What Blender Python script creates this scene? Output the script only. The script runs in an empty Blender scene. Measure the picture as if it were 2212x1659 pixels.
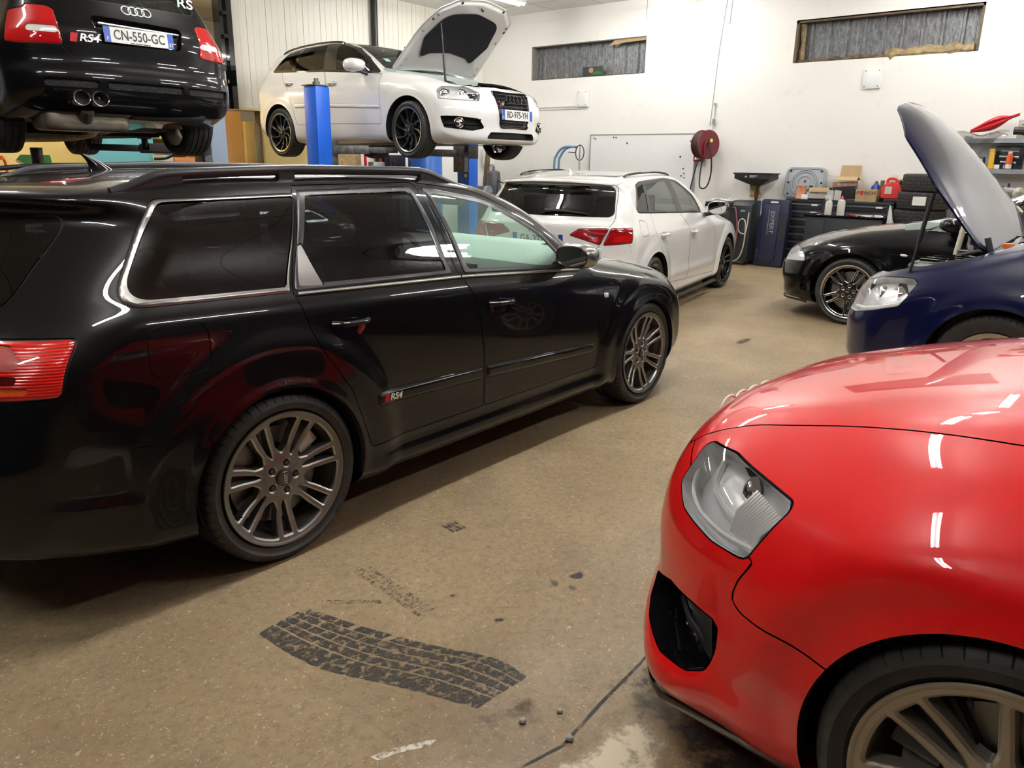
# A car workshop: estate cars and hatchbacks on the floor and on two-post lifts under tube lights.
import bpy, math, random
import numpy as np

# ------------------------------------------------------------------ camera, world, exposure
sc = bpy.context.scene
cam = bpy.data.objects.new('camera', bpy.data.cameras.new('camera'))
sc.collection.objects.link(cam); sc.camera = cam
cam.data.sensor_width = 36.; cam.data.lens = 26.7635; cam.data.clip_start = .05; cam.data.clip_end = 100.
cam.rotation_euler = (0, 0, 0)
from mathutils import Matrix as _M, Vector as _V
def aim(loc, yaw, pitch, roll):
    f = _V((math.cos(yaw)*math.cos(pitch), math.sin(yaw)*math.cos(pitch), math.sin(pitch)))
    r0 = _V((math.sin(yaw), -math.cos(yaw), 0)); u0 = r0.cross(f)
    r = r0*math.cos(roll) + u0*math.sin(roll); u = u0*math.cos(roll) - r0*math.sin(roll)
    m = _M(((r.x, u.x, -f.x, loc[0]), (r.y, u.y, -f.y, loc[1]), (r.z, u.z, -f.z, loc[2]), (0, 0, 0, 1)))
    return m
cam.matrix_world = aim((-1.5144, -2.2901, 1.4684), .679277, -.28267, .015895)
w = bpy.data.worlds.new('world'); sc.world = w; w.use_nodes = True
w.node_tree.nodes['Background'].inputs[0].default_value = (.02, .025, .03, 1)
w.node_tree.nodes['Background'].inputs[1].default_value = .3
vs = sc.view_settings
vs.view_transform = 'Standard'; vs.look = 'None'; vs.gamma = 1.; vs.use_curve_mapping = False
vs.exposure = .9
import math
import numpy as np
PI = math.pi

# ------------------------------------------------------------------ numeric helpers
def sstep(a, b, x):
    t = np.clip((np.asarray(x, float) - a) / (b - a), 0, 1)
    return t * t * (3 - 2 * t)

def curve1(pts, x):
    """Monotone cubic through (x, v) pairs, flat beyond the ends; a number is a constant."""
    if np.isscalar(pts):
        return np.zeros_like(np.asarray(x, float)) + pts
    p = np.array(sorted(pts), float)
    if len(p) == 1:
        return np.zeros_like(np.asarray(x, float)) + p[0, 1]
    xs, ys = p[:, 0], p[:, 1]
    h = np.diff(xs); d = np.diff(ys) / h
    m = np.zeros(len(xs)); m[0], m[-1] = d[0], d[-1]
    for i in range(1, len(xs) - 1):
        if d[i - 1] * d[i] > 0:
            w1, w2 = 2 * h[i] + h[i - 1], h[i] + 2 * h[i - 1]
            m[i] = (w1 + w2) / (w1 / d[i - 1] + w2 / d[i])
    xc = np.clip(x, xs[0], xs[-1])
    i = np.clip(np.searchsorted(xs, xc, side='right') - 1, 0, len(xs) - 2)
    t = (xc - xs[i]) / h[i]
    return ((2*t**3 - 3*t**2 + 1) * ys[i] + (t**3 - 2*t**2 + t) * h[i] * m[i]
            + (-2*t**3 + 3*t**2) * ys[i + 1] + (t**3 - t**2) * h[i] * m[i + 1])

def rounded(pts, r=0.03, n=6):
    """Closed polygon with rounded corners; a third number in a point is its own radius."""
    out = []; m = len(pts)
    P = [np.array(q[:2], float) for q in pts]
    for i in range(m):
        a, b, c = P[i - 1], P[i], P[(i + 1) % m]
        rr = pts[i][2] if len(pts[i]) > 2 else r
        u, v = a - b, c - b
        lu, lv = np.linalg.norm(u), np.linalg.norm(v)
        if rr <= 1e-6 or lu < 1e-6 or lv < 1e-6:
            out.append(b); continue
        u, v = u / lu, v / lv
        ang = math.acos(max(-1, min(1, float(u @ v))))
        if ang > 3.1:
            out.append(b); continue
        t = min(rr / math.tan(ang / 2), lu * .48, lv * .48)
        for s in np.linspace(0, 1, n):
            out.append((1 - s)**2 * (b + u * t) + 2 * s * (1 - s) * b + s * s * (b + v * t))
    return np.array(out)

def spline(pts, n=8, closed=False):
    """Catmull-Rom through the points (any dimension)."""
    P = np.array(pts, float); m = len(P); out = []
    for i in range(m if closed else m - 1):
        p1, p2 = P[i], P[(i + 1) % m]
        p0 = P[i - 1] if (i > 0 or closed) else 2 * p1 - p2
        p3 = P[(i + 2) % m] if (i + 2 < m or closed) else 2 * p2 - p1
        for t in np.linspace(0, 1, n, endpoint=False):
            out.append(.5 * (2*p1 + (p2 - p0)*t + (2*p0 - 5*p1 + 4*p2 - p3)*t*t + (3*p1 - p0 - 3*p2 + p3)*t**3))
    if not closed: out.append(P[-1])
    return np.array(out)

def sd_poly(Q, poly):
    """Signed distance of the points Q (n, 2) to a closed polygon, negative inside."""
    Q = np.asarray(Q, float); poly = np.asarray(poly, float)
    best = np.full(len(Q), 1e9); ins = np.zeros(len(Q), bool)
    lo, hi = poly.min(0) - .12, poly.max(0) + .12
    near = np.all((Q > lo) & (Q < hi), axis=1)
    q = Q[near]; bb = np.full(len(q), 1e9); ii = np.zeros(len(q), bool)
    for i in range(len(poly)):
        a, b = poly[i - 1], poly[i]
        e = b - a; L = e @ e
        if L < 1e-14: continue
        w = q - a
        t = np.clip((w @ e) / L, 0, 1)
        dx = w[:, 0] - t * e[0]; dy = w[:, 1] - t * e[1]
        bb = np.minimum(bb, dx * dx + dy * dy)
        c = (a[1] > q[:, 1]) != (b[1] > q[:, 1])
        with np.errstate(divide='ignore', invalid='ignore'):
            xi = a[0] + (q[:, 1] - a[1]) / (b[1] - a[1]) * e[0]
        ii ^= c & (q[:, 0] < xi)
    far = .12
    best[:] = far
    best[near] = np.sqrt(bb)
    ins[near] = ii
    return np.where(ins, -best, best)

def blur(A, s):
    r = int(3 * s) + 1
    k = np.exp(-.5 * (np.arange(-r, r + 1) / s)**2); k /= k.sum()
    for ax in (0, 1):
        pad = [(0, 0), (0, 0)]; pad[ax] = (r, r)
        B = np.pad(A, pad, mode='edge'); o = np.zeros_like(A)
        for j, kk in enumerate(k):
            sl = [slice(None), slice(None)]; sl[ax] = slice(j, j + A.shape[ax])
            o += kk * B[tuple(sl)]
        A = o
    return A

class Grid:
    def __init__(s, x0, z0, h, A):
        s.x0, s.z0, s.h, s.A = x0, z0, h, A
    def lin(s, x, z):
        fx = np.clip((x - s.x0) / s.h, 0, s.A.shape[0] - 1.001); fz = np.clip((z - s.z0) / s.h, 0, s.A.shape[1] - 1.001)
        i = fx.astype(int); j = fz.astype(int); a = fx - i; b = fz - j
        A = s.A
        return (A[i, j]*(1-a) + A[i+1, j]*a)*(1-b) + (A[i, j+1]*(1-a) + A[i+1, j+1]*a)*b
    def cub(s, x, z):
        n, m = s.A.shape
        fx = np.clip((x - s.x0) / s.h, 1, n - 3.001); fz = np.clip((z - s.z0) / s.h, 1, m - 3.001)
        i = fx.astype(int); j = fz.astype(int)
        def w(t):
            return ((1-t)**3/6, (3*t**3 - 6*t**2 + 4)/6, (-3*t**3 + 3*t**2 + 3*t + 1)/6, t**3/6)
        wa, wb = w(fx - i), w(fz - j); o = 0
        for p in range(4):
            for q in range(4):
                o = o + wa[p] * wb[q] * s.A[i + p - 1, j + q - 1]
        return o

class Body:
    """A car body as an implicit surface: side silhouette and half-width profile, met with soft edges."""
    def __init__(s, outline, levels, bumps=(), af=.12, ar=.08, xf=(2.6, 3.5), xr=(0., -1.), pw=2.4,
                 crown=.03, ksoft=.1, kfun=None, gh=.012, sblur=1.6, wblur=1.2, half=.91):
        o = np.asarray(outline, float)
        lo, hi = o.min(0) - .25, o.max(0) + .25
        nx, nz = int((hi[0]-lo[0])/gh)+1, int((hi[1]-lo[1])/gh)+1
        X = lo[0] + gh * np.arange(nx); Z = lo[1] + gh * np.arange(nz)
        XX, ZZ = np.meshgrid(X, Z, indexing='ij')
        Q = np.stack([XX.ravel(), ZZ.ravel()], -1)
        # signed distance (without the near-cut) to the silhouette
        bb = np.full(len(Q), 1e9); ii = np.zeros(len(Q), bool)
        for i in range(len(o)):
            a, b = o[i-1], o[i]; e = b - a; L = e @ e
            if L < 1e-14: continue
            w = Q - a; t = np.clip((w @ e)/L, 0, 1)
            bb = np.minimum(bb, (w[:,0]-t*e[0])**2 + (w[:,1]-t*e[1])**2)
            c = (a[1] > Q[:,1]) != (b[1] > Q[:,1])
            with np.errstate(divide='ignore', invalid='ignore'):
                xi = a[0] + (Q[:,1]-a[1])/(b[1]-a[1])*e[0]
            ii ^= c & (Q[:,0] < xi)
        S = np.where(ii, -np.sqrt(bb), np.sqrt(bb)).reshape(nx, nz)
        # half width by levels
        lz = [curve1(l[0], X) for l in levels]; lw = [curve1(l[1], X) for l in levels]
        lz, lw = np.array(lz), np.array(lw)
        Wd = np.zeros((nx, nz))
        for i in range(nx):
            z, w = lz[:, i], lw[:, i]
            Wd[i] = curve1(list(zip(z, w)), Z)
            top = Z > z[-1]
            sl = (w[-1]-w[-2])/(z[-1]-z[-2]); Wd[i][top] = w[-1] + sl*(Z[top]-z[-1])
        for f in bumps: Wd = Wd + f(XX, ZZ)
        s.S = Grid(lo[0], lo[1], gh, blur(S, sblur)); s.W = Grid(lo[0], lo[1], gh, blur(Wd, wblur))
        K = np.zeros((nx, nz)) + ksoft
        if kfun is not None: K = kfun(XX, ZZ)
        s.K = Grid(lo[0], lo[1], gh, blur(K, 3))
        s.af, s.ar, s.xf, s.xr, s.pw, s.crown, s.half = af, ar, xf, xr, pw, crown, half
        s.lo, s.hi = lo, hi
    def F(s, x, y, z, fast=False):
        y = np.abs(y)
        q = (y / s.half)**s.pw
        af = curve1(s.af, z) if not np.isscalar(s.af) else s.af
        ar = curve1(s.ar, z) if not np.isscalar(s.ar) else s.ar
        xs = x + af * q * sstep(s.xf[0], s.xf[1], x) - ar * q * sstep(s.xr[0], s.xr[1], x)
        zs = z + s.crown * (y / s.half)**2 * sstep(.45, .75, z)
        if fast:
            a = s.S.lin(xs, zs); b = y - s.W.lin(x, z); k = s.K.lin(x, z)
        else:
            a = s.S.cub(xs, zs); b = y - s.W.cub(x, z); k = s.K.lin(x, z)
        h = np.maximum(k - np.abs(a - b), 0)
        return np.maximum(a, b) + h * h / (4 * k)
    def grad(s, V, e=.006):
        x, y, z = V.T
        g = np.stack([s.F(x+e, y, z) - s.F(x-e, y, z), s.F(x, y+e, z) - s.F(x, y-e, z), s.F(x, y, z+e) - s.F(x, y, z-e)], -1)/(2*e)
        return g
    def normal(s, V, e=.006):
        g = s.grad(V, e); return g / np.maximum(np.linalg.norm(g, axis=1, keepdims=True), 1e-6)
    def y_at(s, x, z, side=-1):
        """y of the flank at (x, z); side -1 right, +1 left."""
        x = np.asarray(x, float) + 0*np.asarray(z, float); z = np.asarray(z, float) + 0*x
        a = np.zeros_like(x) + .05; b = np.zeros_like(x) + 1.1
        for _ in range(40):
            m = (a+b)/2; f = s.F(x, m, z) < 0
            a = np.where(f, m, a); b = np.where(f, b, m)
        return side*(a+b)/2
    def x_at(s, y, z, front=True):
        y = np.asarray(y, float) + 0*np.asarray(z, float); z = np.asarray(z, float) + 0*y
        a = np.zeros_like(y) + 1.3; b = np.zeros_like(y) + (s.hi[0] if front else s.lo[0])
        for _ in range(40):
            m = (a+b)/2; f = s.F(m, y, z) < 0
            a = np.where(f, m, a); b = np.where(f, b, m)
        return (a+b)/2
    def z_at(s, x, y):
        x = np.asarray(x, float) + 0*np.asarray(y, float); y = np.asarray(y, float) + 0*x
        a = np.zeros_like(x) + .5; b = np.zeros_like(x) + s.hi[1]
        for _ in range(40):
            m = (a+b)/2; f = s.F(x, y, m) < 0
            a = np.where(f, m, a); b = np.where(f, b, m)
        return (a+b)/2
    def hit(s, o, d, t0, t1, n=400):
        """First hit of a ray (car frame)."""
        t = np.linspace(t0, t1, n); P = o + t[:, None]*d
        f = s.F(*P.T)
        i = np.where((f[:-1] > 0) & (f[1:] <= 0))[0]
        if not len(i): return None
        a, b = t[i[0]], t[i[0]+1]
        for _ in range(30):
            m = (a+b)/2; f = s.F(*(np.array([o + m*d]).T))[0]
            if f > 0: a = m
            else: b = m
        return o + a*d
    def mesh(s, h=.02):
        """Surface nets, then Newton onto the surface."""
        y1 = s.half + .16
        X = np.arange(s.lo[0]+.12, s.hi[0]-.12, h); Y = np.arange(-math.ceil(y1/h), math.ceil(y1/h)+1)*h + h*.5; Z = np.arange(s.lo[1]+.12, s.hi[1]-.12, h)
        G = np.zeros((len(X), len(Y), len(Z)), np.float32)
        zz, _ = np.meshgrid(Z, Z[:1], indexing='ij')
        XX, ZZ = np.meshgrid(X, Z, indexing='ij')
        half = len(Y)//2
        for j, y in enumerate(Y):
            G[:, j, :] = s.F(XX, np.full_like(XX, y), ZZ, fast=True)
        ins = G < 0
        c = np.zeros((len(X)-1, len(Y)-1, len(Z)-1), np.int8)
        for a in (0, 1):
            for b in (0, 1):
                for d in (0, 1):
                    c += ins[a:len(X)-1+a, b:len(Y)-1+b, d:len(Z)-1+d]
        act = (c > 0) & (c < 8)
        idx = -np.ones(act.shape, np.int64); cells = np.argwhere(act); idx[act] = np.arange(len(cells))
        V = np.stack([X[0]+h*(cells[:,0]+.5), Y[0]+h*(cells[:,1]+.5), Z[0]+h*(cells[:,2]+.5)], -1)
        quads = []
        for ax in range(3):
            A = ins; n = [slice(None)]*3; m = [slice(None)]*3
            n[ax] = slice(0, -1); m[ax] = slice(1, None)
            E = A[tuple(n)] != A[tuple(m)]
            e = np.argwhere(E)
            o1, o2 = (ax+1) % 3, (ax+2) % 3
            ok = (e[:, o1] > 0) & (e[:, o2] > 0) & (e[:, o1] < A.shape[o1]-1) & (e[:, o2] < A.shape[o2]-1)
            e = e[ok]
            st = A[tuple(n)][tuple(e.T)]
            def cid(d1, d2):
                q = e.copy(); q[:, o1] -= d1; q[:, o2] -= d2
                return idx[tuple(q.T)]
            q = np.stack([cid(1, 1), cid(0, 1), cid(0, 0), cid(1, 0)], -1)
            q[~st] = q[~st][:, ::-1]
            quads.append(q)
        Qd = np.concatenate(quads)
        for _ in range(5):
            f = s.F(*V.T); g = s.grad(V)
            stp = (f/np.maximum((g*g).sum(1), .2))
            V = V - np.clip(stp, -h, h)[:, None]*g
        T = np.concatenate([Qd[:, [0, 1, 2]], Qd[:, [0, 2, 3]]])
        return V, T

# ------------------------------------------------------------------ cutting triangle meshes by a field
def split(V, T, f):
    """Cuts the triangles along f = 0: (V, triangles with f < 0, triangles with f > 0); shared new points."""
    f = np.where(np.abs(f) < 1e-7, 1e-7, f)
    neg = f < 0
    k = neg[T].sum(1)
    Tin, Tout, mix = T[k == 3], T[k == 0], T[(k == 1) | (k == 2)]
    if not len(mix): return V, Tin, Tout
    km = neg[mix].sum(1)
    odd = np.where((km == 1)[:, None], neg[mix], ~neg[mix])
    r = odd.argmax(1); ar = np.arange(len(mix))
    a = mix[ar, r]; b = mix[ar, (r+1) % 3]; c = mix[ar, (r+2) % 3]
    def mids(p, q):
        return np.stack([np.minimum(p, q), np.maximum(p, q)], -1)
    E = np.concatenate([mids(a, b), mids(a, c)])
    U, inv = np.unique(E, axis=0, return_inverse=True); inv = inv.ravel()
    t = f[U[:, 0]]/(f[U[:, 0]] - f[U[:, 1]])
    t = np.clip(t, .02, .98)
    N = V[U[:, 0]] + (V[U[:, 1]] - V[U[:, 0]])*t[:, None]
    ab = len(V) + inv[:len(a)]; ac = len(V) + inv[len(a):]
    V2 = np.concatenate([V, N])
    one = np.stack([a, ab, ac], -1)
    two = np.concatenate([np.stack([ab, b, c], -1), np.stack([ab, c, ac], -1)])
    o2 = np.concatenate([km == 1, km == 1])
    Tin = np.concatenate([Tin, one[km == 1], two[~o2]])
    Tout = np.concatenate([Tout, one[km == 2], two[o2]])
    return V2, Tin, Tout

def compact(V, T):
    u, inv = np.unique(T, return_inverse=True)
    return V[u], inv.reshape(T.shape), u
import bpy, bmesh, random
from mathutils import Vector, Matrix
COL = bpy.context.scene.collection

# ------------------------------------------------------------------ materials
MATS = {}
def node_mat(name):
    m = bpy.data.materials.new(name); m.use_nodes = True
    MATS[name] = m
    return m, m.node_tree.nodes, m.node_tree.links, m.node_tree.nodes['Principled BSDF']

def pm(name, col, rough=.5, metal=0., coat=0., spec=.5, noise=0., scale=30., bump=0., emit=None, estr=0., coat_r=.02, ior=1.5, col2=None, coat_ior=1.5):
    if name in MATS: return MATS[name]
    m, N, L, b = node_mat(name)
    b.inputs['Base Color'].default_value = (*col, 1); b.inputs['Roughness'].default_value = rough
    b.inputs['Metallic'].default_value = metal; b.inputs['Coat Weight'].default_value = coat
    b.inputs['Coat Roughness'].default_value = coat_r; b.inputs['Specular IOR Level'].default_value = spec
    b.inputs['IOR'].default_value = ior; b.inputs['Coat IOR'].default_value = coat_ior
    if emit: b.inputs['Emission Color'].default_value = (*emit, 1); b.inputs['Emission Strength'].default_value = estr
    if noise or bump or col2:
        tc = N.new('ShaderNodeTexCoord'); nz = N.new('ShaderNodeTexNoise')
        nz.inputs['Scale'].default_value = scale; nz.inputs['Detail'].default_value = 6
        L.new(tc.outputs['Object'], nz.inputs['Vector'])
        if noise or col2:
            mx = N.new('ShaderNodeMix'); mx.data_type = 'RGBA'
            c2 = col2 or tuple(max(0, c*(1-noise)) for c in col)
            mx.inputs[6].default_value = (*c2, 1); mx.inputs[7].default_value = (*col, 1)
            rp = N.new('ShaderNodeMapRange'); rp.inputs[1].default_value = .35; rp.inputs[2].default_value = .65
            L.new(nz.outputs['Fac'], rp.inputs[0]); L.new(rp.outputs[0], mx.inputs[0]); L.new(mx.outputs[2], b.inputs['Base Color'])
        if bump:
            bp = N.new('ShaderNodeBump'); bp.inputs['Strength'].default_value = bump; bp.inputs['Distance'].default_value = .01
            L.new(nz.outputs['Fac'], bp.inputs['Height']); L.new(bp.outputs[0], b.inputs['Normal'])
    return m

def glass_mat(name, tint, rough=.0, ior=1.5):
    """Thin glazing: tinted see-through with a Fresnel reflection."""
    m, N, L, b = node_mat(name)
    N.remove(b)
    tr = N.new('ShaderNodeBsdfTransparent'); tr.inputs[0].default_value = (*tint, 1)
    gl = N.new('ShaderNodeBsdfGlossy'); gl.inputs['Roughness'].default_value = rough
    lw = N.new('ShaderNodeLayerWeight'); lw.inputs['Blend'].default_value = .5      # facing: the same from both sides of the pane
    pw = N.new('ShaderNodeMath'); pw.operation = 'POWER'; pw.inputs[1].default_value = 5.; L.new(lw.outputs['Facing'], pw.inputs[0])
    f0 = ((ior-1)/(ior+1))**2*1.9
    fr = N.new('ShaderNodeMath'); fr.operation = 'MULTIPLY_ADD'; fr.inputs[1].default_value = 1-f0; fr.inputs[2].default_value = f0; L.new(pw.outputs[0], fr.inputs[0])
    mx = N.new('ShaderNodeMixShader')
    L.new(fr.outputs[0], mx.inputs[0]); L.new(tr.outputs[0], mx.inputs[1]); L.new(gl.outputs[0], mx.inputs[2])
    L.new(mx.outputs[0], N['Material Output'].inputs[0])
    return m

# ------------------------------------------------------------------ objects
def link(name, data, parent=None, loc=None):
    o = bpy.data.objects.new(name, data); COL.objects.link(o)
    if parent is not None: o.parent = parent
    if loc is not None: o.location = loc
    return o

def tag(o, label=None, cat=None, group=None, kind=None):
    if label: o['label'] = label
    if cat: o['category'] = cat
    if group: o['group'] = group
    if kind: o['kind'] = kind
    return o

def thing(name, label, cat, loc=(0, 0, 0), rz=0., group=None):
    o = link(name, None); o.location = loc; o.rotation_euler = (0, 0, rz); o.empty_display_size = .1
    return tag(o, label, cat, group)

def np_mesh(name, V, T, mat, normals=None, smooth=True):
    me = bpy.data.meshes.new(name)
    V = np.asarray(V, np.float32); T = np.asarray(T, np.int32); k = T.shape[1]
    me.vertices.add(len(V)); me.vertices.foreach_set('co', V.ravel())
    me.loops.add(T.size); me.loops.foreach_set('vertex_index', T.ravel())
    me.polygons.add(len(T)); me.polygons.foreach_set('loop_start', np.arange(0, T.size, k, dtype=np.int32))
    me.update(calc_edges=True)
    me.polygons.foreach_set('use_smooth', np.full(len(T), smooth))
    if mat: me.materials.append(mat)
    if normals is not None: me.normals_split_custom_set_from_vertices(np.asarray(normals, np.float32).tolist())
    me.update()
    return me

class MB:
    """Collects simple shapes; build() links them as ONE mesh object."""
    def __init__(s): s.v = []; s.f = []; s.m = []; s.mi = 0
    def add(s, V, Fc):
        n = len(s.v); s.v += [tuple(map(float, p)) for p in V]
        s.f += [tuple(int(i)+n for i in f) for f in Fc]; s.m += [s.mi]*len(Fc)
        return s
    def box(s, c, d, rz=0., rx=0., ry=0.):
        M = Matrix.Translation(c) @ Matrix.Rotation(rz, 4, 'Z') @ Matrix.Rotation(ry, 4, 'Y') @ Matrix.Rotation(rx, 4, 'X')
        P = [M @ Vector((x*d[0]/2, y*d[1]/2, z*d[2]/2)) for x in (-1, 1) for y in (-1, 1) for z in (-1, 1)]
        return s.add(P, [(0,1,3,2), (4,6,7,5), (0,4,5,1), (2,3,7,6), (0,2,6,4), (1,5,7,3)])
    def span(s, a, b): 
        return s.box([(p+q)/2 for p, q in zip(a, b)], [abs(q-p) for p, q in zip(a, b)])
    def prism(s, poly, fn):
        """poly (n,2) extruded between two maps: fn(u, v, t) -> xyz for t in (0, 1)."""
        n = len(poly)
        P = [fn(u, v, 0) for u, v in poly] + [fn(u, v, 1) for u, v in poly]
        Fc = [tuple(range(n))[::-1], tuple(range(n, 2*n))] + [(i, (i+1) % n, n+(i+1) % n, n+i) for i in range(n)]
        return s.add(P, Fc)
    def tube(s, pts, r, n=10, closed=False, caps=True, flat=1.):
        P = [Vector(p) for p in pts]; m = len(P); V = []; up = None
        for i, p in enumerate(P):
            a = P[i-1] if (i > 0 or closed) else p; b = P[(i+1) % m] if (i < m-1 or closed) else p
            t = (b-a).normalized()
            if up is None:
                up = Vector((0, 0, 1)) if abs(t.z) < .9 else Vector((1, 0, 0))
            x = up - t*up.dot(t)
            if x.length < 1e-5: x = t.orthogonal()
            x.normalize(); up = x; y = t.cross(x)
            rr = r[i] if hasattr(r, '__len__') else r
            for k in range(n):
                an = 2*PI*k/n
                V.append(p + x*(math.cos(an)*rr) + y*(math.sin(an)*rr*flat))
        Fc = []
        for i in range(m if closed else m-1):
            for k in range(n):
                j = (i+1) % m
                Fc.append((i*n+k, i*n+(k+1) % n, j*n+(k+1) % n, j*n+k))
        if caps and not closed: Fc += [tuple(range(n))[::-1], tuple((m-1)*n+k for k in range(n))]
        return s.add(V, Fc)
    def lathe(s, prof, n=32, fn=lambda r, h, a: (r*math.cos(a), r*math.sin(a), h), closed=False):
        """prof: (radius, height) pairs turned about an axis."""
        m = len(prof); V = [fn(r, h, 2*PI*k/n) for r, h in prof for k in range(n)]; Fc = []
        for i in range(m if closed else m-1):
            j = (i+1) % m
            for k in range(n): Fc.append((i*n+k, i*n+(k+1) % n, j*n+(k+1) % n, j*n+k))
        return s.add(V, Fc)
    def cyl(s, a, b, r, n=20, r2=None):
        return s.tube([a, b], [r, r if r2 is None else r2], n)
    def build(s, name, mat, parent=None, smooth=None, bevel=0., loc=None, seg=2):
        me = bpy.data.meshes.new(name); me.from_pydata(s.v, [], s.f)
        for m in (mat if isinstance(mat, (list, tuple)) else [mat]): me.materials.append(m)
        bm = bmesh.new(); bm.from_mesh(me)
        for f, k in zip(bm.faces, s.m): f.material_index = k
        if len(s.v) < 20000: bmesh.ops.remove_doubles(bm, verts=bm.verts, dist=1e-5)
        bmesh.ops.recalc_face_normals(bm, faces=bm.faces)
        if bevel:
            ed = [e for e in bm.edges if len(e.link_faces) == 2 and e.calc_face_angle(0) > .5]
            bmesh.ops.bevel(bm, geom=ed, offset=bevel, segments=seg, affect='EDGES', profile=.6, clamp_overlap=True)
        for f in bm.faces: f.smooth = True
        for e in bm.edges: e.smooth = len(e.link_faces) != 2 or e.calc_face_angle(0) < (.6 if smooth is None else smooth)
        bm.to_mesh(me); bm.free()
        return link(name, me, parent, loc)

def text_geo(txt, size, depth=.002, shear=0., align='CENTER', squeeze=1.):
    """Vertices and faces of a line of lettering in the xy plane (built-in font)."""
    cu = bpy.data.curves.new('lettering', 'FONT'); cu.body = txt; cu.size = size; cu.extrude = depth/2
    cu.align_x = align; cu.align_y = 'CENTER'; cu.shear = shear; cu.resolution_u = 3; cu.offset = size*.014
    o = bpy.data.objects.new('lettering', cu); COL.objects.link(o)
    dg = bpy.context.evaluated_depsgraph_get(); me = o.evaluated_get(dg).to_mesh()
    V = [(v.co.x*squeeze, v.co.y, v.co.z) for v in me.vertices]; Fc = [tuple(p.vertices) for p in me.polygons]
    o.evaluated_get(dg).to_mesh_clear(); bpy.data.objects.remove(o); bpy.data.curves.remove(cu)
    return V, Fc

def text_obj(txt, size, mat, parent, name, origin, ex, ey, depth=.002, squeeze=1., align='CENTER', shear=0.):
    """Lettering laid on a plane: origin, reading direction ex, up ey."""
    V, Fc = text_geo(txt, size, depth, shear, align, squeeze)
    o, ex, ey = Vector(origin), Vector(ex).normalized(), Vector(ey).normalized(); ez = ex.cross(ey)
    mb = MB(); mb.add([o + ex*x + ey*y + ez*z for x, y, z in V], Fc)
    return mb.build(name, mat, parent)

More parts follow.
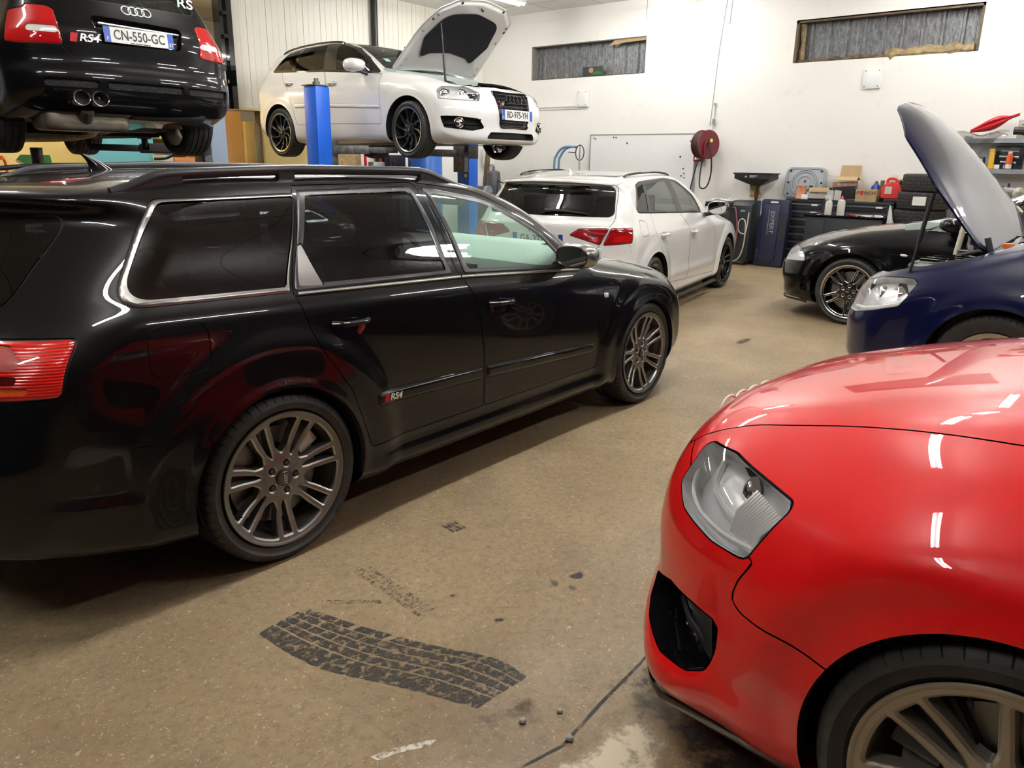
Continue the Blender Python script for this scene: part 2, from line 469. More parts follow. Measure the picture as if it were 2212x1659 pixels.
# ------------------------------------------------------------------ car assembly
class Car:
    def __init__(s, name, label, loc, yaw, body, paint, h=.02):
        s.root = thing(name, label, 'car', loc, yaw); s.B = body; s.paint = paint
        s.V, s.T = body.mesh(h); s.seams = []; s.shells = []
    def project(s, V, view):
        x, y, z = V.T
        if view == 'R': return np.stack([x, z], -1), y < -.22
        if view == 'L': return np.stack([x, z], -1), y > .22
        if view == 'T': return np.stack([x, y], -1), z > .55
        if view == 'F': return np.stack([y, z], -1), x > 1.6
        if view == 'B': return np.stack([y, z], -1), x < .3
        if isinstance(view, tuple):        # ('D', angle): along a level direction seen from that angle
            a = view[1]; d = np.array([math.cos(a), math.sin(a)])
            return np.stack([-x*d[1] + y*d[0], z], -1), (x-view[2])*d[0] + y*d[1] > 0
    def field(s, poly, view, cond=None):
        Q, ok = s.project(s.V, view)
        if cond is not None: ok = ok & cond(*s.V.T)
        f = np.full(len(s.V), .12)
        f[ok] = sd_poly(Q[ok], poly)
        return f
    def cut(s, name, poly, view, mat=None, parent=None, gap=.0022, disp=0., edge=.01, cond=None, band=None, label=None, keep=False, seam=True):
        """Cuts the region inside poly out of the shell as a part of its own (None as mat: paint).
        band: only the strip of that width inside the outline. disp: raised by so much, over a ramp of width edge."""
        fld = lambda: s.field(poly, view, cond)
        s.V, Tin, Tout = split(s.V, s.T, fld() + gap)
        if gap:
            s.V, Tm, Tout = split(s.V, Tout, fld() - gap)
            if seam: s.seams.append(Tm)
        Tback = np.zeros((0, 3), int)
        if band:
            s.V, Tb, Tin = split(s.V, Tin, fld() + band)
            Tback = Tb
        off = None
        if disp:
            for lv in (edge, edge*.5):
                s.V, a, b = split(s.V, Tin, fld() + lv); Tin = np.concatenate([a, b])
            f = fld()
            if band:
                m = -(f) ; m = np.minimum(m, band - m)
            else: m = -f
            off = disp*sstep(0, edge, m)
        s.T = np.concatenate([Tout, Tback])
        o = s.emit(name, Tin, mat or s.paint, parent, off, smoothed=bool(disp))
        if label: o['label'] = label
        if mat is None or keep: s.shells.append(Tin)
        return o
    def seam_line(s, poly, view, cond=None, w=.0022):
        """Only the gap along an outline."""
        f = s.field(poly, view, cond)
        s.V, a, b = split(s.V, s.T, np.abs(f) - w)
        s.T = b; s.seams.append(a)
    def emit(s, name, T, mat, parent=None, off=None, smoothed=False, shift=0.):
        V, T2, u = compact(s.V, T)
        if not len(T): V = np.zeros((3, 3)); T2 = np.array([[0, 1, 2]])
        n = s.B.normal(V)
        if off is not None: V = V + n*off[u][:, None]
        if shift: V = V + n*shift
        me = np_mesh(name, V, T2, mat, None if smoothed else n)
        return link(name, me, parent or s.root)
    def finish(s, paint_name='body_shell', lining=True, seam_mat=None, lining_mat=None):
        o = s.emit(paint_name, s.T, s.paint)
        s.shells.append(s.T)
        if s.seams:
            s.emit('gap_strip', np.concatenate(s.seams), seam_mat or MATS['seam'], shift=-.004)  # strips added along every panel gap, the shade inside put into their near-black colour
        if lining:
            T = np.concatenate(s.shells)
            V, T2, u = compact(s.V, T); n = s.B.normal(V)
            keep = V[T2].mean(1)[:, 2] > .3
            me = np_mesh('cabin_lining', V - n*.022, T2[keep][:, ::-1], lining_mat or MATS['lining'])
            link('cabin_lining', me, s.root)
        return o
    # --- points on the shell
    def on_side(s, pts, side, off=0.):
        p = np.asarray(pts, float); y = s.B.y_at(p[:, 0], p[:, 1], side)
        V = np.stack([p[:, 0], y, p[:, 1]], -1)
        return V + s.B.normal(V)*off
    def on_top(s, pts, off=0.):
        p = np.asarray(pts, float); z = s.B.z_at(p[:, 0], p[:, 1]); V = np.stack([p[:, 0], p[:, 1], z], -1)
        return V + s.B.normal(V)*off
    def on_end(s, pts, front=True, off=0.):
        p = np.asarray(pts, float); x = s.B.x_at(p[:, 0], p[:, 1], front); V = np.stack([x, p[:, 0], p[:, 1]], -1)
        return V + s.B.normal(V)*off
    def wells(s, wheels, R, depth=.28, mat=None):
        for (cx, cz) in wheels:
            for sd in (-1, 1):
                mb = MB(); n = 40; a0, a1 = -.22, PI+.22
                rows = []
                A = np.linspace(a0, a1, n); px = cx + (R+.003)*np.cos(A); pz = cz + (R+.003)*np.sin(A)
                yy = s.B.y_at(px, np.maximum(pz, .24), sd)
                P = [(px[i], yy[i]-sd*.004, pz[i]) for i in range(n)] + [(px[i], sd*(.93-depth), pz[i]) for i in range(n)]
                Fc = [(i, i+1, n+i+1, n+i) for i in range(n-1)] + [tuple(range(n, 2*n))]
                mb.add(P, Fc); mb.build('wheel_well', mat or MATS['black_plastic'], s.root)

# ------------------------------------------------------------------ wheels (axle along y, outer face at -y)
def tyre_mesh(R, Rr, w, slits=56, mat=None, winter=False):
    """Tyre with circumferential grooves and slit shoulders; outer face at y = -w/2."""
    h = w/2; sh = .5*(R-Rr)
    prof = [(Rr-.006, -h*.80), (Rr+.003, -h*.86), (Rr+.010, -h*.92), (Rr+.020, -h*.93), (Rr+sh, -h*1.0), (R-.026, -h*.97), (R-.012, -h*.91), (R-.0045, -h*.82)]
    gr = [.58, .20]
    half = list(prof)
    def tread(y): return R - .004*(y/h)**2
    x = -.82
    for g in (-.55, -.19, .19, .55):
        half += [(tread(h*(g-.045))-.0005, h*(g-.045)), (R-.009, h*(g-.03)), (R-.009, h*(g+.03)), (tread(h*(g+.045))-.0005, h*(g+.045))]
    half += [(r, -y) for r, y in reversed(prof)]
    prof = half; n = slits*4; m = len(prof)
    P = np.array(prof); A = 2*PI*(np.repeat(np.arange(slits), 4) + np.tile([0, .055, .11, .55], slits))/slits
    r = np.repeat(P[:, :1], n, 1); y = np.repeat(P[:, 1:], n, 1)
    sl = (np.arange(n) % 4 == 1)
    for i in range(m):
        if abs(P[i, 1]) > h*.6 and P[i, 0] > R-.02: r[i, sl] -= .006
        elif .28*h < abs(P[i, 1]) < h*.6 and P[i, 0] > R-.006: r[i, sl] -= .003
    if winter:                                    # slanting lugs: every row turned a little on
        A = np.tile([0, .12, .24, .6], slits) + np.repeat(np.arange(slits), 4); A = 2*PI*A/slits
        for i in range(m):
            if P[i, 0] > R-.006: r[i, sl] = R-.010
        A = A[None, :] + 1.3*np.abs(P[:, 1:])/R
    V = np.stack([r*np.cos(A), y, r*np.sin(A)], -1).reshape(-1, 3)
    i, k = np.meshgrid(np.arange(m-1), np.arange(n), indexing='ij'); k2 = (k+1) % n
    Q = np.stack([i*n+k, i*n+k2, (i+1)*n+k2, (i+1)*n+k], -1).reshape(-1, 4)
    me = np_mesh('tyre', V, Q[:, ::-1], mat or MATS['rubber']); me.set_sharp_from_angle(angle=.5)
    return me

def rim_mesh(Rr, w, style, mat, lip_mat=None, deep=.035):
    """Alloy rim: dished face with spoke openings (their own side walls), barrel and lip."""
    ns = style['n']; nt = ns*style.get('res', 48); nr = 46
    rr = np.linspace(.0, Rr-.012, nr); A = 2*PI*(np.arange(nt)+.5)/nt
    R2, A2 = np.meshgrid(rr, A, indexing='ij')
    V = np.stack([R2*np.cos(A2), 0*R2, R2*np.sin(A2)], -1).reshape(-1, 3)
    i, k = np.meshgrid(np.arange(nr-1), np.arange(nt), indexing='ij'); k2 = (k+1) % nt
    Q = np.stack([i*nt+k, i*nt+k2, (i+1)*nt+k2, (i+1)*nt+k], -1).reshape(-1, 4)
    T = np.concatenate([Q[:, [0, 1, 2]], Q[:, [0, 2, 3]]])
    T = T[(V[T[:, 0]] != V[T[:, 1]]).any(1)]
    def fld(V):
        r = np.hypot(V[:, 0], V[:, 2]); a = np.arctan2(V[:, 2], V[:, 0]) + style.get('twist', 0)*(r/Rr)**style.get('tp', 1)
        st = 2*PI/ns
        f = np.full(len(V), 9.)
        for poly, ph in style['holes']:
            b = (a - ph*st + st/2) % st - st/2
            q = np.stack([r*np.sin(b), r*np.cos(b)], -1)
            f = np.minimum(f, sd_poly(q, poly))
        for (hr, rad, cnt, ph) in style.get('bolts', ()):
            b = (a - ph + PI/cnt) % (2*PI/cnt) - PI/cnt
            f = np.minimum(f, np.hypot(r*np.sin(b), r*np.cos(b)-hr) - rad)
        return f
    V, Tin, T = split(V, T, fld(V))
    bev = style.get('bev', .006)
    V, a, b = split(V, T, fld(V) - bev); T = np.concatenate([a, b])
    V, T, _ = compact(V, T)
    f = fld(V); r = np.hypot(V[:, 0], V[:, 2])
    dish = style.get('dish', .03)
    face = curve1([(0, dish*.75), (.06, dish*.8), (.10, dish), (Rr*.62, dish*.75), (Rr-.03, .004), (Rr-.012, 0)], r)
    y = face + style.get('drop', .004)*(1-sstep(0, bev, f))
    V[:, 1] = y
    # side walls along every open edge but the outer one
    E = np.concatenate([T[:, [0, 1]], T[:, [1, 2]], T[:, [2, 0]]]); key = np.sort(E, 1)
    _, inv, cnt = np.unique(key, axis=0, return_inverse=True, return_counts=True); inv = inv.ravel()
    ed = E[cnt[inv] == 1]; ed = ed[(r[ed] < Rr-.0125).all(1) & (r[ed] > .004).all(1)]
    u, ie = np.unique(ed, return_inverse=True); ie = ie.reshape(ed.shape)
    Vw = V[u].copy(); Vt = V[u].copy(); Vw[:, 1] += deep
    n0 = len(V); Vall = np.concatenate([V, Vt, Vw])
    Tw = np.concatenate([np.stack([ie[:, 0]+n0, ie[:, 1]+n0, ie[:, 1]+n0+len(u)], -1), np.stack([ie[:, 0]+n0, ie[:, 1]+n0+len(u), ie[:, 0]+n0+len(u)], -1)])
    # barrel and lip
    prof = [(Rr-.012, 0), (Rr-.006, -.004), (Rr-.001, -.005), (Rr+.001, 0), (Rr-.004, .01), (Rr-.010, .012), (Rr-.022, .03), (Rr-.026, w*.5), (Rr-.012, w*.9), (Rr-.001, w*.95), (Rr-.001, w*.97)]
    # inner skin of the barrel, seen through the openings
    inner = [(Rr-.012, .004), (Rr-.03, .05), (Rr-.033, w*.55), (Rr-.02, w*.9), (Rr-.001, w*.97)]
    parts = []
    n0 = len(Vall); nl = 96
    for pr in (prof, inner):
        p = np.array(pr); A = 2*PI*np.arange(nl)/nl
        Vb = np.stack([p[:, :1]*np.cos(A), p[:, 1:]+0*A, p[:, :1]*np.sin(A)], -1).reshape(-1, 3)
        i, k = np.meshgrid(np.arange(len(p)-1), np.arange(nl), indexing='ij'); k2 = (k+1) % nl
        Qb = np.stack([i*nl+k, i*nl+k2, (i+1)*nl+k2, (i+1)*nl+k], -1).reshape(-1, 4) + n0
        parts += [Qb[:, [0, 1, 2]], Qb[:, [0, 2, 3]]]; Vall = np.concatenate([Vall, Vb]); n0 = len(Vall)
    Tall = np.concatenate([T, Tw] + parts)
    nlip = len(T) + len(Tw)
    me = np_mesh('wheel', Vall, Tall, mat)
    idx = np.zeros(len(Tall), np.int32)
    rc = np.hypot(*Vall[Tall].mean(1)[:, [0, 2]].T); yc = Vall[Tall].mean(1)[:, 1]
    if lip_mat:
        me.materials.append(lip_mat)
        idx[(rc > Rr-.015) & (yc < .006)] = 1
    if style.get('wall_mat'):
        me.materials.append(MATS[style['wall_mat']]); kk = len(me.materials)-1
        idx[len(T):len(T)+len(Tw)] = kk; idx[nlip+2*0+len(parts[0])*2:] = kk
    if style.get('edge_mat'):
        me.materials.append(MATS[style['edge_mat']]); kk = len(me.materials)-1
        fe = f[T].max(1) < bev*1.01
        e = np.where(fe)[0]; idx[e] = kk
    me.polygons.foreach_set('material_index', idx)
    me.set_sharp_from_angle(angle=.6)
    return me

def make_wheel(style, R, Rr, w, rim_mat, lip_mat=None, disc=True, cap_rings=True, bolts=5, lettering=None):
    """Prototype wheel: rim mesh with tyre, disc, caliper, centre cap and bolts as its sub-parts. Built at the origin, outer face at y = 0 looking to -y."""
    wh = link('wheel', rim_mesh(Rr, w, style, rim_mat, lip_mat))
    ty = link('tyre', tyre_mesh(R, Rr, w), wh); ty.location = (0, w/2*.93, 0)
    fn = lambda r, h, a: (r*math.cos(a), h, r*math.sin(a))
    if disc:
        mb = MB(); mb.lathe([(.07, .085), (Rr*.72, .085), (Rr*.72, .11), (.07, .11)], 48, fn)
        for k in range(0): pass
        mb.build('brake_disc', MATS['disc_steel'], wh)
        mb = MB(); a0 = style.get('cal', 2.6)
        pl = [(Rr*.42, -.42), (Rr*.80, -.40), (Rr*.80, .40), (Rr*.42, .42)]
        seg = np.linspace(-.42, .42, 12); V = []
        for a in seg:
            for r, y in ((Rr*.46, .055), (Rr*.80, .055), (Rr*.82, .07), (Rr*.82, .14), (Rr*.46, .14)):
                V.append((r*math.cos(a0+a), y, r*math.sin(a0+a)))
        Fc = []
        for i in range(11):
            for k in range(5): Fc.append((i*5+k, i*5+(k+1) % 5, (i+1)*5+(k+1) % 5, (i+1)*5+k))
        Fc += [tuple(range(5)), tuple(55+k for k in range(5))[::-1]]
        mb.add(V, Fc); mb.build('brake_caliper', MATS.get(style.get('cal_mat', 'caliper')), wh, bevel=.006)
    d = style.get('dish', .03)*.75
    mb = MB(); mb.lathe([(.0005, d-.012), (.024, d-.011), (.028, d-.008), (.0285, d-.009), (.032, d-.008), (.033, d+.004)], 32, fn)
    mb.build('centre_cap', MATS[style.get('cap', 'cap_grey')], wh)
    if cap_rings:
        mb = MB()
        for k in range(4):
            mb.tube([((k-1.5)*.0085 + .006*math.cos(a), d-.0125, .006*math.sin(a)) for a in np.linspace(0, 2*PI, 20)[:-1]], .0011, 6, closed=True)
        mb.build('rings_emblem', MATS['chrome'], wh)
    for k in range(bolts or 0):
        mb = MB(); a = 2*PI*k/bolts + style.get('bolt_ph', .3)
        mb.lathe([(.0005, d+.004), (.009, d+.004), (.011, d+.014), (.011, d+.03)], 8, lambda r, h, t: (.056*math.cos(a)+r*math.cos(t), h, .056*math.sin(a)+r*math.sin(t)))
        mb.build('wheel_bolt', MATS['dark_steel'], wh)
    if style.get('valve'):
        a = style['valve']; rv = Rr-.03
        mb = MB(); mb.tube([(rv*math.cos(a), .03, rv*math.sin(a)), ((rv-.022)*math.cos(a), .012, (rv-.022)*math.sin(a))], .0045, 8)
        mb.build('valve', MATS['black_plastic'], wh)
    if lettering:
        txt, r0, ang = lettering
        V, Fc = text_geo(txt, .019, .0012)
        mb = MB(); L = []
        for x, y, z in V:
            a = ang - x/r0; rr = r0 + y
            L.append((rr*math.cos(a), -w*.0345-.0012 - z, rr*math.sin(a)))
        mb.add(L, Fc); mb.build('sidewall_lettering', MATS['rubber_dark'], ty).location = (0, -w/2*.93, 0)
    return wh

def copy_tree(o, parent=None):
    c = o.copy(); COL.objects.link(c); c.parent = parent
    for ch in list(o.children): copy_tree(ch, c)
    return c

def put_wheels(car, proto, x0, wb, y, z, steer=0., rolls=(0, .5, 1.1, .3), drop=0.):
    first = True
    for i, (x, sd) in enumerate(((0, -1), (0, 1), (wb, -1), (wb, 1))):
        w = proto if first else copy_tree(proto)
        first = False
        w.parent = car.root; w.location = (x0+x, sd*y, z)
        w.rotation_mode = 'ZXY'if False else 'XYZ'
        st = steer if x > 0 else 0.
        # roll about the axle, then turn to its side, then steer
        M = Matrix.Rotation(st + (PI if sd > 0 else 0), 4, 'Z') @ Matrix.Rotation(rolls[i], 4, 'Y')
        w.rotation_euler = M.to_euler()
# ------------------------------------------------------------------ shared materials
pm('black_plastic', (.012, .012, .013), .45); pm('seam', (.002, .002, .002), .6); pm('lining', (.02, .02, .022), .8)
pm('rubber', (.030, .028, .026), .6, noise=.35, scale=14); pm('rubber_dark', (.01, .01, .01), .5)
pm('chrome', (.85, .85, .87), .07, 1.); pm('disc_steel', (.25, .25, .25), .4, 1.); pm('dark_steel', (.09, .09, .09), .4, .8)
pm('caliper', (.55, .55, .53), .4, .6); pm('caliper_black', (.012, .012, .012), .35); pm('cap_grey', (.10, .10, .105), .3, .6); pm('cap_black', (.012, .012, .012), .3)
pm('satin_trim', (.26, .25, .24), .3, .9); pm('gloss_black', (.004, .004, .005), .05, coat=1.)
pm('steel', (.55, .56, .58), .35, .9); pm('galv', (.42, .45, .48), .38, .75, noise=.25, scale=12)
pm('white_paint_wall', (.84, .83, .80), .55)

def wall_material(name, base, warm, dirt):
    m, N, L, b = node_mat(name)
    b.inputs['Roughness'].default_value = .6
    tc = N.new('ShaderNodeTexCoord'); n1 = N.new('ShaderNodeTexNoise'); n2 = N.new('ShaderNodeTexNoise'); n3 = N.new('ShaderNodeTexNoise')
    n1.inputs['Scale'].default_value = .45; n1.inputs['Detail'].default_value = 4
    n2.inputs['Scale'].default_value = 5.; n2.inputs['Detail'].default_value = 8; n3.inputs['Scale'].default_value = 60.; n3.inputs['Detail'].default_value = 4
    for n in (n1, n2, n3): L.new(tc.outputs['Object'], n.inputs['Vector'])
    mx = N.new('ShaderNodeMix'); mx.data_type = 'RGBA'; mx.inputs[6].default_value = (*base, 1); mx.inputs[7].default_value = (*warm, 1)
    L.new(n1.outputs['Fac'], mx.inputs[0])
    r = N.new('ShaderNodeMapRange'); r.inputs[1].default_value = .62; r.inputs[2].default_value = .85; r.inputs[4].default_value = .35
    L.new(n2.outputs['Fac'], r.inputs[0])
    m2 = N.new('ShaderNodeMix'); m2.data_type = 'RGBA'; m2.inputs[7].default_value = (*dirt, 1)
    L.new(r.outputs[0], m2.inputs[0]); L.new(mx.outputs[2], m2.inputs[6]); L.new(m2.outputs[2], b.inputs['Base Color'])
    bp = N.new('ShaderNodeBump'); bp.inputs['Strength'].default_value = .12; bp.inputs['Distance'].default_value = .004
    L.new(n3.outputs['Fac'], bp.inputs['Height']); L.new(bp.outputs[0], b.inputs['Normal'])
    return m
wall_material('plaster', (.86, .86, .84), (.80, .78, .73), (.62, .58, .52))

def floor_material():
    m, N, L, b = node_mat('concrete_floor')
    tc = N.new('ShaderNodeTexCoord')
    def noise(sc_, det, rough=.55, dist=0.):
        n = N.new('ShaderNodeTexNoise'); n.inputs['Scale'].default_value = sc_; n.inputs['Detail'].default_value = det
        n.inputs['Roughness'].default_value = rough; n.inputs['Distortion'].default_value = dist
        L.new(tc.outputs['Object'], n.inputs['Vector']); return n.outputs['Fac']
    def rng(s, a, b_, c=0., d=1.):
        r = N.new('ShaderNodeMapRange'); r.inputs[1].default_value = a; r.inputs[2].default_value = b_; r.inputs[3].default_value = c; r.inputs[4].default_value = d
        L.new(s, r.inputs[0]); return r.outputs[0]
    def mix(fac, a, c):
        x = N.new('ShaderNodeMix'); x.data_type = 'RGBA'; L.new(fac, x.inputs[0])
        for i, q in ((6, a), (7, c)):
            if isinstance(q, tuple): x.inputs[i].default_value = (*q, 1)
            else: L.new(q, x.inputs[i])
        return x.outputs[2]
    c = mix(rng(noise(.7, 5, .6), .35, .65), (.215, .152, .082), (.335, .255, .148))
    c = mix(rng(noise(3.2, 8, .65, .4), .52, .75, 0, .7), c, (.17, .13, .085))
    c = mix(rng(noise(34, 7, .75), .48, .66, 0, .65), c, (.13, .095, .06))
    c = mix(rng(noise(70, 5, .62, 1.8), .60, .68, 0, .8), c, (.62, .55, .42))       # pale flecks worn into the surface
    c = mix(rng(noise(1.6, 10, .75, .8), .66, .74, 0, .6), c, (.50, .43, .32))       # scuffed pale patches
    c = mix(rng(noise(7, 3, .5, .2), .72, .76, 0, .7), c, (.07, .065, .06))          # oil spots
    L.new(c, b.inputs['Base Color'])
    L.new(rng(noise(2.2, 6), .3, .7, .38, .62), b.inputs['Roughness'])
    b.inputs['Specular IOR Level'].default_value = .35
    bp = N.new('ShaderNodeBump'); bp.inputs['Strength'].default_value = .25; bp.inputs['Distance'].default_value = .004
    L.new(noise(120, 6), bp.inputs['Height']); L.new(bp.outputs[0], b.inputs['Normal'])
    return m
floor_material()

# ------------------------------------------------------------------ the room
XW, YW, ZC = 10.7, 8.44, 4.14
X0, Y0 = -7.5, -9.5
def struct(mb, name, mat, **k):
    return tag(mb.build(name, mat, **k), kind='structure')
struct(MB().span((X0, Y0, -.2), (XW+.3, 13.2, 0)), 'floor', MATS['concrete_floor'])
pm('concrete_grey', (.22, .20, .18), .8, noise=.3, scale=20)
pm('dark_wall', (.05, .05, .055), .8)
def ceiling_material():
    m, N, L, b = node_mat('ceiling_panels'); b.inputs['Roughness'].default_value = .7
    tc = N.new('ShaderNodeTexCoord'); br = N.new('ShaderNodeTexBrick'); mp = N.new('ShaderNodeMapping')
    mp.inputs['Rotation'].default_value = (0, 0, PI/2); mp.inputs['Location'].default_value = (.36, 0, 0)
    L.new(tc.outputs['Object'], mp.inputs[0]); L.new(mp.outputs[0], br.inputs['Vector'])
    br.offset = 0.; br.inputs['Scale'].default_value = 1.; br.inputs['Brick Width'].default_value = 1.06; br.inputs['Row Height'].default_value = 2.5; br.inputs['Mortar Size'].default_value = .008
    br.inputs['Color1'].default_value = (.74, .74, .72, 1); br.inputs['Color2'].default_value = (.78, .78, .76, 1); br.inputs['Mortar'].default_value = (.28, .28, .28, 1)
    L.new(br.outputs['Color'], b.inputs['Base Color']); return m
ceiling_material()
def panel_material():
    m, N, L, b = node_mat('beige_panels'); b.inputs['Roughness'].default_value = .38
    tc = N.new('ShaderNodeTexCoord'); n = N.new('ShaderNodeTexNoise'); n.inputs['Scale'].default_value = .8; n.inputs['Detail'].default_value = 5
    L.new(tc.outputs['Object'], n.inputs['Vector']); mx = N.new('ShaderNodeMix'); mx.data_type = 'RGBA'
    mx.inputs[6].default_value = (.66, .64, .55, 1); mx.inputs[7].default_value = (.78, .76, .68, 1); L.new(n.outputs['Fac'], mx.inputs[0]); L.new(mx.outputs[2], b.inputs['Base Color']); return m
panel_material()
def sheet_material():
    m, N, L, b = node_mat('corrugated_sheet'); b.inputs['Metallic'].default_value = .55; b.inputs['Roughness'].default_value = .55
    tc = N.new('ShaderNodeTexCoord'); n = N.new('ShaderNodeTexNoise'); n.inputs['Scale'].default_value = 28; n.inputs['Detail'].default_value = 8; n.inputs['Roughness'].default_value = .8
    mp = N.new('ShaderNodeMapping'); mp.inputs['Scale'].default_value = (1, 1, .35); L.new(tc.outputs['Object'], mp.inputs[0]); L.new(mp.outputs[0], n.inputs['Vector'])
    r = N.new('ShaderNodeMapRange'); r.inputs[1].default_value = .40; r.inputs[2].default_value = .68; L.new(n.outputs['Fac'], r.inputs[0])
    mx = N.new('ShaderNodeMix'); mx.data_type = 'RGBA'; mx.inputs[6].default_value = (.10, .105, .11, 1); mx.inputs[7].default_value = (.34, .35, .36, 1)
    L.new(r.outputs[0], mx.inputs[0]); L.new(mx.outputs[2], b.inputs['Base Color']); return m
sheet_material()
struct(MB().span((X0, Y0, ZC), (XW+.3, 13.2, ZC+.1)), 'ceiling', MATS['ceiling_panels'])
def wall_x():
    mb = MB(); t = .3
    mb.span((XW, Y0, 0), (XW+t, 13.2, 2.97)); mb.span((XW, Y0, 3.56), (XW+t, 13.2, ZC))
    for a, b in ((Y0, -.19), (2.25, 4.78), (7.22, 13.2)): mb.span((XW, a, 2.97), (XW+t, b, 3.56))
    struct(mb, 'wall_right', MATS['plaster'])
wall_x()
# beige sheet panels over the opening to the back room, white wall below them at the right
def panels():
    mb = MB(); x = 5.12
    while x < XW-.01:
        x2 = min(x+.333, XW)
        mb.span((x+.004, YW, 2.20), (x2-.004, YW+.05, ZC)); mb.span((x+.10, YW-.004, 2.20), (x+.112, YW+.05, ZC)); mb.span((x+.21, YW-.003, 2.20), (x+.222, YW+.05, ZC))
        x = x2
    mb.span((5.12, YW+.02, 2.18), (XW, YW+.10, ZC))
    return struct(mb, 'wall_left', MATS['beige_panels'])
panels()
pm('ledge_beige', (.62, .55, .38), .5); pm('lintel_brown', (.055, .028, .014), .6); pm('yellow_wall', (.78, .62, .26), .6, noise=.12, scale=2.); pm('orange_wall', (.72, .44, .16), .55)
struct(MB().span((5.0, YW-.02, 2.165), (8.0, YW+.35, 2.20)), 'trim_1', MATS['ledge_beige'])
struct(MB().span((5.55, YW+.02, 2.02), (7.5, YW+.12, 2.165)), 'trim_2', MATS['lintel_brown'])
struct(MB().span((5.62, YW+.02, 0), (7.50, YW+.12, 2.02)), 'wall_back', MATS['yellow_wall'])
struct(MB().span((7.50, YW, 0), (XW, YW+.12, 2.18)), 'wall_corner', MATS['plaster'])
struct(MB().span((1.0, 10.4, 0), (5.35, 10.5, 3.0)), 'wall_yellow', MATS['yellow_wall'])
def track():
    mb = MB(); mb.span((4.93, YW-.14, 2.16), (5.13, YW+.02, ZC)); mb.span((5.02, YW-.19, 2.16), (5.10, YW-.14, ZC)); mb.span((3.2, YW-.12, 3.70), (5.0, YW-.04, 3.78))
    for z in (2.5, 2.8, 3.1, 3.4): mb.span((4.96, YW-.22, z), (5.0, YW-.14, z+.05))
    struct(mb, 'trim_3', MATS['gloss_black'])
track()
struct(MB().cyl((7.86, YW-.06, 0), (7.86, YW-.06, ZC), .055, 14), 'trim_4', MATS['black_plastic'])
struct(MB().span((X0-.2, Y0, 0), (X0, 13.2, ZC)), 'wall_rear', MATS['dark_wall'])
struct(MB().span((X0, Y0-.2, 0), (XW+.3, Y0, ZC)), 'wall_near', MATS['dark_wall'])
struct(MB().span((X0, 13.2, 0), (XW+.3, 13.4, ZC)), 'wall_far', MATS['plaster'])

# window recesses: corrugated sheet outside, ragged insulation and a flap of card inside
pm('wool', (.16, .12, .07), .95, noise=.6, scale=18, bump=1.); pm('wool_tan', (.34, .25, .13), .9, noise=.5, scale=14, bump=.8); pm('cardboard', (.46, .32, .17), .7, noise=.12, scale=8); pm('timber', (.13, .09, .055), .75, noise=.4, scale=10)
def window(name, ya, yb, z0=2.97, z1=3.56):
    mb = MB(); ys = np.arange(ya-.04, yb+.3, .25); P = []
    for y in ys: P += [(y, 0), (y+.015, .035), (y+.045, .035), (y+.06, 0), (y+.13, 0), (y+.135, .006), (y+.145, .006), (y+.15, 0)]
    P = [p for p in P if p[0] < yb+.05]
    n = len(P); V = [(XW+.16-d, y, z) for z in (z0-.03, z1+.03) for y, d in P]
    mb.add(V, [(i, i+1, n+i+1, n+i) for i in range(n-1)]); w = struct(mb, name, MATS['corrugated_sheet'], smooth=.2)
    return w
w1 = window('window_1', 4.78, 7.22); w2 = window('window_2', -.19, 2.25)
def blob_strip(pts, r0, r1, seed, mat, name, parent):
    rnd = random.Random(seed); mb = MB()
    mb.tube([(p[0]+rnd.uniform(-.01, .01), p[1], p[2]+rnd.uniform(-.012, .012)) for p in pts], [rnd.uniform(r0, r1) for _ in pts], 8); return mb.build(name, MATS[mat], parent)
L_ = lambda a, b, n: [tuple(np.array(a)+(np.array(b)-np.array(a))*t) for t in np.linspace(0, 1, n)]
for (ya, yb, w) in ((4.78, 7.22, w1), (-.19, 2.25, w2)):
    mb = MB(); mb.span((XW+.005, yb-.035, 2.97), (XW+.16, yb, 3.56)); mb.span((XW+.005, ya, 3.545), (XW+.16, yb, 3.56))
    if ya < 0: mb.span((XW+.005, ya, 2.97), (XW+.16, ya+.03, 3.56)); mb.span((XW+.005, ya, 3.52), (XW+.10, yb, 3.56))
    mb.build('reveal_frame', MATS['timber' if ya < 0 else 'concrete_grey'], w)
blob_strip(L_((XW+.08, .95, 3.0), (XW+.08, -.13, 3.01), 16), .055, .10, 2, 'wool_tan', 'torn_insulation', w2)
blob_strip(L_((XW+.08, 2.2, 2.99), (XW+.08, .9, 2.99), 22), .02, .05, 3, 'wool', 'torn_insulation', w2)
blob_strip(L_((XW+.10, 2.16, 3.0), (XW+.10, 2.17, 3.5), 8), .025, .05, 4, 'wool_tan', 'torn_insulation', w2)
blob_strip(L_((XW+.08, 7.15, 2.98), (XW+.08, 4.85, 2.98), 30), .008, .022, 6, 'wool', 'torn_insulation', w1)
mb = MB(); mb.add([(XW+.04, 5.55, 3.46), (XW+.03, 5.2, 3.49), (XW+.03, 4.8, 3.50), (XW+.02, 4.8, 3.555), (XW+.02, 5.4, 3.555)], [(0, 1, 2, 3, 4)]); mb.build('card_flap', MATS['cardboard'], w1)

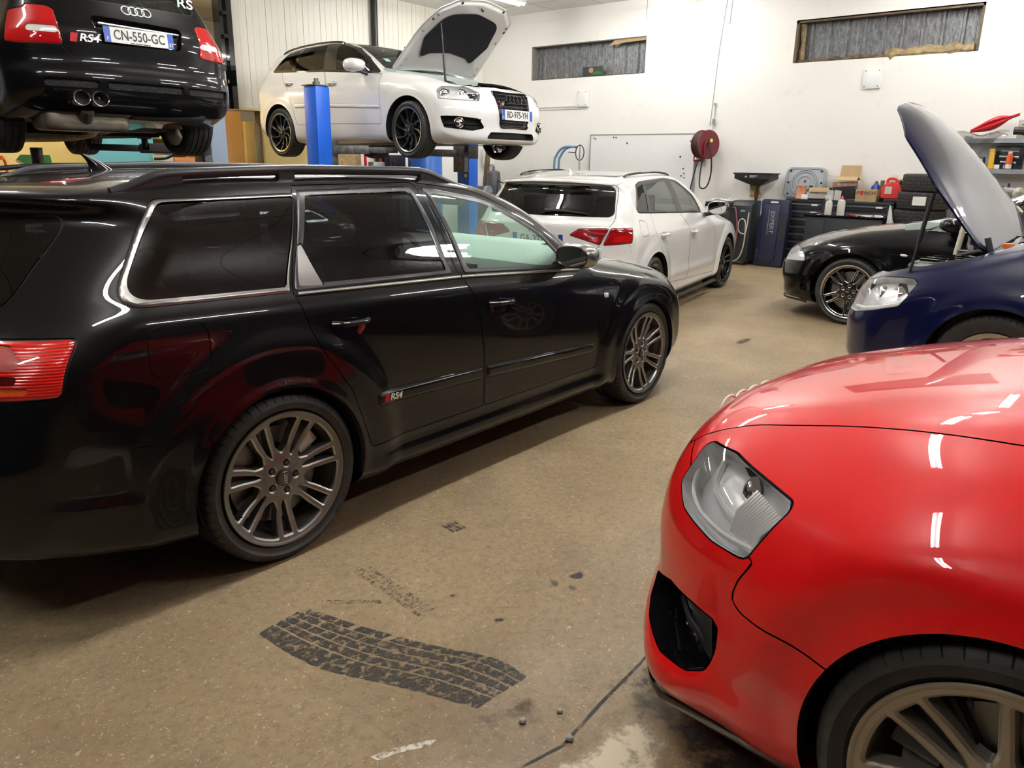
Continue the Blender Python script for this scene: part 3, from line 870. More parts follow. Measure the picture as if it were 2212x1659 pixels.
pm('tube_light', (.9, .9, .9), .4, emit=(1., .98, .94), estr=78.)
pm('fitting_white', (.75, .75, .75), .4)
def tube_lamp(x, y, label, L=1.5, along='x', z=ZC-.16):
    t = thing('tube_lamp', label, 'lamp', (x, y, z), 0 if along == 'x' else PI/2, 'ceiling tube lamps')
    mb = MB(); mb.box((0, 0, .085), (L+.06, .14, .11)); mb.build('fitting', MATS['fitting_white'], t)
    for d in (-.045, .045):
        mb = MB(); mb.tube([(-L/2, d, .012), (L/2, d, .012)], .014, 8); mb.build('tube', MATS['tube_light'], t)
    return t
for (x, y) in ((-3.0, -.35), (-.5, -.35), (2.0, -.35), (4.5, -.35), (7.0, -.35), (9.5, -.35), (-.6, 4.4), (2.8, 2.9), (5.4, 2.9), (9.5, 3.9), (3.2, 6.9), (8.6, 6.4), (2.5, -4.0), (6.0, -4.0), (9.3, -4.0)):
    tube_lamp(x, y, 'bare twin tube lamp fixed under the ceiling panels')
pm('bulb_warm', (.9, .8, .6), .4, emit=(1., .74, .40), estr=95.)
for (x, y) in ((3.1, 9.5), (5.0, 10.1)):
    t = thing('bulb_lamp', 'warm ceiling lamp in the back room beyond the opening', 'lamp', (x, y, 2.9 if x < 5 else 2.75), 0, 'back room lamps')
    mb = MB(); mb.lathe([(.001, -.10), (.06, -.08), (.09, -.02), (.08, .04), (.02, .08), (.02, .12)], 20); mb.build('bulb', MATS['bulb_warm'], t)
    mb = MB(); mb.cyl((0, 0, .1), (0, 0, ZC-(2.9 if x < 5 else 2.75)), .012, 8); mb.build('flex', MATS['black_plastic'], t)
# ------------------------------------------------------------------ black estate in the foreground
pm('paint_black', (.0028, .0028, .0034), .3, coat=1., coat_r=.012, spec=.08, coat_ior=1.38)
glass_mat('glass_dark', (.06, .065, .07)); glass_mat('glass_green', (.80, .93, .87)); glass_mat('glass_grey', (.42, .46, .45))
pm('satin_black', (.022, .022, .024), .32)
pm('gunmetal', (.19, .185, .18), .4, .7); pm('gunmetal_edge', (.45, .44, .42), .3, .85)
pm('lamp_red', (.55, .006, .006), .08, coat=1.); pm('lamp_amber', (.75, .12, .02), .1, coat=1.); pm('lamp_dark', (.10, .004, .004), .12, coat=1.)
pm('lamp_white', (.75, .75, .72), .12, coat=1.)

def flare(cx, cz, R, Ro, h, wd=.10, lip=.008, z0=.0):
    """Blistered arch: bulge of height h between the lip radius R and the outer radius Ro."""
    def f(X, Z):
        r = np.hypot(X-cx, Z-cz)
        return (h*(1-sstep(Ro-wd, Ro, r)) + lip*(1-sstep(R+.012, R+.03, r)))*sstep(z0-.05, z0+.12, Z)*(1-sstep(.02, .3, -(Z-cz)-.1))
    return f

def wagon_body():
    o = spline([(-1.0, .30), (-.5, .20), (.5, .17), (2.2, .17), (3.0, .16), (3.40, .165)], 6)
    o2 = spline([(3.40, .165), (3.51, .22), (3.535, .40), (3.515, .58), (3.47, .70), (3.38, .775), (3.1, .842), (2.65, .914), (2.35, .958), (2.14, 1.0)], 8)
    o3 = spline([(2.14, 1.005), (1.98, 1.095), (1.76, 1.225), (1.58, 1.312), (1.36, 1.375), (1.08, 1.41), (.75, 1.425), (.3, 1.428), (-.2, 1.415), (-.52, 1.385), (-.72, 1.362)], 8)
    o4 = spline([(-.72, 1.362), (-.745, 1.335), (-.67, 1.285), (-.80, 1.14), (-.93, .99), (-1.01, .93), (-1.04, .72), (-1.07, .60), (-1.075, .45), (-1.05, .34), (-1.0, .30)], 6)
    out = np.concatenate([o[:-1], o2[:-1], o3[:-1], o4[:-1]])
    cr = [(-1.1, .955), (-.65, .975), (-.31, .965), (.11, .95), (1.08, .915), (2.07, .855), (3.0, .76), (3.5, .70)]
    def cz(d): return [(x, z+d) for x, z in cr]
    tp = lambda w, f=.055, r=.05: [(-1.1, w-r-.01), (-.6, w-.012), (.2, w), (2.3, w), (3.0, w-.015), (3.5, w-f-.03)]
    lev = [(.12, tp(.80)), (.19, tp(.842)), (.27, tp(.872)), (.45, tp(.884)), (.64, tp(.888)), (cz(-.10), tp(.884)), (cz(-.012), tp(.874)), (cz(.012), tp(.866)),
           ([(-1.1, 1.04), (-.5, 1.045), (.1, 1.025), (1.06, .99), (1.8, .955), (2.2, .935), (3.5, .78)], [(-1.1, .78), (-.5, .80), (.1, .815), (1.06, .825), (1.8, .828), (2.3, .80), (3.5, .70)]),
           ([(-1.1, 1.22), (.5, 1.21), (1.8, 1.12), (2.3, 1.05), (3.5, .9)], [(-1.1, .69), (-.5, .715), (.5, .728), (1.6, .745), (2.3, .70), (3.5, .6)]),
           ([(-1.1, 1.40), (2.0, 1.38), (3.5, 1.3)], [(-1.1, .575), (-.5, .60), (.5, .62), (1.4, .60), (3.5, .5)])]
    b = [flare(-.005, .32, .365, .60, .022), flare(2.645, .31, .36, .57, .020),
         lambda X, Z: .014*np.exp(-((Z-.455-.19*(-X-.79))/.020)**2)*sstep(-.86, -.76, X)*(1-sstep(-.56, -.50, X)),
         lambda X, Z: -.012*np.exp(-((Z-.305)/.02)**2)*sstep(.42, .52, X)*(1-sstep(2.1, 2.2, X)),
         lambda X, Z: .016*np.exp(-((Z-.235)/.04)**2)*sstep(.30, .5, X)*(1-sstep(2.1, 2.3, X))]
    def k(X, Z):
        q = np.full_like(X, .11)
        q = np.where((X > 1.9) & (Z > .7), .14, q)
        q = q + .24*sstep(2.9, 3.3, X)*(1-sstep(.7, .95, Z)) + .10*sstep(.5, .95, -X)*(1-sstep(.95, 1.2, Z))
        return np.where(Z < .3, np.minimum(q, .07+.2*(X > 3)), q)
    return Body(out, lev, b, af=.30, ar=[(.6, .20), (.8, .25), (1.0, .40), (1.36, .85)], xf=(2.3, 3.5), xr=(.3, -.45), pw=2.3, crown=.03, kfun=k, half=.91)
# ------------------------------------------------------------------ red car in the right foreground
def red_body():
    A = 2.846
    o = spline([(-1.05, .30), (-.5, .2), (.5, .165), (2.3, .165), (A+.45, .15), (A+.90, .145)], 6)
    o2 = spline([(A+.90, .145), (A+1.03, .165), (A+1.06, .25), (A+1.03, .40), (A+1.035, .54), (A+1.01, .68), (A+.945, .79), (A+.83, .862), (A+.5, .955), (A+.1, 1.032), (A-.3, 1.078), (A-.55, 1.10)], 8)
    o3 = spline([(A-.55, 1.10), (A-.9, 1.24), (A-1.25, 1.38), (A-1.6, 1.445), (1.0, 1.46), (.5, 1.455), (-.2, 1.42), (-.7, 1.36)], 8)
    o4 = spline([(-.7, 1.36), (-.95, 1.1), (-1.05, .95), (-1.07, .6), (-1.05, .3)], 6)
    out = np.concatenate([o[:-1], o2[:-1], o3[:-1], o4[:-1]])
    sh = lambda z0, z1: [(-1, z0), (1.5, z0), (A, (z0+z1)/2), (A+.9, z1)]
    lev = [(.10, .80), (.17, .865), (.28, .90), (.45, .915), (.62, .918), (sh(.82, .735), [(-1, .88), (A, .915), (A+.9, .90)]), (sh(.86, .775), [(-1, .86), (A, .895), (A+.9, .87)]),
           (sh(1.0, .86), [(-1, .82), (2, .83), (A, .80), (A+.9, .74)]), (sh(1.10, .95), [(-1, .78), (2, .76), (A, .68), (A+.9, .62)]), (1.46, [(-1, .55), (1, .60), (A, .45), (A+.9, .4)])]
    b = [flare(A, .345, .375, .62, .022, .14, .010)]
    def k(X, Z):
        q = np.full_like(X, .14)
        q = q + .20*sstep(A+.1, A+.6, X)*(1-sstep(.8, 1.0, Z))
        return np.where(Z < .3, np.minimum(q, .10), q)
    return Body(out, lev, b, af=.36, ar=.3, xf=(A-.5, A+.9), xr=(0, -.9), pw=3.0, crown=.05, kfun=k, half=.945)
# ------------------------------------------------------------------ the other bodies
def std_levels(L0, L1, half, crease, belt, beltw, roof, roofw, sill=.17, rt=.05, ft=.06, sink=.045, low=.03):
    """Half-width levels of a common car: sill, door, crease, belt and roof, tapering to both ends."""
    tp = lambda w: [(L0, w-rt), (L0+.5, w-.012), (L0+1.2, w), (L1-1.3, w), (L1-.6, w-.015), (L1, w-ft)]
    up = lambda d: [(x, z+d) for x, z in crease]
    return [(sill-.05, tp(half-.10)), (sill+.02, tp(half-sink)), (sill+.12, tp(half-.018)), (sill+.30, tp(half-.004)), (up(-.12), tp(half)), (up(-.015), tp(half-.012)), (up(.015), tp(half-.024)),
            (belt, beltw), ([(x, (z+roof)/2) for x, z in belt], [(x, (w+r)/2+.02) for (x, w), (_, r) in zip(beltw, roofw)]), (roof, roofw)]

def white_lift_body():
    A = 2.578; R = -.83; N = A+.87
    o = np.concatenate([spline([(R+.05, .30), (-.4, .20), (.4, .175), (2.2, .175), (A+.5, .165), (N-.08, .175)], 6)[:-1],
        spline([(N-.08, .175), (N-.015, .22), (N-.01, .35), (N, .50), (N-.02, .60), (N-.06, .70), (N-.14, .755), (N-.45, .85), (A+.1, .925), (A-.30, .975), (A-.56, 1.01)], 8)[:-1],
        spline([(A-.56, 1.01), (A-.85, 1.17), (A-1.15, 1.31), (A-1.4, 1.385), (.75, 1.423), (.3, 1.42), (-.2, 1.385), (-.52, 1.34)], 8)[:-1],
        spline([(-.52, 1.34), (-.55, 1.30), (-.66, 1.10), (-.75, .97), (R+.03, .85), (R+.02, .65), (R, .52), (R+.01, .38), (R+.05, .30)], 6)[:-1]])
    lev = std_levels(R, N, .875, [(R, .90), (.5, .865), (A, .80), (N, .70)], [(R, 1.09), (0, 1.065), (1.0, 1.015), (2.0, .945), (N, .80)], [(R, .74), (0, .80), (1.2, .805), (2.0, .79), (N, .66)], 1.40, [(R, .50), (0, .57), (1.2, .585), (2.0, .56), (N, .45)])
    b = [flare(0, .315, .35, .52, .012, .10, .006), flare(A, .315, .355, .52, .014, .10, .006)]
    k = lambda X, Z: .10 + .22*sstep(A+.2, N-.1, X)*(1-sstep(.72, .95, Z)) + .12*sstep(.3, .8, -X)*(1-sstep(.9, 1.2, Z))
    return Body(o, lev, b, af=.33, ar=[(.5, .26), (.9, .25), (1.35, .5)], xf=(A-.3, N-.05), xr=(.3, -.5), pw=2.4, crown=.035, kfun=k, half=.885)

def white_park_body():
    A = 2.637; R = -.79; N = A+.885
    o = np.concatenate([spline([(R+.06, .27), (-.4, .19), (.4, .165), (2.2, .165), (A+.5, .16), (N-.08, .17)], 6)[:-1],
        spline([(N-.08, .17), (N-.015, .22), (N-.01, .35), (N, .50), (N-.02, .60), (N-.06, .70), (N-.14, .755), (N-.45, .85), (A+.1, .925), (A-.30, .98), (A-.56, 1.015)], 8)[:-1],
        spline([(A-.56, 1.015), (A-.85, 1.17), (A-1.15, 1.31), (A-1.4, 1.375), (.75, 1.408), (.3, 1.402), (-.2, 1.37), (-.50, 1.33)], 8)[:-1],
        spline([(-.50, 1.33), (-.545, 1.30), (-.50, 1.255), (-.62, 1.10), (-.69, .985), (-.745, .95), (-.75, .80), (R+.035, .68), (R, .56), (R+.01, .38), (R+.06, .27)], 6)[:-1]])
    lev = std_levels(R, N, .885, [(R, .86), (.5, .855), (A, .80), (N, .70)], [(R, 1.04), (0, 1.02), (1.0, .98), (2.0, .94), (N, .80)], [(R, .74), (0, .79), (1.2, .80), (2.0, .79), (N, .66)], 1.40, [(R, .50), (0, .565), (1.2, .58), (2.0, .56), (N, .45)])
    b = [flare(0, .317, .35, .50, .014, .10, .006), flare(A, .317, .352, .50, .014, .10, .006),
         lambda X, Z: .014*np.exp(-((Z-.42+.03*X/2.6)/.035)**2)*sstep(.35, .6, X)*(1-sstep(1.9, 2.25, X)), lambda X, Z: .020*(1-sstep(.20, .28, Z))*sstep(.3, .4, X)*(1-sstep(2.2, 2.3, X))]
    k = lambda X, Z: .09 + .22*sstep(A+.2, N-.1, X)*(1-sstep(.72, .95, Z)) + .09*sstep(.3, .8, -X)*(1-sstep(.9, 1.2, Z))
    return Body(o, lev, b, af=.28, ar=[(.5, .22), (.9, .26), (1.1, .3), (1.35, .45)], xf=(A-.3, N-.05), xr=(.3, -.5), pw=2.4, crown=.035, kfun=k, half=.895)

def black_lift_body():
    A = 2.607; R = -.98; N = A+.90
    o = np.concatenate([spline([(R+.10, .30), (-.5, .24), (.4, .185), (2.2, .185), (A+.5, .17), (N-.08, .18)], 6)[:-1],
        spline([(N-.08, .18), (N, .25), (N, .45), (N-.03, .58), (N-.08, .68), (N-.4, .80), (A+.1, .88), (A-.30, .93), (A-.60, .965)], 8)[:-1],
        spline([(A-.60, .965), (A-.9, 1.14), (A-1.2, 1.28), (A-1.45, 1.35), (.75, 1.385), (.2, 1.38), (-.4, 1.345), (-.70, 1.305)], 8)[:-1],
        spline([(-.70, 1.305), (-.74, 1.27), (-.86, 1.03), (-.925, .92), (-.94, .84), (-.945, .66), (R+.01, .60), (R, .52), (R+.02, .40), (R+.10, .30)], 6)[:-1]])
    lev = std_levels(R, N, .885, [(R, .80), (.5, .80), (A, .76), (N, .68)], [(R, .95), (0, .935), (1.2, .92), (2.0, .90), (N, .78)], [(R, .76), (0, .80), (1.2, .805), (2.0, .79), (N, .66)], 1.36, [(R, .54), (0, .575), (1.2, .58), (2.0, .56), (N, .45)], sink=.035)
    b = [flare(0, .322, .35, .50, .014, .10, .006), flare(A, .322, .352, .50, .014, .10, .006)]
    k = lambda X, Z: .10 + .2*sstep(A+.2, N-.1, X)*(1-sstep(.72, .95, Z)) + .10*sstep(.3, .8, -X)*(1-sstep(.9, 1.2, Z))
    return Body(o, lev, b, af=.28, ar=[(.5, .20), (.9, .18), (1.3, .28)], xf=(A-.3, N-.05), xr=(.2, -.6), pw=2.8, crown=.03, kfun=k, half=.895)

def saloon_body():
    A = 2.617; R = -1.05; N = A+.90
    o = np.concatenate([spline([(R+.06, .30), (-.5, .22), (.4, .18), (2.2, .17), (A+.5, .15), (N-.10, .16)], 6)[:-1],
        spline([(N-.10, .16), (N-.04, .19), (N-.02, .33), (N+.005, .38), (N+.005, .52), (N-.03, .575), (N-.06, .66), (N-.12, .715), (N-.35, .815), (A+.1, .915), (A-.30, .975), (A-.58, 1.01)], 8)[:-1],
        spline([(A-.58, 1.01), (A-.9, 1.16), (A-1.2, 1.30), (A-1.45, 1.37), (.75, 1.41), (.3, 1.39), (-.1, 1.30), (-.45, 1.08), (-.65, .98)], 8)[:-1],
        spline([(-.65, .98), (-.95, .96), (R+.02, .90), (R+.03, .66), (R, .55), (R+.02, .38), (R+.06, .30)], 6)[:-1]])
    lev = std_levels(R, N, .866, [(R, .83), (.5, .82), (A-.5, .80), (A+.2, .79), (N, .66)], [(R, .93), (0, .935), (1.2, .92), (2.0, .93), (A+.3, .90), (N, .78)], [(R, .72), (0, .785), (1.2, .79), (2.0, .77), (A+.3, .70), (N, .62)], 1.37, [(R, .50), (0, .55), (1.2, .565), (2.0, .54), (A+.3, .48), (N, .42)], sink=.03)
    b = [flare(0, .322, .35, .50, .012, .10, .006), flare(A, .322, .358, .50, .014, .10, .008)]
    k = lambda X, Z: .10 + .2*sstep(A+.2, N-.1, X)*(1-sstep(.6, .9, Z)) + .10*sstep(.3, .8, -X)*(1-sstep(.9, 1.2, Z))
    return Body(o, lev, b, af=.34, ar=.25, xf=(A-.2, N-.05), xr=(.2, -.6), pw=2.8, crown=.085, kfun=k, half=.875)

def van_body():
    A = 2.85; R = -.95; N = A+1.02
    o = np.concatenate([spline([(R+.06, .35), (-.5, .25), (.4, .2), (2.2, .2), (A+.5, .18), (N-.10, .19)], 6)[:-1],
        spline([(N-.10, .19), (N-.02, .24), (N, .38), (N+.005, .52), (N-.02, .60), (N-.06, .72), (N-.15, .81), (N-.40, .915), (A+.30, 1.0), (A+.12, 1.05), (A-.02, 1.09)], 8)[:-1],
        spline([(A-.02, 1.09), (A-.5, 1.36), (A-.95, 1.57), (A-1.4, 1.67), (.9, 1.72), (.2, 1.71), (-.5, 1.67), (-.75, 1.62)], 8)[:-1],
        spline([(-.75, 1.62), (-.85, 1.3), (R+.02, 1.0), (R, .7), (R, .5), (R+.06, .35)], 6)[:-1]])
    lev = std_levels(R, N, .895, [(R, .98), (.5, .96), (A-.5, .90), (A+.2, .80), (N, .66)], [(R, 1.12), (0, 1.10), (1.2, 1.08), (2.0, 1.06), (A+.3, .98), (N, .82)], [(R, .80), (0, .82), (1.2, .825), (2.0, .82), (A+.3, .76), (N, .66)], 1.68, [(R, .60), (0, .62), (1.2, .62), (2.0, .60), (A+.3, .5), (N, .45)], sink=.03, sill=.2)
    b = [flare(0, .33, .365, .50, .012, .10, .008), flare(A, .33, .368, .52, .018, .10, .012)]
    k = lambda X, Z: .11 + .16*sstep(A+.1, N-.1, X)*(1-sstep(.75, 1.05, Z)) + .10*sstep(.3, .8, -X)*(1-sstep(.9, 1.2, Z))
    return Body(o, lev, b, af=.24, ar=.25, xf=(A-.3, N-.05), xr=(.2, -.6), pw=3.0, crown=.05, kfun=k, half=.905)
# ------------------------------------------------------------------ shared fitting-out of the cars
pm('paint_red', (.66, .006, .007), .35, coat=1., coat_r=.012, spec=.15, coat_ior=1.42); pm('paint_white', (.80, .80, .78), .22, coat=1., coat_r=.015)
pm('paint_navy', (.003, .005, .034), .3, coat=1., coat_r=.012, spec=.1, coat_ior=1.4)
pm('lamp_silver', (.78, .78, .78), .25, .4); pm('lamp_grey', (.58, .59, .60), .3, .3); pm('lamp_black', (.006, .006, .007), .12)
pm('plate_white', (.78, .78, .76), .35); pm('plate_blue', (.02, .09, .45), .35); pm('plate_ink', (.01, .01, .01), .4)
pm('pad_black', (.006, .006, .010), .9, bump=.5, scale=60); pm('white_plastic', (.7, .7, .68), .4); pm('badge_silver', (.80, .80, .80), .3, .35); pm('badge_red', (.42, .003, .008), .35, spec=.2)
pm('seat_cloth', (.018, .018, .02), .85); pm('dash_lit', (.55, .63, .59), .6); pm('dash_grey', (.34, .40, .37), .65); pm('engine_grey', (.10, .10, .11), .5, .3)  # dashboards are dark plastic; the light falling on them is put into both dash colours
glass_mat('lens_clear', (.985, .985, .985), 0., 1.38); pm('wheel_black', (.008, .008, .009), .25, coat=.5); pm('rim_bright', (.72, .72, .72), .2, 1.)
pm('silver_alloy', (.52, .47, .40), .36, .75); pm('mesh_black', (.008, .008, .009), .5, bump=1., scale=90)

def arches(c, pts):
    for v in ('R', 'L'):
        for (cx, cz, R) in pts:
            A = np.linspace(0, 2*PI, 90)[:-1]
            c.V, a, c.T = split(c.V, c.T, c.field(np.stack([cx+R*np.cos(A), cz+R*np.sin(A)], -1), v))

def boundary_loops(T):
    E = np.concatenate([T[:, [0, 1]], T[:, [1, 2]], T[:, [2, 0]]]); key = np.sort(E, 1)
    _, inv, cnt = np.unique(key, axis=0, return_inverse=True, return_counts=True)
    return E[cnt[inv.ravel()] == 1]

def take(c, poly, view, cond=None, gap=.002):
    """Takes a region out of the shell without making a part of it."""
    f = c.field(poly, view, cond); c.V, Tin, Tout = split(c.V, c.T, f+gap)
    f = c.field(poly, view, cond); c.V, Tm, Tout = split(c.V, Tout, f-gap)
    c.T = Tout
    return Tin

def bowl(c, T, depth, mat, name, parent=None, scale=.9):
    """A recess behind a region: floor set back by depth and side walls."""
    V, T2, u = compact(c.V, T); n = c.B.normal(V)
    ctr = V.mean(0); nm = n.mean(0); nm /= np.linalg.norm(nm)
    W = V - nm*depth; W = ctr - nm*depth + (W - (ctr - nm*depth))*scale
    E = boundary_loops(T2)
    Tw = np.concatenate([np.stack([E[:, 0], E[:, 1], E[:, 1]+len(V)], -1), np.stack([E[:, 0], E[:, 1]+len(V), E[:, 0]+len(V)], -1)])
    me = np_mesh(name, np.concatenate([V, W]), np.concatenate([T2+len(V), Tw[:, ::-1]]), mat)
    me.set_sharp_from_angle(angle=.6)
    return link(name, me, parent or c.root)

def headlamp(c, pts3, ang, depth=.06, inner=None, cond=None, r=.02):
    """Clear lens over a silvered bowl; pts3 in the car frame, given for the left (+y) side."""
    out = []
    for sd in (1, -1):
        a = ang*sd; d = np.array([math.cos(a), math.sin(a)])
        P2 = rounded([(-x*d[1] + y*sd*d[0], z, r) for x, y, z in pts3])
        f_c = lambda x, y, z, sd=sd: (y*sd > .12) & (x > 1.8)
        T = take(c, P2, ('D', a, 0.), f_c)
        b = bowl(c, T, depth, MATS['lamp_grey'], 'lamp_housing')
        lens = c.emit('headlamp', T, MATS['lens_clear'], None)
        b.parent = lens
        if inner: inner(c, lens, sd)
        out.append(lens)
    return out

def plate(parent, pos, ex, ey, txt, flip=1, region=None, w=.52, h=.11, sub=None):
    """Number plate: white plate, blue end bands, dark characters."""
    o, ex, ey = Vector(pos), Vector(ex).normalized(), Vector(ey).normalized(); n = ex.cross(ey)
    def quad(mb, x0, x1, y0, y1, z):
        mb.add([o+ex*x+ey*y+n*z for x, y in ((x0, y0), (x1, y0), (x1, y1), (x0, y1))], [(0, 1, 2, 3)])
    mb = MB(); P = [o+ex*x+ey*y+n*z for z in (0, .004) for x, y in ((-w/2, -h/2), (w/2, -h/2), (w/2, h/2), (-w/2, h/2))]
    mb.add(P, [(0, 3, 2, 1), (4, 5, 6, 7), (0, 1, 5, 4), (1, 2, 6, 5), (2, 3, 7, 6), (3, 0, 4, 7)])
    p = mb.build('number_plate', MATS['plate_white'], parent)
    mb = MB(); quad(mb, -w/2, -w/2+.045, -h/2, h/2, .0046); mb.build('country_band', MATS['plate_blue'], p); mb = MB(); quad(mb, w/2-.045, w/2, -h/2, h/2, .0046); mb.build('region_band', MATS['plate_blue'], p)
    text_obj(txt, .098, MATS['plate_ink'], p, 'plate_characters', o+n*.005, ex, ey, .0012, .78)
    text_obj('F', .035, MATS['plate_white'], p, 'country_letter', o-ex*(w/2-.022)-ey*.03+n*.0052, ex, ey, .0008)
    if region: text_obj(region, .036, MATS['plate_white'], p, 'region_number', o+ex*(w/2-.022)-ey*.03+n*.0052, ex, ey, .0008, .85)
    if sub:
        mb = MB()
        for x0, x1 in ((-.075, -.045), (-.04, .015), (.02, .075)): quad(mb, x0, x1, -h/2+.004, -h/2+.010, .005)
        mb.build('dealer_line', MATS['plate_ink'], p)
    return p

def rings(parent, pos, ex, ey, r=.034, mat='badge_silver', t=.005):
    o, ex, ey = Vector(pos), Vector(ex).normalized(), Vector(ey).normalized(); mb = MB()
    for k in range(4):
        mb.tube([o + ex*((k-1.5)*r*1.48 + r*math.cos(a)) + ey*(r*math.sin(a)) for a in np.linspace(0, 2*PI, 28)[:-1]], t, 8, closed=True)
    return mb.build('rings_emblem', MATS[mat], parent)

def badge(parent, pos, ex, ey, txt, size=.065):
    o, ex, ey = Vector(pos), Vector(ex).normalized(), Vector(ey).normalized(); n = ex.cross(ey)
    mb = MB(); w = size*.75; q = [(-w*.5, -size*.42), (w*.32, -size*.42), (w*.58, size*.42), (-w*.24, size*.42)]
    mb.add([o+ex*x+ey*y+n*z for z in (0, .003) for x, y in q], [(0, 3, 2, 1), (4, 5, 6, 7), (0, 1, 5, 4), (1, 2, 6, 5), (2, 3, 7, 6), (3, 0, 4, 7)])
    b = mb.build('model_badge', MATS['badge_red'], parent)
    text_obj(txt, size, MATS['badge_silver'], b, 'badge_lettering', o+ex*(w*.6)+n*.001, ex, ey, .003, 1.15, 'LEFT', .25)
    return b

def handles(c, pts, door_of, mat=None, L=.085, lift=.032):
    for (xc, zc, k) in pts:
        for sd, ds in ((-1, 0), (1, 1)):
            n = 12; th = np.linspace(0, PI, n)
            P = c.on_side(np.stack([np.linspace(xc-L, xc+L, n), zc+0*th], -1), sd, 0) + np.array([[0, sd*(.006+lift*min(1, math.sin(t)*1.8)), 0] for t in th])
            mb = MB(); mb.tube(P, .012, 8, flat=1.3); mb.build('door_handle', mat or c.paint, door_of[k][ds])
            P = c.on_side(np.array([(xc+.06*math.cos(a), zc-.008+.034*math.sin(a)) for a in np.linspace(0, 2*PI, 20)[:-1]]), sd, .0012)
            mb = MB(); mb.add(list(P)+[P.mean(0)-np.array([0, sd*.003, 0])], [(i, (i+1) % 19, 19) for i in range(19)])
            mb.build('handle_recess', MATS['gloss_black'] if mat is None and c.paint is not MATS['paint_white'] else MATS['recess_grey'], door_of[k][ds])
pm('recess_grey', (.30, .30, .30), .4)

def mirrors(c, x, y, z, mat, L=.19, W=.115, H=.068, tip=None, stalk_z=None):
    for sd in (-1, 1):
        mb = MB(); V = []; n = 20
        prof = ((0, .86), (.15, .98), (.4, 1.0), (.7, .86), (.92, .55), (1, .15))
        for t, s in prof:
            for k in range(n):
                a = 2*PI*k/n; cx, cz_ = math.cos(a), math.sin(a)
                V.append((x + L*t, sd*(y + W*np.sign(cx)*abs(cx)**.75*s - .01*t), z + H*np.sign(cz_)*abs(cz_)**.75*s))
        Fc = [(i*n+k, i*n+(k+1) % n, (i+1)*n+(k+1) % n, (i+1)*n+k) for i in range(5) for k in range(n)] + [tuple(5*n+k for k in range(n))]
        mb.add(V, Fc); m = mb.build('door_mirror', mat, c.root)
        mb = MB(); mb.add([(x+.004, sd*(y + W*.84*np.sign(math.cos(a))*abs(math.cos(a))**.75), z + H*.84*np.sign(math.sin(a))*abs(math.sin(a))**.75) for a in np.linspace(0, 2*PI, 25)[:-1]], [tuple(range(24))]); mb.build('mirror_glass', MATS['mirror'], m)
        mb = MB(); yb = abs(float(c.B.y_at(x+.1, z-H-.01, 1))); mb.tube([(x+.12, sd*(yb-.03), z-H-.02), (x+.11, sd*(yb+.03), z-H), (x+.08, sd*(y-.02), z-H*.75)], [.03, .024, .02], 10); mb.build('mirror_stalk', MATS['satin_black'], m)

def ribbon_rail(c, x0, x1, y0, y1, lift=.03, r=.014, mat='gloss_black'):
    for sd in (-1, 1):
        xs = np.linspace(x0, x1, 26); ys = np.interp(xs, [x0, (x0+x1)/2, x1], [y0, max(y0, y1)+.01, y1])
        b = c.on_top(np.stack([xs, sd*ys], -1)); t = np.sin(np.linspace(0, PI, 26))**.4
        mb = MB(); mb.tube(b + np.stack([0*xs, 0*xs, .004+lift*t], -1), r, 8); mb.build('roof_rail', MATS[mat], c.root)

def fin(c, x, mat=None, s=1.):
    b = c.on_top([(x, 0)])[0]; mb = MB(); V = []
    for t in np.linspace(0, 1, 7):
        k = 1 - .82*t**.8
        for a in np.linspace(0, 2*PI, 13)[:-1]:
            V.append((b[0] + s*(.06*k*math.cos(a) - .05*t**1.6), b[1] + s*.02*k*math.sin(a), b[2] + s*.06*t - .004))
    Fc = [(i*12+k, i*12+(k+1) % 12, (i+1)*12+(k+1) % 12, (i+1)*12+k) for i in range(6) for k in range(12)] + [tuple(72+k for k in range(12))]
    mb.add(V, Fc); mb.build('aerial_fin', mat or c.paint, c.root)

def seat(c, x, y, z, w=.5, back=.62, name='seat', head=True):
    mb = MB(); mb.box((x+.02, y, z+.10), (.50, w, .16), ry=-.12); mb.box((x-.26, y, z+.10+back/2), (.15, w, back), ry=-.28)
    mb.box((x-.05, y-w*.42, z+.17), (.46, .08, .12)); mb.box((x-.05, y+w*.42, z+.17), (.46, .08, .12))
    o = mb.build(name, MATS['seat_cloth'], c.root, bevel=.045, seg=3)
    if head:
        for yy in ((y,) if w < .7 else (y-w*.33, y+w*.33)):
            mb = MB(); mb.box((x-.40, yy, z+.17+back), (.10, .26, .19), ry=-.2); mb.build('headrest', MATS['seat_cloth'], o, bevel=.035, seg=3)
    return o

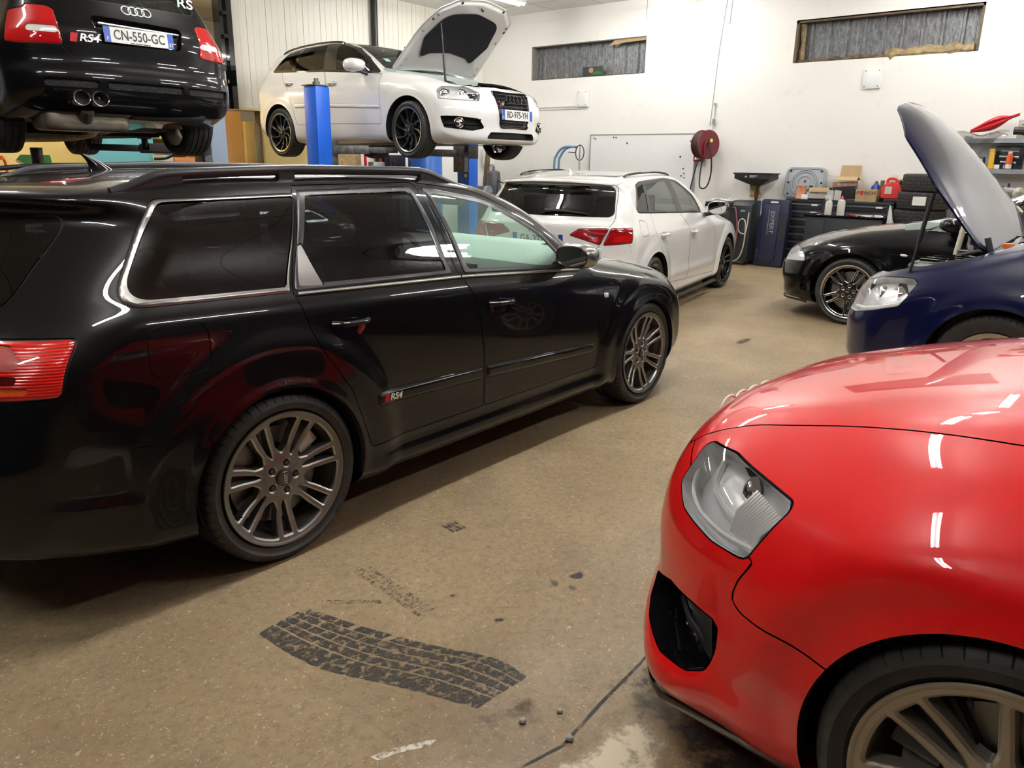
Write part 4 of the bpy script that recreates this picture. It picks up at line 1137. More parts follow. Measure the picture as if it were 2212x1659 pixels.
def cabin(c, A, zf=.28, seats=((1.35, .36), (1.35, -.36)), rear=.35, dash=True, wheel_y=.36, hw=.74, dash_mat='dash_grey'):
    """What shows through the glass: floor tray, seats, dashboard, steering wheel, mirror."""
    mb = MB(); mb.span((-.55, -.68, zf-.03), (A-.60, .68, zf)); mb.build('cabin_floor', MATS['lining'], c.root)
    for x, y in seats: seat(c, x, y, zf)
    if rear is not None: seat(c, rear, 0, zf+.02, 1.2, .60, 'rear_seat')
    if dash:
        x1 = A-.62; mb = MB()
        prof = [(x1+.24, .98), (x1+.05, 1.02), (x1-.16, 1.01), (x1-.30, .93), (x1-.33, .80), (x1-.24, .66), (x1-.1, .5), (x1+.22, .5)]
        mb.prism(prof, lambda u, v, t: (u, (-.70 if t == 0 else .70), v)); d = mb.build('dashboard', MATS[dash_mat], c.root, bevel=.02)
        for y in (-.58, -.12, .12, .58):
            mb = MB(); mb.box((x1-.318, y, .855), (.02, .13, .075), ry=.25); v = mb.build('air_vent', MATS['black_plastic'], d, bevel=.006)
            mb = MB()
            for k in range(3): mb.box((x1-.33, y, .835+.02*k), (.012, .115, .004), ry=.25)
            mb.build('vent_slats', MATS['satin_trim'], v)
        xc, zc = x1-.46, .86; mb = MB(); th = np.linspace(0, 2*PI, 33)[:-1]; ti = .42
        W = lambda r, a: (xc + r*math.sin(a)*math.sin(ti), wheel_y + r*math.cos(a), zc + r*math.sin(a)*math.cos(ti))
        mb.tube([W(.185, a) for a in th], .0165, 10, closed=True)
        s = mb.build('steering_wheel', MATS['black_plastic'], c.root)
        mb = MB(); mb.tube([(xc-.02, wheel_y, zc), (xc+.03, wheel_y, zc-.01), (xc+.28, wheel_y, zc-.09)], [.07, .065, .05], 14)
        for a in (0, PI, -PI/2): mb.tube([W(.05, a), W(.18, a)], .016, 8)
        mb.build('steering_hub', MATS['black_plastic'], s); mb = MB(); mb.tube([W(.05, -PI/2+.12), W(.175, -PI/2+.12)], .007, 6); mb.tube([W(.05, -PI/2-.12), W(.175, -PI/2-.12)], .007, 6); mb.build('steering_trim', MATS['chrome'], s)
        mb = MB(); mb.box((A-1.0, 0, 1.265), (.03, .24, .07), ry=.3); mb.tube([(A-1.0, 0, 1.27), (A-1.0, 0, 1.36)], .012, 6); mb.build('rear_view_mirror', MATS['black_plastic'], c.root, bevel=.012)

def side_glass(c, panes, dlo, trim_mat, band=None, raise_=.003):
    """Panes first, then the dark surround that carries them. panes: (polygon, material, door key or None)."""
    res = {}
    for v, k in (('R', 0), ('L', 1)):
        ps = [(c.cut('window_pane', P, v, MATS[m], gap=0), key) for P, m, key in panes]
        t = c.cut('window_surround', dlo, v, MATS[trim_mat], gap=.0015, disp=raise_, edge=.008)
        for o, key in ps: o.parent = t
    return

def side_doors(c, doors):
    D = []
    for P in doors:
        D.append((c.cut('door', P, 'R'), c.cut('door', P, 'L')))
    return D

def open_bonnet(c, poly, hinge, ang, pad, cond, shift=(0, 0, 0), inner=None, name='bonnet', reach=1.):
    """Cuts the bonnet from the shell, turns it up about its hinge and gives it an underside."""
    T = take(c, poly, 'T', cond, gap=.003)
    V, T2, u = compact(c.V, T); n = c.B.normal(V)
    hx, hz = hinge; ca, sa = math.cos(ang), math.sin(ang)
    def rot(P):
        dx, dz = (P[:, 0]-hx)*reach, P[:, 2]-hz
        return np.stack([hx+dx*ca-dz*sa+shift[0], P[:, 1]+shift[1], hz+dx*sa+dz*ca+shift[2]], -1)
    def rotn(N): return np.stack([N[:, 0]*ca-N[:, 2]*sa, N[:, 1], N[:, 0]*sa+N[:, 2]*ca], -1)
    f = sd_poly(V[:, :2], poly)                                    # rim thin, ribs deeper
    thick = .014 + .016*sstep(.02, .06, -f)
    U = V - n*thick[:, None]
    E = boundary_loops(T2); m = len(V)
    Tw = np.concatenate([np.stack([E[:, 0], E[:, 1]+m, E[:, 1]], -1), np.stack([E[:, 0], E[:, 0]+m, E[:, 1]+m], -1)])
    me = np_mesh(name, rot(np.concatenate([V, V - n*.010])), np.concatenate([T2, Tw]), c.paint)
    me.set_sharp_from_angle(angle=.7)
    b = link(name, me, c.root)
    me = np_mesh('bonnet_underside', rot(U), T2[:, ::-1], inner or c.paint); link('bonnet_underside', me, b)
    if pad is not None:
        fp = sd_poly(V[:, :2], pad); V2, Ti, To = split(V, T2, fp); V3, T3, _ = compact(V2, Ti); n3 = c.B.normal(V3)
        me = np_mesh('insulation_pad', rot(V3 - n3*.041), T3[:, ::-1], MATS['pad_black']); p = link('insulation_pad', me, b)
    return b, rot

def engine_bay(c, A, N, z=.62):
    mb = MB(); mb.span((A-.45, -.66, z-.30), (N-.20, .66, z-.27)); mb.build('engine_tray', MATS['lining'], c.root)
    mb = MB(); mb.box((A+.15, 0, z+.06), (.55, .62, .22)); e = mb.build('engine_cover', MATS['black_plastic'], c.root, bevel=.05, seg=3)
    mb = MB()
    for k in range(4): mb.box((A+.15, -.21+.14*k, z+.175), (.44, .03, .02))
    mb.build('cover_ribs', MATS['gloss_black'], e)
    mb = MB(); mb.box((A+.18, .46, z+.06), (.30, .20, .22)); mb.build('battery_box', MATS['black_plastic'], c.root, bevel=.012)
    mb = MB(); mb.box((A+.30, -.47, z+.08), (.22, .20, .16)); t = mb.build('coolant_tank', MATS['white_plastic'], c.root, bevel=.05, seg=3)
    mb = MB(); mb.cyl((A+.30, -.47, z+.15), (A+.30, -.47, z+.20), .035); mb.build('tank_cap', MATS['dark_steel'], t)
    for sd in (-1, 1):
        mb = MB(); mb.lathe([(.001, .05), (.05, .05), (.06, .03), (.11, .02), (.13, -.10)], 20, lambda r, h, a: (A-.12+r*math.cos(a), sd*.50+r*math.sin(a), z+.13+h)); mb.build('strut_mount', MATS['engine_grey'], c.root)
    mb = MB(); mb.span((N-.30, -.55, z-.02), (N-.17, .55, z+.06)); mb.build('slam_panel', MATS['gloss_black'], c.root, bevel=.015)
    mb = MB()
    for pts in (((A-.3, .3, z+.12), (A, .35, z+.2), (A+.3, .3, z+.15)), ((A-.2, -.2, z+.2), (A+.1, -.33, z+.22), (A+.35, -.4, z+.15)), ((A+.4, .1, z+.05), (A+.45, -.2, z+.12), (A+.4, -.42, z+.1))):
        mb.tube(spline(pts, 6), .016, 8)
    mb.build('hoses', MATS['rubber'], c.root)
# ------------------------------------------------------------------ wheel designs
def twin_spoke(n, Rr, wo, wi, slot_o, slot_i, r_in, r_slot, **k):
    """Pairs of spokes: a slot inside each pair, an opening between the pairs."""
    ro = Rr-.030
    slot = rounded([(0, r_slot, .004), (slot_i, r_slot+.03, .02), (slot_o, ro-.006, .004), (-slot_o, ro-.006, .004), (-slot_i, r_slot+.03, .02)], n=6)
    a_of = lambda r, u: PI/n - math.asin(min(.95, u/r))
    P = lambda a, r: (r*math.sin(a), r*math.cos(a), .010)
    ao = a_of(ro, wo); mid = (ro+r_in)/2
    big = [P(a, ro) for a in np.linspace(-ao, ao, 11)] + [P(a_of(mid, (wo+wi)/2), mid), P(max(.03, a_of(r_in+.025, wi)), r_in+.025), (0, r_in, .008), P(-max(.03, a_of(r_in+.025, wi)), r_in+.025), P(-a_of(mid, (wo+wi)/2), mid)]
    return dict(n=n, holes=[(slot, 0), (rounded(big, .010), .5)], bolts=[(.056, .0135, 5, .3)], **k)
def single_spoke(n, Rr, w_out, w_in, r_in, **k):
    ro = Rr-.022; a_of = lambda r, u: PI/n - math.asin(u/r); P = lambda a, r: (r*math.sin(a), r*math.cos(a), .008)
    ao = a_of(ro, w_out)
    big = [P(a, ro) for a in np.linspace(-ao, ao, 9)] + [P(max(.02, a_of(r_in, w_in)), r_in), P(-max(.02, a_of(r_in, w_in)), r_in)]
    return dict(n=n, holes=[(rounded(big, .008), .5)], bolts=[(.056, .0135, 5, .3)], **k)
def build_wagon():
    B = wagon_body()
    c = Car('estate_car', 'black estate car with roof rails standing on the floor, largest car in the room', (0, .885, 0), 0., B, MATS['paint_black'], h=.0165)
    root = c.root
    AR, AF = (-.005, .32), (2.645, .31)
    circ = lambda p, R: np.stack([p[0]+R*np.cos(np.linspace(0, 2*PI, 90)[:-1]), p[1]+R*np.sin(np.linspace(0, 2*PI, 90)[:-1])], -1)
    for v in ('R', 'L'):
        for p, R in ((AR, .362), (AF, .357)):
            s_, a, b = split(c.V, c.T, c.field(circ(p, R), v)); c.V, c.T = s_, b
    q_out = rounded([(-.515, 1.022, .05), (.105, 1.005, .004), (.275, 1.345, .004), (-.275, 1.335, .07)], n=8)
    q_in = rounded([(-.482, 1.038, .05), (.097, 1.022, .004), (.267, 1.333, .01), (-.262, 1.322, .07)], n=8)
    r_out = rounded([(.125, 1.005, .004), (.955, .985, .01), (.905, 1.362, .01), (.295, 1.355, .006)])
    r_in = rounded([(.155, 1.025, .01), (.925, 1.005, .01), (.878, 1.340, .02), (.318, 1.335, .02)])
    f_out = rounded([(1.035, .98, .01), (1.90, .925, .03), (1.72, 1.115, .3), (1.36, 1.30, .5), (.965, 1.362, .02)], n=8)
    f_in = rounded([(1.068, 1.0, .01), (1.845, .952, .03), (1.69, 1.105, .3), (1.34, 1.275, .45), (.992, 1.335, .02)], n=8)
    door_r = rounded([(.395, .345, .03), (.31, .60, .25), (.16, .82, .2), (.113, 1.0, .03), (.283, 1.372, .02), (.935, 1.378, .02), (.99, .99, .04), (1.065, .84, .12), (1.105, .6, .3), (1.112, .345, .02)], n=6)
    door_f = rounded([(1.118, .345, .02), (1.112, .6, .3), (1.071, .84, .12), (.996, .99, .04), (.942, 1.378, .02), (1.33, 1.335, .5), (1.76, 1.125, .3), (2.02, .92, .06), (2.085, .76, .12), (2.105, .345, .03)], n=6)
    for v, sd in (('R', -1), ('L', 1)):
        S = MATS['satin_trim']
        # rear quarter
        c.cut('quarter_window', q_in, v, MATS['glass_dark'], gap=0)
        c.cut('window_trim', q_out, v, MATS['satin_trim'], gap=.001, disp=.006, edge=.008)
        tri = c.cut('quarter_trim', rounded([(.152, 1.022, .006), (.262, 1.014, .004), (.215, 1.19, .01)]), v, MATS['satin_trim'], gap=.001)
        gl_r = c.cut('window_pane', r_in, v, MATS['glass_dark'], gap=0)
        tr_r = c.cut('window_trim', r_out, v, MATS['satin_black'], gap=.001, disp=.005, edge=.008)
        gl_f = c.cut('window_pane', f_in, v, MATS['glass_green' if sd < 0 else 'glass_green'], gap=0)
        tr_f = c.cut('window_trim', f_out, v, MATS['satin_black'], gap=.001, disp=.005, edge=.008)
        mo_r = c.cut('side_moulding', rounded([(.44, .508, .008), (1.10, .485, .004), (1.10, .545, .004), (.425, .565, .02)]), v, gap=.001, disp=.011, edge=.014)
        mo_f = c.cut('side_moulding', rounded([(1.122, .485, .004), (2.06, .44, .008), (2.06, .495, .008), (1.122, .545, .004)]), v, gap=.001, disp=.011, edge=.014)
        if sd < 0: mo_r_right = mo_r
        dr = c.cut('rear_door', door_r, v); df = c.cut('front_door', door_f, v)
        for o, p in ((gl_r, dr), (tri, dr), (tr_r, dr), (mo_r, dr), (gl_f, df), (tr_f, df), (mo_f, df)): o.parent = p
        if sd < 0:
            c.cut('fuel_flap', rounded([(-.455, .805), (-.255, .80), (-.245, .955), (-.445, .965)], .045, 8), v)
        # bright strip along the window line and door handles
        for (x0, x1, d) in ((.128, .99, dr), (1.0, 1.93, df)):
            xs = np.linspace(x0, x1, 24); zb = np.interp(xs, [.1, 1.0, 1.93], [.998, .972, .918])
            P = c.on_side(np.stack([xs, zb], -1), sd, .004)
            mb = MB(); mb.tube(P, .007, 8); mb.build('waist_strip', S, d)
        for (xc, zc, d, tilt) in ((.325, .862, dr, -.03), (1.225, .825, df, -.03)):
            mb = MB()
            n = 14; th = np.linspace(0, PI, n)
            P = c.on_side(np.stack([np.linspace(xc-.085, xc+.085, n), zc+.012+tilt*np.linspace(-.085, .085, n)], -1), sd, 0) + np.array([[0, sd*(.006+.030*min(1, math.sin(t)*1.8)), 0] for t in th])
            mb.tube(P, .0115, 10, flat=1.25)
            mb.build('door_handle', c.paint, d)
            mb = MB(); P = c.on_side(np.array([(xc+.075*math.cos(a), zc-.012+.042*math.sin(a)) for a in np.linspace(0, 2*PI, 24)[:-1]]), sd, .0015)
            ctr = P.mean(0) - np.array([0, sd*.004, 0])
            mb.add(list(P)+[ctr], [(i, (i+1) % 23, 23) for i in range(23)]); mb.build('handle_recess', MATS['gloss_black'], d)
    P = c.on_side([(.47, .538)], -1, .0125)[0]; badge(mo_r_right, P, (1, 0, -.03), (0, 0, 1), 'RS4', .036)
    for v in ('R', 'L'):
        c.cut('side_repeater', rounded([(2.135, .745), (2.19, .735), (2.19, .765), (2.135, .775)], .01), v, MATS['lamp_white'], gap=.001, disp=.004, edge=.006)
    # windscreen, rear window, bonnet, tailgate
    ws = rounded([(2.02, -.70, .12), (2.14, -.35, .3), (2.16, 0, .3), (2.14, .35, .3), (2.02, .70, .12), (1.44, .55, .08), (1.38, 0, .4), (1.44, -.55, .08)], n=8)
    c.cut('windscreen', ws, 'T', MATS['glass_green'], gap=.003, cond=lambda x, y, z: (z > .9) & (x > 1.0))
    c.cut('bonnet', rounded([(2.13, -.66, .1), (3.30, -.58, .15), (3.44, 0, .6), (3.30, .58, .15), (2.13, .66, .1), (2.20, 0, .5)], n=8), 'T', cond=lambda x, y, z: (z > .68) & (x > 1.9))
    rw = rounded([(-.60, 1.005, .06), (.60, 1.005, .06), (.49, 1.29, .05), (-.49, 1.29, .05)], n=8)
    c.cut('rear_window', rw, 'B', MATS['glass_dark'], gap=.003, cond=lambda x, y, z: (x < -.35) & (c.B.normal(np.stack([x, y, z], -1))[:, 0] < -.45))
    # tail lamps wrap the corner
    for a, sd in ((PI+.62, -1), (PI-.62, 1)):
        L3 = [(-.675, -.86, .955), (-.72, -.875, .80), (-.985, -.66, .795), (-1.02, -.50, .82), (-1.02, -.50, .965), (-.93, -.66, .955)]
        d = np.array([math.cos(a), math.sin(a)])
        P2 = [(-x*d[1] + (y*-sd)*d[0]*1., z) for x, y, z in L3]
        pr = lambda P: rounded([(-x*d[1] + (y*-sd)*d[0]*1., z) for x, y, z in P], .015)
        cnd = lambda x, y, z, sd=sd: (y*sd > .3) & (x < -.55)
        subs = [c.cut('brake_band', pr([(-.80, -.80, .842), (-.99, -.60, .842), (-.99, -.60, .862), (-.80, -.80, .866)]), ('D', a, 0.), MATS['lamp_dark'], gap=0, cond=cnd),
                c.cut('indicator_band', pr([(-.775, -.822, .815), (-.99, -.60, .812), (-.99, -.60, .832), (-.775, -.822, .834)]), ('D', a, 0.), MATS['lamp_amber'], gap=0, cond=cnd),
                c.cut('reversing_lens', pr([(-.80, -.80, .88), (-.87, -.73, .88), (-.87, -.73, .945), (-.83, -.77, .94), (-.805, -.795, .91)]), ('D', a, 0.), MATS['lamp_pink'], gap=0, cond=cnd)]
        tl = c.cut('tail_lamp', rounded([(u, z, .02) for u, z in P2]), ('D', a, 0.), MATS['lamp_ribbed'], gap=.003, disp=.004, edge=.01, cond=cnd)
        for q in subs: q.parent = tl
    c.seam_line(rounded([(-2, .0), (-.29, .0), (-.29, .585), (-.60, .605, .05), (-.70, .69, .06), (-.76, .80, .02), (-2, .80)]), 'R', cond=lambda x, y, z: (x > -.8) & (z < .79))
    c.seam_line(rounded([(-2, .0), (-.29, .0), (-.29, .585), (-.60, .605, .05), (-.70, .69, .06), (-.76, .80, .02), (-2, .80)]), 'L', cond=lambda x, y, z: (x > -.8) & (z < .79))
    c.finish()
    c.wells((AR, AF), .36)
    # roof rails
    for sd in (-1, 1):
        xs = np.concatenate([np.linspace(-.36, -.1, 12), np.linspace(-.02, 1.02, 14), np.linspace(1.08, 1.32, 9)])
        yl = lambda x: np.interp(x, [-.36, .3, 1.3], [.548, .572, .555])
        zb = np.interp(xs, [-.36, -.1, .34, 1.0, 1.32], [1.352, 1.368, 1.383, 1.378, 1.345])
        lift = .048*sstep(-.38, -.16, xs)*(1-sstep(1.02, 1.33, xs))
        P = np.stack([xs, sd*yl(xs), zb+lift], -1)
        mb = MB(); mb.tube(P, [.019]*len(xs), 10, flat=.75)
        for xa, xb in ((-.36, -.12), (.26, .33), (1.02, 1.32)):
            n = 10; q = np.linspace(xa, xb, n); top = np.interp(q, xs, P[:, 2]); bot = np.interp(q, xs, zb) - .03
            V = [(q[i], sd*yl(q[i])+o, z) for i in range(n) for o, z in ((-.013, bot[i]), (.013, bot[i]), (.013, top[i]), (-.013, top[i]))]
            Fc = [(i*4+k, i*4+(k+1) % 4, i*4+4+(k+1) % 4, i*4+4+k) for i in range(n-1) for k in range(4)] + [(0, 1, 2, 3), (4*n-4, 4*n-3, 4*n-2, 4*n-1)]
            mb.add(V, Fc)
        mb.build('roof_rail', MATS['satin_black'], root)
    # shark fin aerial
    b = c.on_top([(-.13, 0)])[0]
    mb = MB(); prof = [(-.115, 0, .018), (-.095, .012, .02), (-.03, .014, .019), (.03, .006, .012), (.055, 0, .005)]
    V = []
    for t in np.linspace(0, 1, 9):
        z = .062*t; s = 1 - .82*t**.8; sh = .02*t - .055*t*t*0 
        for a in np.linspace(0, 2*PI, 17)[:-1]:
            V.append((b[0] - .02 + .06*s*math.cos(a)*(1 if math.cos(a) > 0 else .7) - .055*t**1.6, b[1] + .021*s*math.sin(a), b[2] + z - .004))
    Fc = [(i*16+k, i*16+(k+1) % 16, (i+1)*16+(k+1) % 16, (i+1)*16+k) for i in range(8) for k in range(16)] + [tuple(128+k for k in range(16))]
    mb.add(V, Fc); mb.build('aerial_fin', c.paint, root)
    # door mirrors
    for sd in (-1, 1):
        mb = MB(); V = []; n = 20
        for t, s in ((0, .86), (.15, .98), (.4, 1.0), (.7, .86), (.92, .55), (1, .15)):
            for k in range(n):
                a = 2*PI*k/n; cx, cz_ = math.cos(a), math.sin(a)
                yy = .115*np.sign(cx)*abs(cx)**.75*s; zz = .075*np.sign(cz_)*abs(cz_)**.75*s
                V.append((1.70 + .17*t, sd*(.955) + yy*sd - sd*.01*t, 1.015 + zz*.85))
        Fc = [(i*n+k, i*n+(k+1) % n, (i+1)*n+(k+1) % n, (i+1)*n+k) for i in range(5) for k in range(n)] + [tuple(5*n+k for k in range(n))]
        mb.add(V, Fc); m = mb.build('door_mirror', MATS['mirror_silver'], root)
        mb = MB(); V = []
        for s, x in ((.86, 1.70), (.80, 1.696), (.78, 1.706)):
            for k in range(n):
                a = 2*PI*k/n; cx, cz_ = math.cos(a), math.sin(a)
                V.append((x, sd*.955 + sd*.115*np.sign(cx)*abs(cx)**.75*s, 1.015 + .064*np.sign(cz_)*abs(cz_)**.75*s))
        Fc = [(i*n+k, i*n+(k+1) % n, (i+1)*n+(k+1) % n, (i+1)*n+k) for i in range(2) for k in range(n)]
        mb.add(V, Fc); mb.build('mirror_rim', MATS['satin_black'], m)
        mb = MB(); mb.add(V[2*n:], [tuple(range(n))]); mb.build('mirror_glass', MATS['mirror'], m)
        mb = MB(); mb.tube([(1.80, sd*.80, .965), (1.79, sd*.86, .970), (1.77, sd*.92, .985)], [.03, .026, .02], 10); mb.build('mirror_stalk', MATS['satin_black'], m)
    # wheels
    slot = rounded([(0, .084, .004), (.009, .115, .02), (.020, .226, .004), (-.020, .226, .004), (-.009, .115, .02)], n=6)
    ph = PI/7
    def wpt(a, r): return (r*math.sin(a), r*math.cos(a))
    aw = lambda r, u: PI/7 - math.asin(u/r)
    big = [wpt(-aw(.232, .043), .232)] + [wpt(a, .2335) for a in np.linspace(-aw(.232, .043), aw(.232, .043), 9)[1:-1]] + [wpt(aw(.232, .043), .232), wpt(aw(.17, .038), .17), wpt(aw(.125, .030), .125), (0, .094), wpt(-aw(.125, .030), .125), wpt(-aw(.17, .038), .17)]
    big = rounded([(u, v, .012) if 0 < i < 8 else (u, v, .012) for i, (u, v) in enumerate(big)], .012)
    style = dict(n=7, holes=[(slot, 0), (big, .5)], bolts=[(.056, .0135, 5, .3)], dish=.028, bev=.006, drop=.005, res=54, cal=2.5, valve=-1.1, edge_mat='gunmetal_edge')
    wp = make_wheel(style, .327, .2585, .255, MATS['gunmetal'], MATS['gunmetal'], lettering=('MICHELIN', .292, .95))
    cabin(c, 2.78, dash_mat='dash_lit')
    put_wheels(c, wp, 0, 2.65, .885, .327, rolls=(PI/2+.03+PI/7*0, .5, 1.35, .3))
    return c
pm('lamp_pink', (.42, .10, .09), .1, coat=1.)
def ribbed():
    m, N, L, b = node_mat('lamp_ribbed'); b.inputs['Roughness'].default_value = .15; b.inputs['Coat Weight'].default_value = 1.; b.inputs['Coat Roughness'].default_value = .03
    tc = N.new('ShaderNodeTexCoord'); w = N.new('ShaderNodeTexWave'); w.wave_type = 'BANDS'; w.bands_direction = 'Z'; w.inputs['Scale'].default_value = 38.; w.inputs['Distortion'].default_value = .4
    L.new(tc.outputs['Object'], w.inputs['Vector']); mx = N.new('ShaderNodeMix'); mx.data_type = 'RGBA'; mx.inputs[6].default_value = (.36, .003, .003, 1); mx.inputs[7].default_value = (.75, .015, .008, 1)
    L.new(w.outputs['Fac'], mx.inputs[0]); L.new(mx.outputs[2], b.inputs['Base Color'])
    bp = N.new('ShaderNodeBump'); bp.inputs['Strength'].default_value = .3; bp.inputs['Distance'].default_value = .004; L.new(w.outputs['Fac'], bp.inputs['Height']); L.new(bp.outputs[0], b.inputs['Normal'])
ribbed()
pm('mirror_silver', (.30, .29, .28), .25, .85); pm('mirror', (.9, .9, .9), .02, 1.)
wagon = build_wagon()
def build_red():
    A = 2.846; ya = math.radians(85); B = red_body()
    c = Car('low_car', 'glossy red car with a silver twin-spoke wheel, nearest the camera', (.80-A*math.cos(ya), -2.38-A*math.sin(ya), 0), ya, B, MATS['paint_red'], h=.0165)
    arches(c, [(0, .345, .38), (A, .345, .372)])
    # headlamp
    HL = [(3.638, .627, .795), (3.660, .689, .743), (3.675, .708, .691), (3.621, .768, .655), (3.494, .852, .642), (3.386, .889, .648), (3.365, .872, .690), (3.320, .832, .768), (3.333, .822, .785), (3.439, .766, .795), (3.544, .703, .805)]
    def inner(c, lens, sd):
        f = lambda q, off: [Vector((x, y*sd, z)) + Vector((-.55, -.62*sd, -.25)).normalized()*off for x, y, z in q]
        # black bezel with a projector, ribbed reflector towards the wheel, light-guide strip along the lower edge
        mb = MB(); mb.add(f([(3.60, .66, .755), (3.57, .72, .695), (3.50, .78, .685), (3.46, .765, .745), (3.52, .715, .785)], .045), [(0, 1, 2, 3, 4)]); mb.build('lamp_bezel', MATS['lamp_black'], lens)
        mb = MB(); q = f([(3.505, .755, .735)], .040)[0]; r = .040
        mb.lathe([(.001, .016), (.02, .012), (.032, .004), (.038, -.004), (.042, 0), (.044, -.02)], 24, lambda rr, h, a: (q.x + h*.75 + rr*math.cos(a)*-.6*1, q.y + h*.6*sd + rr*math.cos(a)*.75*sd, q.z + rr*math.sin(a)))
        mb.build('projector_lens', MATS['chrome'], lens)
        mb = MB()
        for k in range(13):
            t = k/12
            a = Vector((3.445-.085*t, (.790+.055*t)*sd, .765-.02*t)); b = Vector((3.475-.075*t, (.835+.040*t)*sd, .668-.005*t))
            a = a + Vector((-.55, -.62*sd, -.1))*.022; b = b + Vector((-.55, -.62*sd, -.1))*.018
            mb.tube([a, (a+b)/2 + Vector((.012, .012*sd, 0)), b], .0042, 6)
        mb.build('ribbed_reflector', MATS['lamp_silver'], lens)
        mb = MB(); st = spline([(3.655, .665, .745), (3.648, .712, .690), (3.585, .785, .668), (3.49, .842, .660), (3.40, .875, .665)], 6)
        P = f(st, .016); mb.tube(P, .011, 8, flat=.5); mb.build('light_strip', MATS['white_plastic'], lens)
        mb = MB(); st = spline([(3.61, .66, .755), (3.60, .71, .705), (3.53, .785, .690), (3.45, .835, .685)], 6)
        mb.tube(f(st, .03), .017, 8, flat=.5); mb.build('inner_ring', MATS['lamp_silver'], lens)
    headlamp(c, HL, .80, .06, inner)
    # air intakes in the bumper corners with slats, black inserts
    IN = [(3.765, .66, .375), (3.745, .69, .395), (3.637, .775, .447), (3.526, .850, .462), (3.441, .889, .467), (3.440, .883, .394), (3.462, .879, .325), (3.509, .875, .298), (3.602, .833, .285), (3.715, .751, .300), (3.755, .69, .325)]
    for sd in (1, -1):
        a = .72*sd; d = np.array([math.cos(a), math.sin(a)])
        P2 = rounded([(-x*d[1] + y*sd*d[0], z, .02) for x, y, z in IN])
        T = take(c, P2, ('D', a, 0.), lambda x, y, z, sd=sd: (y*sd > .3) & (x > 3))
        b = bowl(c, T, .10, MATS['gloss_black'], 'air_intake')
        mb = MB()
        for k in range(3):
            z = .33+.045*k
            pts = [(x-.03, y*sd*.985, z) for x, y in ((3.70, .66), (3.63, .74), (3.55, .80), (3.50, .83))]
            mb.tube(pts, .011, 8, flat=.6)
        mb.build('intake_slats', MATS['black_plastic'], b)
        mb = MB(); mb.add([(3.60, .72*sd, .40), (3.48, .845*sd, .44), (3.47, .84*sd, .32), (3.59, .73*sd, .31)], [(0, 1, 2, 3)]); mb.build('intake_duct', MATS['black_plastic'], b)
    # grille
    T = take(c, rounded([(-.36, .66, .04), (-.28, .30, .05), (.28, .30, .05), (.36, .66, .04)]), 'F', lambda x, y, z: x > 3.4)
    b = bowl(c, T, .05, MATS['mesh_black'], 'grille')
    mb = MB(); x = float(B.x_at(0, .45)); mb.box((x+.012, 0, .45), (.014, .54, .125)); mb.build('plate_holder', MATS['black_plastic'], b, bevel=.004)
    rings(b, (float(B.x_at(0, .69))+.01, 0, .70), (0, 1, 0), (0, 0, 1), .055)
    # bonnet, wing and bumper seams
    bon = rounded([(A-.52, -.70, .05), (2.981, -.672, .3), (3.346, -.617, .3), (3.537, -.592, .25), (3.650, -.600, .06), (3.735, -.58, .05), (3.79, -.3, .4), (3.80, 0, .5), (3.79, .3, .4), (3.735, .58, .05), (3.650, .600, .06), (3.537, .592, .25), (3.346, .617, .3), (2.981, .672, .3), (A-.52, .70, .05), (A-.46, 0, .5)])
    c.cut('bonnet', bon, 'T', cond=lambda x, y, z: (z > .68) & (x > 1.9))
    wing = rounded([(3.37, .655, .01), (3.40, .60, .1), (3.412, .55, .03), (3.385, .535, .04), (3.263, .530, .1), (3.170, .515, .01), (2.85, .3), (2.2, .3, .02), (2.18, .8, .2), (2.26, 1.02, .02), (2.9, 1.1), (3.78, 1.0), (3.78, .80), (3.60, .70)])
    for v in ('L', 'R'):
        c.cut('front_wing', wing, v, cond=lambda x, y, z: np.abs(y) > .50)
    # side glass, doors
    side_glass(c, [(rounded([(.2, 1.06), (1.1, 1.04), (1.05, 1.36), (.4, 1.38)]), 'glass_dark', None), (rounded([(1.17, 1.04), (2.05, 1.03), (1.75, 1.22, .1), (1.15, 1.37)]), 'glass_grey', None)], rounded([(-.4, 1.06, .1), (2.2, 1.0, .02), (1.85, 1.24, .2), (1.3, 1.40, .1), (.3, 1.41, .1), (-.2, 1.36)]), 'gloss_black')
    D = side_doors(c, [rounded([(.45, .35), (1.14, .35), (1.14, 1.03), (.15, 1.05), (.2, .7, .1)]), rounded([(1.15, .35), (2.14, .35), (2.16, 1.0), (1.15, 1.03)])])
    handles(c, [(.35, .92, 0), (1.3, .90, 1)], D); mirrors(c, 1.75, .98, 1.08, MATS['mirror_silver'])
    c.cut('windscreen', rounded([(A-.62, -.68, .1), (A-.52, 0, .6), (A-.62, .68, .1), (A-1.4, .50, .1), (A-1.48, 0, .6), (A-1.4, -.50, .1)]), 'T', MATS['glass_grey'], cond=lambda x, y, z: z > 1.0)
    c.finish(); c.wells([(0, .345), (A, .345)], .374)
    # black splitter along the lower edge
    ys = np.linspace(-.86, .86, 60); x = B.x_at(ys, .175+0*ys)
    mb = MB(); mb.tube([(a-.004, b, .150) for a, b in zip(x, ys)], .013, 8, flat=.6); mb.build('front_splitter', MATS['gloss_black'], c.root)
    st = twin_spoke(7, .2715, .046, .036, .024, .010, .100, .090, dish=.03, bev=.007, drop=.006, res=54, valve=2.2, cal=2.8, cal_mat='caliper_black')
    wp = make_wheel(st, .345, .2715, .275, MATS['silver_alloy'], MATS['silver_alloy'])
    put_wheels(c, wp, 0, A, .925, .345, rolls=(0, .5, 1.1, .22))
    cabin(c, A)
    return c
red_car = build_red()
